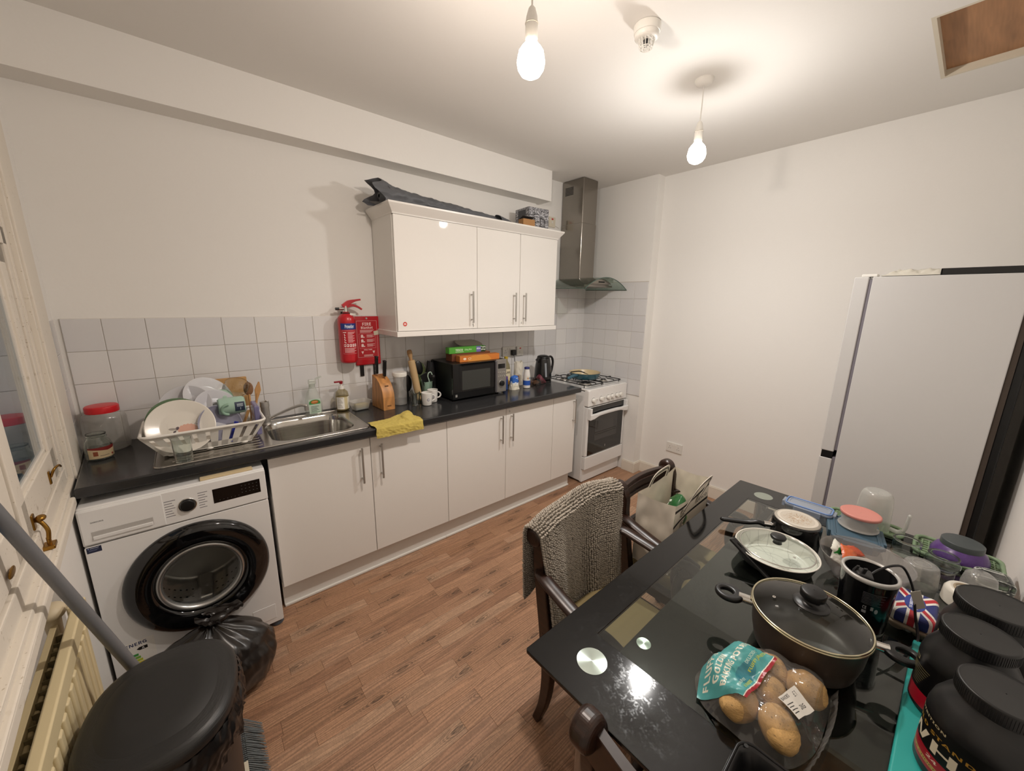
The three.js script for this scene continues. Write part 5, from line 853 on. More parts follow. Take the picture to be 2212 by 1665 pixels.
{
  const g = thing('utensil_holder', 'mint green slotted utensil holder beside the microwave', 'holder', [1.6, Y0, 0.125]);
  obj('holder_wall', [T(lathe([[0.042, 0.0], [0.05, 0.125], [0.052, 0.126], [0.052, 0.13], [0.0485, 0.129], [0.04, 0.004], [0.001, 0.004], [0.001, 0]], 4), 0, 0, 0, 0, PI / 4, 0, 1.15, 1, 0.95)], std(0x8ba796, 0.45), g);
  const u = (name, label, f) => { const k = thing(name, label, 'utensil', [1.6, Y0 + 0.006, 0.125], 0, 'utensils in the mint holder'); f(k); };
  u('serving_spoon', 'large black serving spoon in the mint holder', (k) => { obj('handle', [bar([0.01, 0, 0.0], [-0.035, 0.16, -0.01], 0.006, 0.006)], M.black, k); obj('bowl', [T(sph(1, 0, 0, 0, 0.03, 0.052, 0.012), -0.058, 0.225, -0.012, 0, 0, 0.2)], M.black, k); });
  u('spatula', 'black slotted spatula leaning in the mint holder', (k) => { obj('handle', [bar([-0.02, 0, 0.01], [0.02, 0.14, 0.0], 0.006, 0.005)], M.black, k); obj('blade', [T(rbox(-0.028, 0.028, 0, 0.09, -0.002, 0.002, 0.0015), -0.012, 0.1, 0.02, 0, 0.1, 0.35)], M.black, k); });
  u('hooked_ladle', 'ladle with a mint hooked handle in the mint holder', (k) => { obj('handle', capTube([[0.0, 0.02, 0.02], [0.002, 0.12, 0.022], [-0.008, 0.16, 0.022], [-0.002, 0.185, 0.022], [0.016, 0.19, 0.022], [0.026, 0.172, 0.022]], 0.0042, 40, 8), std(0xa9bfae, 0.4), k); });
  u('peeler', 'short black handled tool in the mint holder', (k) => { obj('handle', [bar([0.02, 0.03, 0.02], [0.03, 0.15, 0.03], 0.009, 0.012)], M.black, k); obj('tip', [sph(0.014, 0.032, 0.158, 0.032)], M.charcoal, k); });
  const c = thing('black_lunch_bag', 'black crumpled fabric bag squeezed behind the utensil holder', 'bag', [1.66, Y0, 0.06]);
  obj('cloth', surf((p, q) => { const a = p * TAU, k = 1 + 0.2 * noise(Math.cos(a) * 2, Math.sin(a) * 2, q * 5); return [Math.cos(a) * 0.038 * k * (1 - 0.45 * q ** 3), q * 0.26 + 0.02 * noise(Math.cos(a) * 3, q * 4, 2) * q, Math.sin(a) * 0.045 * k * (1 - 0.6 * q ** 3)]; }, 40, 30, true), std(0x141416, 0.8, { side: THREE.DoubleSide }), c);
  const d = thing('round_green_board', 'dull green round board standing against the tiles', 'board', [1.575, Y0, 0.024]);
  obj('disc', [T(cyl(0.06, 0.06, 0.008, 0, 0, 0, 40), 0, 0.2, 0.0, PI / 2 - 0.12), cyl(0.02, 0.02, 0.15, 0, 0, 0.012, 16)], std(0x55603a, 0.5), d);
}
// ---- microwave and the boxes on it
{
  const g = thing('microwave', 'black microwave oven with a silver control panel', 'microwave', [1.928, Y0, 0.0]), X = 0.242, F = 0.318, H = 0.27;
  obj('casing', [rbox(-X, X, 0.014, H, 0.03, F, 0.004)], M.black, g);
  const d = obj('door', [rbox(-X, 0.14, 0.014, H, F, F + 0.018, 0.004)], M.blackGloss, g);
  obj('window', [rbox(-0.165, 0.085, 0.075, 0.215, F + 0.0165, F + 0.0188, 0.001)], phys(0x3a3b38, 0.18), d);
  obj('door_grip', [rbox(0.128, 0.146, 0.02, H - 0.006, F + 0.01, F + 0.03, 0.006, 3)], std(0x77757a, 0.35, { metalness: 0.8 }), d);
  const cp = obj('control_panel', [rbox(0.142, X, 0.014, H, F, F + 0.018, 0.004)], std(0x96928d, 0.4, { metalness: 0.6 }), g);
  obj('display', [rbox(0.16, 0.228, 0.2, 0.236, F + 0.016, F + 0.019, 0.001)], M.blackGloss, cp);
  for (let r = 0; r < 2; r++) for (let c = 0; c < 4; c++) obj('button', [cylZ(0.0058, 0.004, 0.165 + c * 0.019, 0.168 - r * 0.03, F + 0.019, 14)], M.chrome, cp);
  const k = obj('dial', [T(lathe([[0, 0.02], [0.018, 0.02], [0.0205, 0.017], [0.021, 0]], 32), 0.193, 0.085, F + 0.018, PI / 2)], M.black, cp);
  obj('dial_ring', [T(new THREE.TorusGeometry(0.022, 0.0025, 8, 36), 0.193, 0.085, F + 0.019)], M.chrome, k);
  const em = obj('emblem', new THREE.PlaneGeometry(0.016, 0.018), std(0xa9a7a2, 0.4, { metalness: 0.5 }), g); em.position.set(-0.215, 0.04, F + 0.0185);
  for (const sx of [-1, 1]) for (const z of [0.06, 0.27]) obj('foot', cyl(0.012, 0.012, 0.016, sx * 0.2, 0, z, 12), M.rubber, g);
}
{
  const top = Y0 + 0.2705;
  const or = canvasTex(512, 96, (c, w, h) => { c.fillStyle = '#c8742c'; c.fillRect(0, 0, w, h); c.strokeStyle = '#e8b44c'; c.lineWidth = 4; for (let i = 0; i < 12; i++) { c.beginPath(); c.arc(250, 130, 20 + i * 12, PI, TAU); c.stroke(); } c.fillStyle = '#f2e6d2'; c.beginPath(); c.arc(60, 48, 18, 0, TAU); c.fill(); c.fillStyle = '#c8742c'; c.font = 'bold 20px sans-serif'; c.fillText('e', 54, 54); c.strokeStyle = '#f2e6d2'; c.beginPath(); c.arc(120, 48, 16, 0, TAU); c.stroke(); });
  const ot = canvasTex(512, 256, (c, w, h) => { c.fillStyle = '#a8693a'; c.fillRect(0, 0, w, h); c.fillStyle = '#3a1d12'; c.fillRect(0, 0, 140, h); c.fillStyle = '#b8a894'; c.beginPath(); c.ellipse(70, 190, 50, 22, 0, 0, TAU); c.fill(); c.fillStyle = '#b03a34'; c.beginPath(); c.arc(210, 200, 36, 0, TAU); c.fill(); c.fillStyle = '#e8d7be'; c.font = 'bold 44px sans-serif'; c.fillText('oz', 150, 214); c.font = '30px sans-serif'; c.fillText('foil', 260, 214); });
  const g = thing('foil_carton', 'orange carton of baking paper lying on the microwave', 'box', [1.95, top, 0.27], -0.04);
  obj('carton', [rbox(-0.175, 0.175, 0, 0.045, -0.028, 0.028, 0.002)], std(0xb06a30, 0.6), g);
  const f = obj('front_print', new THREE.PlaneGeometry(0.348, 0.043), print(or, 0.5), g); f.position.set(0, 0.0225, 0.0285);
  const g2 = thing('pizza_carton', 'flat brown food carton lying behind the orange carton', 'box', [1.92, top, 0.185], -0.02);
  obj('carton', [rbox(-0.17, 0.17, 0, 0.055, -0.045, 0.045, 0.002)], std(0x6b3a20, 0.6), g2);
  const t2 = obj('top_print', new THREE.PlaneGeometry(0.338, 0.088), print(ot, 0.5), g2); t2.rotation.x = -PI / 2; t2.position.y = 0.0555;
  const gr = canvasTex(512, 72, (c, w, h) => { c.fillStyle = '#4f9d35'; c.fillRect(0, 0, w, h); c.fillStyle = '#eef2e6'; c.font = 'bold 34px sans-serif'; c.fillText('TESCO', 84, 44); c.font = '24px sans-serif'; c.fillText('Cling film', 210, 42); c.fillRect(84, 54, 110, 4); c.fillStyle = '#6a64a8'; c.fillRect(376, 0, 66, h); c.fillStyle = '#e9e6f2'; c.font = 'bold 30px sans-serif'; c.fillText('40m', 380, 40); c.fillStyle = '#1c3a1c'; c.fillRect(442, 0, 70, h); c.fillStyle = '#d9e0cf'; for (let i = 0; i < 14; i++) { c.beginPath(); c.arc(448 + (i * 23) % 62, 8 + (i * 31) % 60, 6, 0, TAU); c.fill(); } });
  const g3 = thing('cling_film_carton', 'green cling film carton on top of the brown carton', 'box', [1.888, top + 0.056, 0.2], -0.02);
  obj('carton', [rbox(-0.16, 0.16, 0, 0.045, -0.026, 0.026, 0.002)], std(0x4f9d35, 0.45), g3);
  const f3 = obj('front_print', new THREE.PlaneGeometry(0.318, 0.043), print(gr, 0.4), g3); f3.position.set(0, 0.0225, 0.0265);
  const sv = thing('splatter_guard', 'grey perforated splatter guard resting behind the cartons', 'splatter guard', [1.99, top + 0.001, 0.07]);
  obj('disc', [T(lathe([[0.001, 0.004], [0.10, 0.003], [0.108, 0.008], [0.11, 0.012], [0.106, 0.011], [0.001, 0.008]], 48), 0, 0.098, 0.01, 0.22, 0, 0)], std(0xdedad0, 0.5), sv);
  obj('prop_ring', cyl(0.03, 0.03, 0.1, 0, 0, 0.0, 24), std(0x8c8880, 0.5), sv);
}
// ---- group right of the microwave
{
  const g = thing('oil_bottle', 'clear oil bottle with a cream label and yellow cap behind the bags', 'bottle', [2.31, Y0, 0.16]);
  obj('bottle_body', lathe([[0.001, 0], [0.032, 0], [0.037, 0.005], [0.037, 0.15], [0.03, 0.19], [0.015, 0.22], [0.014, 0.24]], 36), pane(0xd8d2b8, 0.06), g);
  obj('cap', [cyl(0.0165, 0.0165, 0.018, 0, 0.238, 0, 20)], std(0xb59a2a, 0.4), g);
  const tx = canvasTex(256, 300, (c, w, h) => { c.fillStyle = '#d8ccae'; c.fillRect(0, 0, w, h); c.fillStyle = '#3a3328'; c.fillRect(80, 50, 96, 14); c.fillRect(60, 76, 130, 8); c.fillStyle = '#c08a2c'; c.fillRect(0, 190, w, 110); c.fillStyle = '#e8d9a8'; c.beginPath(); c.arc(160, 180, 50, 0, TAU); c.fill(); });
  obj('label', T(new THREE.CylinderGeometry(0.0375, 0.0375, 0.13, 32, 1, true, -1.25, 2.5), 0, 0.09, 0), print(tx, 0.5), g);
}
{
  const g = thing('sugar_bag', 'blue and white paper sugar bag sagging on the worktop', 'bag', [2.305, Y0, 0.275]);
  const tx = canvasTex(256, 256, (c, w, h) => { c.fillStyle = '#d9d3c3'; c.fillRect(0, 0, w, h); c.fillStyle = '#2f63b4'; c.fillRect(0, 0, w, 130); c.fillStyle = '#cfd8e6'; for (let i = 0; i < 12; i++) { c.beginPath(); c.arc((i * 71) % 256, 110 + (i * 37) % 40, 12, 0, TAU); c.fill(); } c.fillRect(60, 40, 130, 12); c.fillRect(80, 66, 90, 8); c.fillStyle = '#b8b29f'; c.fillRect(40, 190, 60, 10); c.fillRect(150, 200, 70, 10); });
  obj('paper', surf((u, v) => { const a = -u * TAU + PI, k = 1 + 0.12 * noise(Math.cos(a) * 2, Math.sin(a) * 2, v * 4) + 0.06 * noise(Math.cos(a) * 6, Math.sin(a) * 6, v * 9), p = 3, c = Math.cos(a), s = Math.sin(a), q = (Math.abs(c) ** p + Math.abs(s) ** p) ** (-1 / p), t = 1 - 0.25 * v - (v > 0.9 ? (v - 0.9) * 7.4 : 0); return [c * q * 0.043 * k * t, v * 0.115 * (1 - 0.06 * noise(c * 2, s * 2, 9)), s * q * 0.032 * k * t]; }, 48, 24, true), print(tx, 0.75), g);
}
{
  const g = thing('salt_container', 'white plastic salt bottle with a blue cap and blue band', 'bottle', [2.425, Y0, 0.295]);
  obj('bottle_body', lathe([[0.001, 0], [0.027, 0], [0.03, 0.004], [0.03, 0.1], [0.026, 0.125], [0.0215, 0.15], [0.02, 0.165]], 36), std(0xdedad4, 0.4), g);
  obj('cap', lathe([[0.0225, 0.16], [0.0225, 0.172], [0.018, 0.176], [0.001, 0.177]], 28), std(0x232a6a, 0.4), g);
  obj('band', T(new THREE.CylinderGeometry(0.0303, 0.0303, 0.04, 36, 1, true), 0, 0.045, 0), std(0x2552a8, 0.45, { side: THREE.DoubleSide }), g);
  const tx = canvasTex(64, 64, (c) => { c.fillStyle = '#d8d2c2'; c.fillRect(0, 0, 64, 64); c.fillStyle = '#b98a6a'; c.beginPath(); c.arc(22, 36, 14, 0, TAU); c.fill(); c.fillStyle = '#3c6a9a'; c.fillRect(40, 20, 20, 30); });
  obj('picture_label', T(new THREE.CylinderGeometry(0.0304, 0.0304, 0.032, 16, 1, true, -0.8, 1.3), 0, 0.086, 0), print(tx, 0.5), g);
}
{
  const jar = (label, x, z, body, lid, h) => { const g = thing('spice_jar', label, 'jar', [x, Y0, z]); obj('jar_body', lathe([[0.001, 0], [0.02, 0], [0.022, 0.004], [0.022, h], [0.018, h + 0.006], [0.001, h + 0.006]], 28), std(body, 0.35), g); obj('lid', lathe([[0.021, h + 0.003], [0.021, h + 0.022], [0.018, h + 0.025], [0.001, h + 0.025]], 28), std(lid, 0.4), g); };
  jar('blue jar with a purple lid against the microwave side', 2.235, 0.245, 0x24417a, 0x5a3f78, 0.085);
  jar('brown spice jar between the sugar and the salt', 2.365, 0.235, 0x6a3a24, 0x7a4a2c, 0.075);
  const f = thing('flour_bag', 'open white flour bag behind the salt bottle', 'bag', [2.445, Y0, 0.165]);
  obj('paper', surf((u, v) => { const a = u * TAU, k = 1 + 0.14 * noise(Math.cos(a) * 2, Math.sin(a) * 2, v * 5 + 3); return [Math.cos(a) * 0.042 * k, v * (0.2 + 0.02 * noise(Math.cos(a) * 2, Math.sin(a) * 2, 1)), Math.sin(a) * 0.032 * k]; }, 40, 24, true), std(0xd6d0c2, 0.8, { side: THREE.DoubleSide }), f);
  const n = thing('nut_packet', 'clear and dark red snack packet slumped beside the kettle', 'packet', [2.59, Y0, 0.235], 0.2);
  obj('film', surf((u, v) => { const x = (u - 0.5) * 0.17, z = (v - 0.5) * 0.1, e = Math.sin(u * PI) ** 0.5 * Math.sin(v * PI) ** 0.5; return [x, 0.002 + e * (0.05 + 0.02 * noise(u * 6, v * 6, 2)) * (0.5 + u), z]; }, 30, 20), pane(0xc9b9b4, 0.15), n);
  obj('printed_end', surf((u, v) => { const x = 0.02 + u * 0.075, z = (v - 0.5) * 0.09, e = Math.sin(v * PI) ** 0.5; return [x, 0.004 + e * 0.075 * (1 - Math.abs(u - 0.45)), z]; }, 16, 16), std(0x5e2230, 0.4, { side: THREE.DoubleSide }), n);
  obj('nuts', Array.from({ length: 24 }, () => sph(0.011, rr(-0.06, 0.02), 0.012 + rnd() * 0.012, rr(-0.03, 0.03), 1.3, 0.9, 0.9, 8, 6)), std(0x7a6650, 0.7), n).userData.kind = 'stuff';
}
{
  const g = thing('kettle', 'black plastic jug kettle at the end of the worktop', 'kettle', [2.722, Y0, 0.185], 0.0); g.scale.setScalar(1.04);
  obj('base', [cyl(0.075, 0.073, 0.016, 0, 0, 0, 40)], M.black, g);
  obj('jug', [lathe([[0.001, 0.017], [0.074, 0.017], [0.076, 0.03], [0.07, 0.13], [0.058, 0.2], [0.054, 0.212], [0.001, 0.214]], 48), T(ext(poly([[0, 0], [0.034, 0.04], [0, 0.06]]), 0.03, 0.004), -0.05, 0.155, 0.015, 0, PI, 0)], phys(0x0d0d0e, 0.25, { clearcoat: 0.3 }), g);
  obj('lid', [lathe([[0.054, 0.212], [0.05, 0.222], [0.03, 0.23], [0.001, 0.232]], 40)], M.black, g);
  obj('handle', [...sweep([[0.048, 0.205, 0.004], [0.085, 0.212, 0.006], [0.108, 0.18, 0.008], [0.106, 0.12, 0.008], [0.085, 0.06, 0.006], [0.066, 0.04, 0.004]], 0.012, 0.009)], M.black, g);
  obj('water_gauge', [T(rbox(-0.009, 0.009, -0.06, 0.06, -0.002, 0.004, 0.008), -0.0325, 0.11, 0.0665, -0.1, -0.45, 0)], std(0x8b9096, 0.2), g);
}
{
  const g = thing('dish_cloth', 'yellow microfibre cloth hanging over the worktop edge', 'cloth', [0, WY, 0]);
  obj('cloth', surf((u, v) => {
    const x = 1.035 + 0.285 * u + 0.02 * (1 - v) * (1 - u) * 0 - 0.01 * noise(v * 4, 2), s = -0.15 + 0.205 * v + 0.02 * Math.sin(u * 5) * (1 - v) - 0.05 * (1 - v) * (u - 0.6);      // distance past the edge
    const e = 0.582, wob = 0.003 * (1 + noise(u * 7, v * 7, 3)) + 0.0035 * (1 + noise(u * 19, v * 19, 6));
    if (s < -0.008) return [x, 0.001 + wob + 0.01 * Math.max(0, Math.sin(u * 8 + v * 5)) * (u > 0.7 ? 1 : 0.15), e - 0.008 + s];
    if (s < 0.014) { const a = (s + 0.008) / 0.022 * PI / 2; return [x, 0.001 + wob - 0.012 * (1 - Math.cos(a)), e - 0.008 + 0.012 * Math.sin(a) + wob]; }
    return [x, -0.011 - (s - 0.014), e + 0.004 + wob + 0.012 * (s - 0.014) * Math.sin(u * 14) * 3];
  }, 60, 50), std(0xc4b05c, 0.95, { side: THREE.DoubleSide, bumpMap: rep(speck, 3), bumpScale: 0.001 }), g);
}
{ // frying pan on the hob
  const g = thing('teal_frying_pan', 'teal enamel frying pan with a cream inside on the hob', 'frying pan', [3.16, 0.888 + 0.0445, 0.31]); g.scale.set(1.1, 1.1, 1.1);
  obj('pan_body', [lathe([[0.001, 0], [0.105, 0], [0.118, 0.008], [0.132, 0.05], [0.134, 0.051]], 56)], std(0x2c5560, 0.3), g);
  obj('cream_lining', [lathe([[0.133, 0.052], [0.129, 0.05], [0.115, 0.01], [0.103, 0.004], [0.001, 0.004]], 56)], std(0xcbb993, 0.3, { side: THREE.DoubleSide }), g);
  obj('handle', [...sweep([[-0.128, 0.036, 0.02], [-0.16, 0.042, 0.03], [-0.22, 0.045, 0.05], [-0.285, 0.04, 0.07]], 0.015, 0.012)], std(0x355f70, 0.45), g);
  const k = thing('black_spatula', 'black spatula resting across the teal frying pan', 'spatula', [3.1, 0.888 + 0.1045, 0.28]);
  obj('handle', capTube([[-0.1, 0.008, 0.0], [0.0, 0.006, 0.01], [0.06, -0.01, 0.012], [0.075, -0.015, 0.012]], 0.0055, 24, 8), M.black, k); obj('blade', [T(rbox(-0.022, 0.022, -0.0015, 0.0015, -0.018, 0.018, 0.001), 0.092, -0.024, 0.014, 0, 0, -0.35)], M.black, k);
}
// ================================================================ things on the table
const TZ = TY + 0.0008;
{ // inverted saucepan
  const g = thing('saucepan', 'small black saucepan turned upside down on the table', 'saucepan', [2.0, TZ, 2.312], 0.0);
  obj('pan_body', [lathe([[0.078, 0.0], [0.0795, 0.001], [0.0795, 0.075], [0.074, 0.086], [0.07, 0.087]], 56), lathe([[0.077, 0.0], [0.077, 0.07], [0.001, 0.075]], 56)], phys(0x0c0c0d, 0.18, { clearcoat: 0.4, side: THREE.DoubleSide }), g);
  const tx = canvasTex(512, 512, (c, w, h) => { c.fillStyle = '#c9c1b4'; c.fillRect(0, 0, w, h); let s = 5; const r = () => (s = (s * 16807) % 2147483647) / 2147483647; c.fillStyle = '#8c8070'; for (let R = 60; R < 215; R += 15) for (let a = 0; a < R * 0.42; a++) { const q = a / (R * 0.42) * TAU; c.beginPath(); c.arc(256 + Math.cos(q) * R, 256 + Math.sin(q) * R, 4.2, 0, TAU); c.fill(); } for (let i = 0; i < 260; i++) { const q = r() * TAU, R = 30 + r() * 150; c.fillStyle = `rgba(130,84,40,${0.1 + 0.25 * r()})`; c.beginPath(); c.ellipse(256 + Math.cos(q) * R, 256 + Math.sin(q) * R, 4 + r() * 14, 3 + r() * 6, q, 0, TAU); c.fill(); } });
  obj('base_disc', [lathe([[0.0735, 0.0862], [0.071, 0.0895], [0.064, 0.09]], 56)], std(0xb9b2a6, 0.35, { metalness: 0.6 }), g);
  const d = obj('burnt_base', new THREE.CircleGeometry(0.0645, 56), print(tx, 0.45), g); d.rotation.x = -PI / 2; d.position.y = 0.0902;
  obj('handle', [...sweep([[-0.1, 0.04, 0.0], [-0.125, 0.046, 0.0], [-0.16, 0.036, -0.003], [-0.245, 0.028, -0.006]], 0.012, 0.009)], M.black, g).rotation.y = -1.06;
  obj('handle_ferrule', [cylX(0.011, 0.03, -0.09, 0.044, 0, 14)], M.chrome, g).rotation.y = -1.06;
}
{ // marble frying pan with glass lid
  const g = thing('marble_frying_pan', 'marble-effect frying pan under a glass lid', 'frying pan', [1.787, TZ, 2.308]);
  const marble = canvasTex(512, 512, (c, w, h) => { c.fillStyle = '#d5d6cd'; c.fillRect(0, 0, w, h); let s = 11; const r = () => (s = (s * 16807) % 2147483647) / 2147483647; for (let i = 0; i < 26; i++) { c.strokeStyle = `rgba(120,122,118,${0.12 + 0.3 * r()})`; c.lineWidth = 1 + r() * 5; let x = r() * w, y = r() * h, a = r() * TAU; c.beginPath(); c.moveTo(x, y); for (let k = 0; k < 14; k++) { a += (r() - 0.5) * 1.1; x += Math.cos(a) * 26; y += Math.sin(a) * 26; c.lineTo(x, y); } c.stroke(); } });
  const lin = lathe([[0.123, 0.052], [0.119, 0.05], [0.105, 0.012], [0.096, 0.005], [0.001, 0.004]], 56), lc = clean(lin), p = lc.attributes.position; for (let i = 0; i < p.count; i++) lc.attributes.uv.setXY(i, p.getX(i) * 3.6 + 0.5, p.getZ(i) * 3.6 + 0.5);
  obj('pan_body', [lathe([[0.001, 0], [0.098, 0], [0.108, 0.008], [0.1235, 0.05], [0.1245, 0.053]], 56)], std(0x1b1b1b, 0.4), g);
  obj('marble_lining', lc, print(marble, 0.3), g);
  obj('rim', [T(new THREE.TorusGeometry(0.1235, 0.0022, 8, 72), 0, 0.0525, 0, PI / 2)], std(0xe0dcd2, 0.3), g);
  const l = thing('glass_pan_lid', 'glass lid with a black knob on the marble pan', 'lid', [1.787, TZ + 0.054, 2.308]);
  obj('lid_glass', lathe([[0.001, 0.022], [0.05, 0.019], [0.09, 0.01], [0.108, 0.002], [0.11, 0.0015]], 56), pane(0xf4f8f6), l);
  obj('lid_rim', [T(new THREE.TorusGeometry(0.1105, 0.0022, 8, 72), 0, 0.0024, 0, PI / 2)], M.chrome, l);
  obj('knob', [lathe([[0.014, 0.021], [0.012, 0.03], [0.022, 0.038], [0.024, 0.045], [0.021, 0.05], [0.001, 0.051]], 32)], M.black, l);
  obj('steam_vent', [T(new THREE.TorusGeometry(0.003, 0.0013, 6, 16), -0.045, 0.0195, 0.062, PI / 2)], M.chrome, l);
}
{ // utensil lying across the pan
  const g = thing('slotted_turner', 'black turner handle leaning across the marble pan rim', 'turner', [1.64, TZ, 2.29]);
  const P = V(1.648, 0.7575 + 0.006, 2.338), Q = V(1.697, 0.821, 2.196), d = Q.clone().sub(P), L = d.length(), sh = ribbon([[0, 0], [0.0, L * 0.3], [0.0, L * 0.75], [0, L]], [0.013, 0.016, 0.024, 0.026]), h = new THREE.Path(); h.absellipse(0, L - 0.03, 0.0055, 0.016, 0, TAU, true); sh.holes.push(h);
  const q = ext(sh, 0.01, 0.003).translate(0, 0, -0.005), y = d.normalize(), x = V().crossVectors(y, V(0, 1, 0)).normalize(), z = V().crossVectors(x, y);
  g.position.set(P.x, P.y, P.z); obj('handle', q.applyMatrix4(new THREE.Matrix4().makeBasis(x, y, z)), M.black, g);
  obj('blade', rbox(-0.02, 0.02, -0.004, -0.001, 0.0, 0.06, 0.001), M.black, g).rotation.y = -0.4;
}
{ // big pot
  const g = thing('stock_pot', 'big dark brown non-stick stock pot with two loop handles', 'pot', [1.432, TZ, 2.474]);
  obj('pot_body', [lathe([[0.001, 0], [0.098, 0], [0.108, 0.006], [0.118, 0.05], [0.123, 0.108], [0.126, 0.112]], 64)], std(0x3c312a, 0.35), g);
  obj('pot_lining', [lathe([[0.1255, 0.1125], [0.1215, 0.108], [0.116, 0.05], [0.106, 0.008], [0.001, 0.004]], 64)], std(0x3a3734, 0.4, { side: THREE.DoubleSide }), g);
  obj('rim', [T(new THREE.TorusGeometry(0.126, 0.0022, 8, 80), 0, 0.112, 0, PI / 2)], std(0xcfc4a4, 0.25, { metalness: 0.9 }), g);
  for (const a of [1.88, 1.88 - PI]) {
    const h = obj('handle', (() => { const s = new THREE.Shape(); s.absellipse(0.178, 0, 0.036, 0.033, 0, TAU); const q = new THREE.Path(); q.absellipse(0.184, 0, 0.016, 0.014, 0, TAU, true); s.holes.push(q); const e = ext(s, 0.016, 0.006, 3, 28); e.translate(0, 0, -0.008); e.rotateX(PI / 2); return e.translate(0, 0.092, 0); })(), M.black, g); h.rotation.y = a; 
    const f = obj('handle_ferrule', [cylX(0.012, 0.036, 0.137, 0.092, 0, 16)], M.chrome, g); f.rotation.y = a;
  }
  const l = thing('pot_lid', 'clear domed glass lid with a large black knob on the big pot', 'lid', [1.432, TZ + 0.1145, 2.474]); l.rotation.set(0.0, 0, 0.0);
  obj('lid_glass', lathe([[0.001, 0.03], [0.05, 0.027], [0.09, 0.017], [0.115, 0.005], [0.124, 0.0018]], 64), pane(0xf0f4f1), l);
  obj('lid_rim', [T(new THREE.TorusGeometry(0.1245, 0.0024, 8, 80), 0, 0.0026, 0, PI / 2)], std(0xd2caae, 0.2, { metalness: 1 }), l);
  obj('knob', [lathe([[0.038, 0.028], [0.039, 0.031], [0.03, 0.034], [0.018, 0.037], [0.018, 0.045], [0.027, 0.05], [0.028, 0.064], [0.024, 0.069], [0.001, 0.07]], 40)], M.black, l);
  obj('steam_vent', [T(new THREE.TorusGeometry(0.003, 0.0014, 6, 16), -0.04, 0.024, -0.07, PI / 2)], M.chrome, l);
}
{ // black appliance pot with its lead
  const g = thing('rice_cooker', 'black cylindrical appliance pot with a silver rim', 'rice cooker', [1.671, TZ, 2.552]);
  obj('outer_wall', [lathe([[0.001, 0.004], [0.05, 0.004], [0.054, 0.01], [0.061, 0.155], [0.062, 0.162]], 56)], phys(0x0b0b0d, 0.15, { clearcoat: 0.5 }), g);
  obj('rim', [lathe([[0.061, 0.158], [0.0635, 0.162], [0.0625, 0.17], [0.0565, 0.171], [0.0545, 0.165]], 56)], std(0xb9b7b3, 0.4, { metalness: 0.5 }), g);
  obj('inner_wall', [lathe([[0.056, 0.168], [0.053, 0.03], [0.001, 0.028]], 48)], std(0x161617, 0.45, { side: THREE.DoubleSide }), g);
  obj('base_ring', [lathe([[0.04, 0], [0.053, 0.0], [0.054, 0.008], [0.05, 0.012]], 40)], M.dull, g);
  const tx = canvasTex(512, 256, (c, w, h) => { c.fillStyle = '#0b0b0d'; c.fillRect(0, 0, w, h); c.fillStyle = '#55555a'; for (let i = 0; i < 9; i++) c.fillRect(120, 16 + i * 15, 330 - (i * 67) % 120, 5); c.fillStyle = '#9a9a9e'; c.font = 'bold 48px sans-serif'; c.fillText('CE', 150, 200); c.fillRect(260, 160, 40, 40); c.beginPath(); c.arc(345, 200, 26, 0, TAU); c.fill(); c.fillRect(150, 214, 60, 30); });
  obj('rating_print', T(new THREE.CylinderGeometry(0.0605, 0.0583, 0.07, 30, 1, true, -1.9, 1.3), 0, 0.105, 0), print(tx, 0.2), g);
  const k = thing('power_lead', 'black mains lead with plug lying in the silver-rimmed pot', 'lead', [1.671, TZ, 2.552]);
  obj('plug', [T(rbox(-0.016, 0.016, -0.012, 0.012, -0.02, 0.02, 0.006), -0.018, 0.158, -0.012, 0.3, 0.5, 0.2), T(box(-0.002, 0.002, 0, 0.022, -0.004, 0.004), -0.028, 0.168, -0.012, 0, 0.5, 0.4), T(box(-0.002, 0.002, 0, 0.022, -0.003, 0.003), -0.024, 0.166, -0.028, 0, 0.5, 0.4)], M.charcoal, k);
  obj('cable', capTube([[-0.008, 0.158, 0.0], [0.02, 0.172, 0.015], [0.05, 0.185, 0.04], [0.068, 0.178, 0.06], [0.066, 0.13, 0.085], [0.05, 0.07, 0.1], [0.02, 0.02, 0.115], [-0.02, 0.006, 0.105]], 0.0032, 80, 8), M.black, k);
  obj('warning_tag', [T(rbox(-0.012, 0.012, -0.026, 0.026, -0.0006, 0.0006, 0.0005), 0.06, 0.108, 0.098, -0.15, -0.9, 0.25)], std(0xbcb6aa, 0.6), k);
}
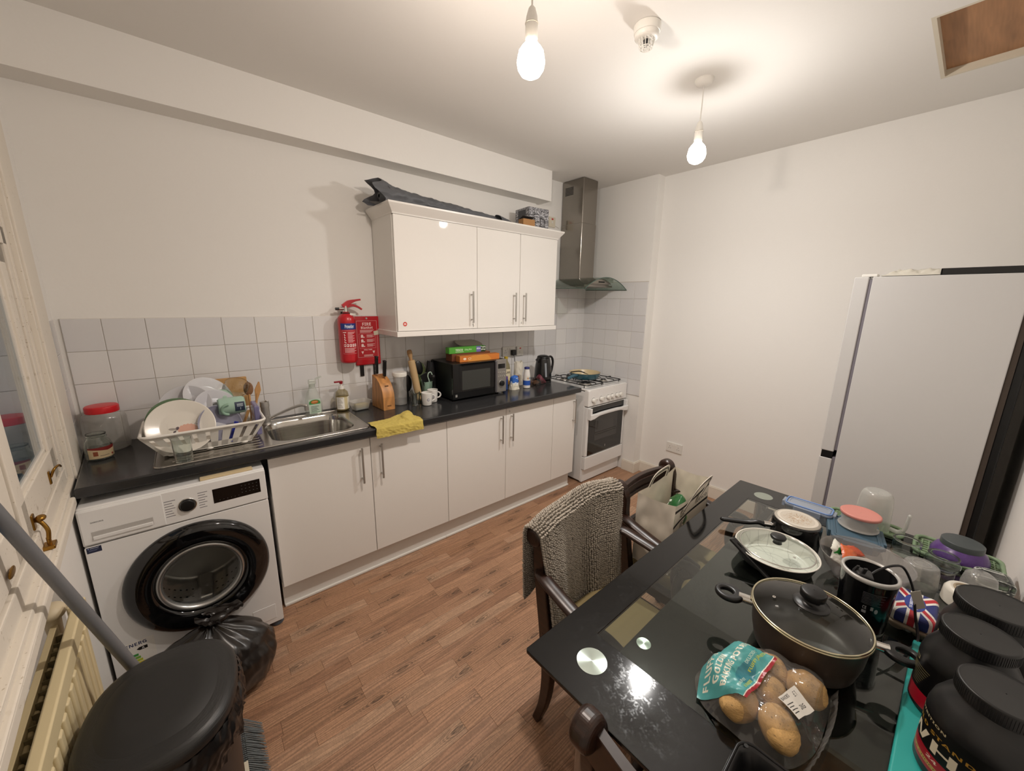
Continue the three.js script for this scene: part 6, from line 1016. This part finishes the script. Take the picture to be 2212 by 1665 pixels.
{ // clear bowl with packets
  const g = thing('plastic_mixing_bowl', 'large clear plastic bowl full of small packets', 'bowl', [1.905, TZ, 2.522]);
  obj('bowl_body', lathe([[0.001, 0.002], [0.065, 0.002], [0.075, 0.006], [0.102, 0.045], [0.115, 0.083], [0.119, 0.085], [0.119, 0.088]], 56), phys(0xd9d6d4, 0.2, { transmission: 0.8, thickness: 0, side: THREE.DoubleSide }), g);
  const pk = (name, label, x, z, y, c, rx, ry, w = 0.06, d = 0.045) => { const o = tag(obj(name, surf((u, v) => { const e = (Math.sin(u * PI) * Math.sin(v * PI)) ** 0.5; return [(u - 0.5) * w, 0.012 * e + 0.004 * noise(u * 6, v * 6, x * 40), (v - 0.5) * d]; }, 16, 16), c), label, 'packet', 'packets in the clear bowl'); o.position.set(1.945 + x, TZ + y + 0.008, 2.482 + z); o.rotation.set(rx, ry, 0.1); };
  const P = (c) => std(c, 0.3, { side: THREE.DoubleSide });
  pk('sweet_packet', 'orange snack packet on top of the heap in the bowl', -0.012, 0.0, 0.05, P(0xc05a2a), 0.5, 0.4, 0.07, 0.055);
  pk('sweet_packet', 'green and white packet standing at the back of the heap in the bowl', -0.01, -0.035, 0.055, print(canvasTex(64, 64, (c) => { c.fillStyle = '#d8d8cc'; c.fillRect(0, 0, 64, 64); c.fillStyle = '#2f8a3e'; c.fillRect(0, 0, 30, 40); c.fillStyle = '#c46a2c'; c.fillRect(34, 8, 24, 16); }), 0.3), 0.9, 0.2);
  pk('sweet_packet', 'red packet at the right of the heap in the bowl', 0.035, 0.0, 0.045, P(0xb04a2c), 0.3, -0.6);
  pk('sweet_packet', 'brown pink packet at the bottom left of the bowl', -0.045, 0.02, 0.022, P(0xa5786a), 0.2, 0.9, 0.07, 0.06);
  pk('sweet_packet', 'silver wrapper at the left side of the bowl', -0.04, -0.02, 0.035, P(0xa9a59c), 0.4, 0.1, 0.05, 0.05);
  pk('sweet_packet', 'beige packet at the right bottom of the bowl', 0.03, 0.035, 0.02, P(0xb09a84), 0.1, -0.3, 0.07, 0.06);
}
// food boxes at the far end of the table
function foodBox(name, label, x, z, w, d, h, turn, body, lid, lidH = 0.012, y = 0) {
  const g = thing(name, label, 'food box', [x, TZ + y, z], turn);
  const ring = (a, b, r, q) => rrect(-a, a, -b, b, r).getSpacedPoints(48).map((p) => [p.x, q, p.y]), rs = [ring(0.004, 0.004, 0.003, 0.001), ring(w / 2 - 0.014, d / 2 - 0.014, 0.014, 0.001), ring(w / 2 - 0.01, d / 2 - 0.01, 0.016, 0.006), ring(w / 2 - 0.004, d / 2 - 0.004, 0.018, h)];
  if (h > 0.012) obj('box_shell', surf((u, v) => rs[Math.round(v * 3)][Math.round(u * 48)], 48, 3, true), body, g);
  const L = obj('lid', [slab(rrect(-w / 2, w / 2, -d / 2, d / 2, 0.02), h, lidH, 0.003, 2), slab((() => { const s = rrect(-w / 2 + 0.01, w / 2 - 0.01, -d / 2 + 0.01, d / 2 - 0.01, 0.016); s.holes.push(rrect(-w / 2 + 0.016, w / 2 - 0.016, -d / 2 + 0.016, d / 2 - 0.016, 0.012, THREE.Path)); return s; })(), h + lidH - 0.001, 0.004, 0.0015, 1)], lid, g);
  for (const [px, pz, a, b] of [[w / 2 + 0.004, 0, 0.005, d * 0.28], [-w / 2 - 0.004, 0, 0.005, d * 0.28], [0, d / 2 + 0.004, w * 0.28, 0.005], [0, -d / 2 - 0.004, w * 0.28, 0.005]]) obj('clip', [rbox(px - a, px + a, h - 0.014 > 0 ? h - 0.014 : 0.001, h + lidH, pz - b, pz + b, 0.002)], lid, L);
  return g;
}
{
  const b = foodBox('clip_lock_box', 'clear clip-lock food box with a pale blue rim by the saucepan', 2.232, 2.302, 0.085, 0.165, 0.045, 0.05, phys(0xd3d8da, 0.2, { transmission: 0.75, thickness: 0, side: THREE.DoubleSide }), phys(0xc7d0dd, 0.25, { transmission: 0.6, thickness: 0 }), 0.01);
  obj('blue_seal', [T(tube(rrect(-0.038, 0.038, -0.078, 0.078, 0.016).getSpacedPoints(40).map((p) => [p.x, 0.0575, p.y]), 0.0028, 120, 6, true))], std(0x6f8fc6, 0.5), b);
}
foodBox('blue_lidded_box', 'slate blue lidded food box under the pink tub', 2.175, 2.462, 0.2, 0.15, 0.03, 0.22, phys(0xb9c4c8, 0.2, { transmission: 0.7, thickness: 0, side: THREE.DoubleSide }), std(0x435c6c, 0.45), 0.014);
{
  const tray = (label, x, z, w, d, turn) => {
    const g = thing('green_drying_tray', label, 'tray', [x, TZ, z], turn, undefined), m = std(0x7f9474, 0.5);
    obj('tray_floor', [rbox(-w / 2, w / 2, 0, 0.006, -d / 2, d / 2, 0.003)], m, g);
    obj('tray_rim', [tube(rrect(-w / 2, w / 2, -d / 2, d / 2, 0.03).getSpacedPoints(50).map((p) => [p.x, 0.014, p.y]), 0.007, 140, 8, true)], m, g);
    const r = []; for (let i = 1; i < 12; i++) r.push(rbox(-w / 2 + 0.012, w / 2 - 0.012, 0.005, 0.011, -d / 2 + i * d / 12 - 0.002, -d / 2 + i * d / 12 + 0.002, 0.001)); for (let i = 1; i < 8; i++) r.push(rbox(-w / 2 + i * w / 8 - 0.002, -w / 2 + i * w / 8 + 0.002, 0.005, 0.011, -d / 2 + 0.012, d / 2 - 0.012, 0.001)); obj('grid_ribs', r, m, g);
  };
  tray('green plastic tray under the upturned measuring jug', 2.352, 2.468, 0.1, 0.225, 0.0);
  tray('green plastic tray under the purple bowl', 2.325, 2.724, 0.155, 0.21, 0.02);
}
{
  const g = thing('pink_lidded_tub', 'round clear tub with a pink lid on the blue box', 'tub', [2.205, TZ + 0.0475, 2.464]);
  obj('tub_body', [lathe([[0.001, 0.002], [0.05, 0.002], [0.056, 0.004], [0.06, 0.002], [0.062, 0.006], [0.052, 0.012], [0.056, 0.05], [0.057, 0.056]], 48)], phys(0xe2e0dc, 0.25, { transmission: 0.65, thickness: 0, side: THREE.DoubleSide }), g);
  obj('lid', [lathe([[0.056, 0.05], [0.0615, 0.052], [0.062, 0.06], [0.058, 0.063], [0.054, 0.061], [0.001, 0.06]], 48)], std(0xc98378, 0.45), g);
}
{
  const g = thing('measuring_jug', 'clear plastic measuring jug upside down on the green tray', 'jug', [2.352, TZ + 0.0125, 2.488], -PI / 2 - 0.1);
  obj('jug_body', [lathe([[0.058, 0], [0.056, 0.004], [0.053, 0.1], [0.049, 0.132], [0.042, 0.146], [0.034, 0.15], [0.032, 0.147], [0.001, 0.147]], 48)], phys(0xe8e8e4, 0.22, { transmission: 0.7, thickness: 0, side: THREE.DoubleSide }), g);
  obj('handle', [...sweep([[0.056, 0.01, 0.0], [0.08, 0.008, 0], [0.094, 0.022, 0], [0.1, 0.07, 0.0], [0.101, 0.085, 0]], 0.006, 0.009)], phys(0xe4e4e0, 0.25, { transmission: 0.5, thickness: 0 }), g);
}
{
  const g = thing('purple_bowl', 'speckled purple dog bowl with a grey base, upside down', 'bowl', [2.315, TZ + 0.0125, 2.728]); g.scale.setScalar(0.76);
  const tx = dataTex(256, 256, (u, v) => { const s = wrapN(u, v, 40, 3.3) > 0.48 ? 40 : 0, k = 1 + 0.1 * wrapN(u, v, 8, 2); return [84 * k + s, 52 * k + s, 118 * k + s]; });
  obj('bowl_wall', [lathe([[0.092, 0.0], [0.096, 0.004], [0.095, 0.02], [0.083, 0.045], [0.068, 0.06]], 56)], std(0xffffff, 0.3, { map: rep(tx, 6, 2), side: THREE.DoubleSide }), g);
  obj('rubber_base', [lathe([[0.069, 0.055], [0.071, 0.06], [0.07, 0.083], [0.066, 0.087], [0.001, 0.087]], 56)], std(0x454b4c, 0.4), g);
}
// glass jars and small bowls
function jarlet(name, label, x, z, pts, mat, y = 0) { const solid = mat === M.glass; const g = thing(name, label, name.includes('bowl') ? 'bowl' : 'jar', [x, TZ + y, z]); obj(name.includes('bowl') ? 'bowl_wall' : 'jar_wall', [solid ? vessel(pts) : lathe(pts, 44)], mat, g); return g; }
{ const j = jarlet('glass_jar', 'low glass jar with a rounded rim next to the blue lidded box', 2.2, 2.6, [[0.001, 0.002], [0.034, 0.002], [0.038, 0.01], [0.038, 0.05], [0.034, 0.058], [0.036, 0.062], [0.034, 0.066]], M.glass); obj('rim_ring', [T(new THREE.TorusGeometry(0.0355, 0.003, 8, 40), 0, 0.063, 0, PI / 2)], M.glass, j); }
{ const j = jarlet('glass_bowl', 'small round glass bowl in front of the purple bowl', 2.185, 2.69, [[0.001, 0.002], [0.03, 0.002], [0.045, 0.02], [0.045, 0.04], [0.036, 0.054], [0.037, 0.06]], M.glass); obj('rim_ring', [T(new THREE.TorusGeometry(0.036, 0.0032, 8, 40), 0, 0.059, 0, PI / 2)], M.glass, j); }
{ const j = jarlet('plastic_pot', 'clear plastic pot upside down beside the mixing bowl', 2.04, 2.645, [[0.046, 0.0], [0.044, 0.05], [0.041, 0.068], [0.034, 0.073], [0.032, 0.07], [0.001, 0.07]], M.clear); obj('embossed_ring', [T(new THREE.TorusGeometry(0.022, 0.0016, 6, 36), 0, 0.0705, 0, PI / 2)], M.clear, j); }
{
  const g = thing('white_bowl', 'white plastic bowl with a foot ring behind the egg carton', 'bowl', [2.015, TZ, 2.748]);
  obj('bowl_wall', [lathe([[0.05, 0.0], [0.052, 0.004], [0.05, 0.04], [0.044, 0.05], [0.036, 0.052], [0.034, 0.049], [0.024, 0.049], [0.022, 0.052], [0.001, 0.052]], 48)], std(0xd9d4c8, 0.35), g);
  obj('brown_ring', [T(new THREE.TorusGeometry(0.0285, 0.003, 8, 40), 0, 0.051, 0, PI / 2)], std(0xa08f78, 0.5), g);
  const p = jarlet('plastic_cup', 'clear domed plastic cup leaning by the white bowl', 2.1, 2.77, [[0.04, 0.0], [0.039, 0.04], [0.034, 0.07], [0.02, 0.082], [0.001, 0.084]], M.clear);
}
{
  const g = thing('glass_food_dish', 'square glass dish upside down by the near wall', 'dish', [2.19, TZ, 2.802], 0.15);
  obj('dish_wall', [T(new RoundedBoxGeometry(0.085, 0.05, 0.085, 4, 0.018), 0, 0.0252, 0)], M.glass, g);
  obj('base_rim', [T(tube(rrect(-0.026, 0.026, -0.025, 0.025, 0.012).getSpacedPoints(30).map((p) => [p.x, 0.051, p.y]), 0.0025, 90, 6, true))], M.glass, g);
}
{ // egg carton
  const g = thing('egg_carton', 'grey card egg carton with a red, white and blue flag sleeve', 'egg carton', [1.79, TZ, 2.648], 0.0);
  const card = std(0x8d7f6c, 0.95), cups = [];
  obj('tray', [rbox(-0.075, 0.075, 0.016, 0.026, -0.05, 0.05, 0.006), ...[-1, 0, 1].flatMap((i) => [-1, 1].map((j) => T(lathe([[0.001, 0], [0.016, 0], [0.023, 0.02]], 16), i * 0.046, 0, j * 0.024)))], card, g);
  const tx = canvasTex(512, 512, (c, w, h) => {
    c.fillStyle = '#232c6c'; c.fillRect(0, 0, w, h); c.lineCap = 'butt'; c.strokeStyle = '#e3ded4'; c.lineWidth = 110; c.beginPath(); c.moveTo(0, 0); c.lineTo(w, h); c.moveTo(w, 0); c.lineTo(0, h); c.stroke(); c.strokeStyle = '#b42430'; c.lineWidth = 50; c.beginPath(); c.moveTo(0, 0); c.lineTo(w, h); c.moveTo(w, 0); c.lineTo(0, h); c.stroke();
    c.fillStyle = '#e3ded4'; c.fillRect(0, 190, w, 132); c.fillStyle = '#b42430'; c.fillRect(0, 222, w, 68); c.fillStyle = '#2a3a86'; c.beginPath(); c.ellipse(256, 256, 160, 110, 0, 0, TAU); c.fill(); c.fillStyle = '#dfe2ea'; c.font = 'bold 46px sans-serif'; c.textAlign = 'center'; c.fillText('10 BRITISH', 256, 236); c.fillText('FREE EGGS', 256, 296); c.fillStyle = '#e3ded4'; c.fillRect(20, 20, 90, 60); c.fillStyle = '#5d8a3a'; c.fillRect(30, 34, 30, 30);
  });
  const lid = slab(rrect(-0.07, 0.07, -0.046, 0.046, 0.014), 0.024, 0.04, 0.012, 4); const lc = clean(lid), p = lc.attributes.position; for (let i = 0; i < p.count; i++) lc.attributes.uv.setXY(i, p.getX(i) / 0.145 + 0.5, 0.5 - p.getZ(i) / 0.1);
  obj('printed_lid', lc, print(tx, 0.55), g);
}
// protein tubs on a teal board
{
  const g = thing('teal_board', 'flat teal plastic board under the black tubs', 'board', [1.45, TZ, 2.752]);
  obj('board', [rbox(-0.24, 0.24, 0, 0.018, -0.092, 0.092, 0.005)], std(0x2fa39c, 0.4), g);
}
function tub(label, x, z, r, lidR, turn, face) {
  const g = thing('protein_tub', label, 'tub', [x, TZ + 0.0185, z], turn, 'black protein tubs on the teal board'), m = std(0x161617, 0.38);
  obj('tub_body', [lathe([[0.001, 0], [r - 0.006, 0], [r, 0.006], [r, 0.125], [r - 0.004, 0.145], [r - 0.014, 0.165], [lidR - 0.004, 0.178], [lidR - 0.006, 0.19]], 56)], m, g);
  const l = obj('lid', [lathe([[lidR - 0.002, 0.185], [lidR, 0.187], [lidR, 0.211], [lidR - 0.003, 0.214], [lidR - 0.006, 0.212], [0.001, 0.211]], 56)], std(0x131313, 0.4), g);
  obj('lid_ridges', Array.from({ length: 96 }, (_, i) => { const a = i / 96 * TAU; return cyl(0.0006, 0.0006, 0.02, Math.cos(a) * lidR, 0.189, Math.sin(a) * lidR, 4); }), M.black, l).userData.kind = 'stuff';
  const tx = canvasTex(1024, 512, face);
  obj('label', T(new THREE.CylinderGeometry(r + 0.0004, r + 0.0004, 0.115, 56, 1, true), 0, 0.064, 0), print(tx, 0.35), g);
}
const frontFace = (c, w, h) => {
  c.fillStyle = '#0c0b0b'; c.fillRect(0, 0, w, h); for (let k = 0; k < 2; k++) { const o = k * 512; c.fillStyle = '#b9ab88'; c.font = 'bold 30px sans-serif'; c.fillText('NUTRITION', o + 60, 44); c.fillStyle = '#a37b2c'; c.font = 'bold 44px sans-serif'; c.fillText('GOLD STANDARD', o + 40, 130); c.fillStyle = '#d3c8b0'; c.font = 'bold 150px sans-serif'; c.fillText('WHEY', o + 36, 270); c.fillStyle = '#9c1424'; c.fillRect(o, 300, 512, 150); c.fillStyle = '#e0c8b4'; c.font = 'bold 40px sans-serif'; c.fillText('24', o + 180, 350); c.fillStyle = '#b8954a'; c.fillRect(o, 380, 512, 34); c.fillStyle = '#2b1a10'; c.font = '26px sans-serif'; c.fillText('MILK CHOCOLATE', o + 80, 406); }
};
const backFace = (c, w, h) => {
  c.fillStyle = '#0c0b0b'; c.fillRect(0, 0, w, h); for (let k = 0; k < 2; k++) { const o = k * 512; c.fillStyle = '#b9ab78'; c.fillRect(o + 4, 0, 26, 330); c.fillStyle = '#8d8258'; for (let i = 0; i < 16; i++) c.fillRect(o + 60, 100 + i * 13, 380 - (i * 83) % 160, 4); for (let i = 0; i < 3; i++) { c.strokeStyle = '#b9ab78'; c.lineWidth = 4; c.strokeRect(o + 100 + i * 110, 30, 40, 34); } c.fillStyle = '#a81428'; c.fillRect(o, 330, 512, 150); c.fillStyle = '#d8cfae'; c.fillRect(o + 60, 380, 200, 80); c.fillStyle = '#3a3226'; for (let i = 0; i < 26; i++) c.fillRect(o + 68 + i * 7, 386, 2 + (i * 5) % 4, 68); c.fillStyle = '#e6c9c4'; c.fillRect(o + 60, 345, 150, 12); }
};
tub('large black protein tub standing farthest along the teal board', 1.63, 2.766, 0.08, 0.067, 0.3, backFace);
tub('middle black protein tub with nutrition print and barcode on its label', 1.476, 2.738, 0.073, 0.056, 1.25, backFace);
tub('nearest black protein tub with big white letters on its label', 1.315, 2.766, 0.081, 0.058, -0.5, frontFace);
// ---- bag of potatoes
{
  const cx = 1.215, cz = 2.452, potMat = std(0xffffff, 0.7, { map: dataTex(256, 256, (u, v) => { const n = wrapN(u, v, 6, 2.2), f = wrapN(u, v, 50, 4.2), d = wrapN(u, v, 26, 8.1) > 0.42 ? 0.72 : 1, k = (0.92 + 0.18 * n + 0.1 * f) * d; return [214 * k, 172 * k, 110 * k]; }), bumpMap: rep(blotch, 2), bumpScale: 0.001 });
  const spud = new THREE.SphereGeometry(1, 32, 22); const gs = [0, 1, 2].map((k) => warp(spud.clone(), (x, y, z) => { const s = 1 + 0.1 * noise(x * 1.3 + k * 7, y * 1.3, z * 1.3) + 0.03 * noise(x * 4, y * 4 + k, z * 4); return [x * s, y * s, z * s]; }));
  const put = (label, x, z, y, a, b, c, ry, k) => { const o = tag(obj('potato', gs[k], potMat), label, 'potato', 'baking potatoes in the plastic bag'); o.position.set(x, TZ + y, z); o.scale.set(a, b, c); o.rotation.set(0.1 * k, ry, 0.08 * k); };
  put('big pale potato nearest the roasting tin in the bag', 1.128, 2.503, 0.036, 0.047, 0.034, 0.036, 0.5, 0);
  put('potato at the left of the bag under the label corner', 1.122, 2.43, 0.034, 0.042, 0.032, 0.034, -0.4, 1);
  put('potato at the right end of the bag beside the pot', 1.275, 2.515, 0.034, 0.036, 0.033, 0.042, 0.3, 2);
  put('potato in the middle of the bag under the price label', 1.205, 2.462, 0.032, 0.036, 0.031, 0.036, 0.9, 1);
  put('potato showing at the edge of the turquoise label', 1.225, 2.402, 0.04, 0.037, 0.037, 0.033, 0.1, 0);
  put('potato hidden at the far top corner of the bag', 1.268, 2.452, 0.034, 0.036, 0.032, 0.03, 1.3, 2);
  put('potato beneath the turquoise label', 1.155, 2.378, 0.034, 0.034, 0.032, 0.03, 2.0, 1);
  const bag = thing('potato_bag', 'clear plastic bag of baking potatoes with a turquoise label', 'bag', [cx, TZ, cz], 0.0);
  // film: a soft pillow over the heap, gathered into a crimped seal on the right
  const spots = [[1.128, 2.503, 0.074], [1.122, 2.43, 0.07], [1.275, 2.515, 0.07], [1.205, 2.462, 0.066], [1.225, 2.402, 0.081], [1.268, 2.452, 0.07], [1.155, 2.378, 0.07]].map(([a, b, c]) => [a - cx, b - cz, c]);
  const outline = [[1.075, 2.44], [1.085, 2.37], [1.14, 2.33], [1.22, 2.345], [1.285, 2.385], [1.318, 2.45], [1.335, 2.55], [1.24, 2.562], [1.14, 2.556], [1.075, 2.52]].map(([x, z]) => [x - cx, z - cz]);
  const oc = new THREE.CatmullRomCurve3(outline.map(([x, z]) => V(x, 0, z)), true);
  const over = (x, z) => { let h = 0; for (const [a, b, c] of spots) { const d = Math.hypot(x - a, z - b); h = Math.max(h, c * Math.max(0, 1 - (d / 0.075) ** 2)); } return h; };
  const soft = (x, z) => { let s = 0; for (let i = 0; i < 7; i++) { const a = i / 6 * TAU; s += over(x + (i < 6 ? 0.014 * Math.cos(a) : 0), z + (i < 6 ? 0.014 * Math.sin(a) : 0)); } return s / 7; };
  const rim = Array.from({ length: 361 }, () => 0); for (let i = 0; i < 3000; i++) { const p = oc.getPoint(i / 3000), a = Math.round((Math.atan2(p.z, p.x) + PI) / TAU * 360); rim[a] = Math.max(rim[a], Math.hypot(p.x, p.z)); }
  const filmY = (x, z) => { const v = Math.max(0, 1 - Math.hypot(x, z) / rim[Math.round((Math.atan2(z, x) + PI) / TAU * 360)]), e = Math.min(1, v * 5); return 0.002 + e * (Math.max(soft(x, z), 0.03 * Math.min(1, v * 2.2)) + 0.0045 + 0.004 * noise(x * 60, z * 25, 3) + 0.003 * noise(x * 110, z * 80, 5)); };
  const film = (lift) => (u, v) => { const p = oc.getPoint(u), k = 1 - v, x = p.x * k + 0.0 * v, z = p.z * k, e = Math.min(1, v * 5); return [x, 0.002 + e * (Math.max(soft(x, z), 0.03 * Math.min(1, v * 2.2)) + 0.0045 + lift + 0.004 * noise(x * 60, z * 25, 3) + 0.003 * noise(x * 110, z * 80, 5) + 0.003 * Math.abs(noise(x * 45 + z * 60, z * 12, 8))), z]; };
  obj('film', surf(film(0.0), 110, 34, true), phys(0xeceae6, 0.06, { transmission: 0.93, thickness: 0, ior: 1.5, side: THREE.DoubleSide }), bag);
  obj('crimped_seal', surf((u, v) => { const e = [0.118 - 0.235 * u, 0.098 + 0.012 * Math.sin(u * PI)], w = 0.004 + 0.013 * v; return [e[0] + 0.012 * v * (1 - u), 0.004 + 0.016 * v + 0.005 * Math.sin(u * 75) * (0.3 + v) + 0.012 * Math.sin(u * PI) * v, e[1] + w * 0.75]; }, 110, 6), phys(0xe8e6e2, 0.12, { transmission: 0.88, thickness: 0, side: THREE.DoubleSide }), bag);
  const tx = canvasTex(512, 420, (c, w, h) => {
    c.fillStyle = '#4d9a9a'; c.fillRect(0, 0, w, h); c.fillStyle = '#dcd6c4'; c.font = 'bold 62px sans-serif'; c.save(); c.translate(30, 90); c.rotate(-0.03); c.fillText('FLUFFY &', 0, 0); c.fillText('GOLDEN', 20, 66); c.fillText('BAKING POTATOES', 0, 132); c.restore(); c.fillStyle = '#357a86'; c.beginPath(); c.ellipse(230, 310, 120, 60, 0, 0, TAU); c.fill(); c.fillStyle = '#d8dcc8'; c.font = '30px sans-serif'; c.fillText('SOUR SOY', 70, 330); c.fillText('DELICIOUS', 310, 290); c.fillStyle = '#c3c23a'; c.font = 'bold 30px sans-serif'; c.fillText('& CHEESE', 90, 370); c.fillText('FLUFFY JACKETS', 280, 330); c.fillStyle = '#9c2430'; c.fillRect(0, 396, w, 24); c.fillStyle = '#e0dacd'; c.fillRect(0, 388, w, 8);
  });
  // label printed on the film: follows the same surface a hair above it
  const lab = (u, v) => { const x = -0.128 + 0.155 * u + 0.02 * v - 0.0 * u, z = -0.095 + 0.088 * v + 0.012 * u - 0.028 * Math.sin(u * PI * 0.8) * (1 - v); return [x, filmY(x, z) + 0.0045, z]; };
  obj('turquoise_label', (() => { const q = surf(lab, 40, 30), uv = q.attributes.uv; for (let i = 0; i < uv.count; i++) uv.setY(i, 1 - uv.getY(i)); return q; })(), print(tx, 0.3), bag);
  const pt = canvasTex(256, 160, (c, w, h) => { c.fillStyle = '#c9c4bb'; c.fillRect(0, 0, w, h); c.fillStyle = '#2e2c2a'; c.font = 'bold 30px sans-serif'; c.fillText('BAKERS', 10, 34); c.font = '42px sans-serif'; c.fillText('£1', 170, 50); for (let i = 0; i < 4; i++) c.fillRect(14, 64 + i * 20, 90 - (i * 23) % 40, 6); c.font = 'bold 40px sans-serif'; c.fillText('2KG', 130, 124); });
  const pl = (u, v) => { const x = -0.055 + 0.062 * u - 0.02 * v, z = 0.035 + 0.014 * u + 0.042 * v; return [x, 0.3 * filmY(x, z) + 0.7 * 0.072 + 0.006, z]; };
  obj('price_label', (() => { const q = surf(pl, 14, 10), uv = q.attributes.uv; for (let i = 0; i < uv.count; i++) uv.setY(i, 1 - uv.getY(i)); return q; })(), print(pt, 0.5), bag);
}
{ // roasting tin at the table edge
  const g = thing('roasting_tin', 'deep black roasting tin at the bottom edge of the picture', 'roasting tin', [0.962, TZ, 2.612], 0.03);
  const ring = (a, b, r, q) => rrect(-a, a, -b, b, r).getSpacedPoints(60).map((p) => [p.x, q, p.y]), rs = [ring(0.006, 0.006, 0.004, 0.002), ring(0.056, 0.12, 0.018, 0.002), ring(0.06, 0.126, 0.02, 0.01), ring(0.07, 0.136, 0.022, 0.05), ring(0.08, 0.147, 0.026, 0.052)];
  obj('tin_shell', surf((u, v) => rs[Math.round(v * 4)][Math.round(u * 60)], 60, 4, true), std(0x0e0e10, 0.3, { side: THREE.DoubleSide }), g);
  obj('rolled_rim', [tube(ring(0.08, 0.147, 0.026, 0.052), 0.003, 160, 8, true)], std(0x1c1c1e, 0.25, { metalness: 0.4 }), g);
  obj('hanging_hole', [cyl(0.004, 0.004, 0.0012, 0.068, 0.0526, -0.135, 14)], M.black, g);
}
renderer.render(scene, camera);
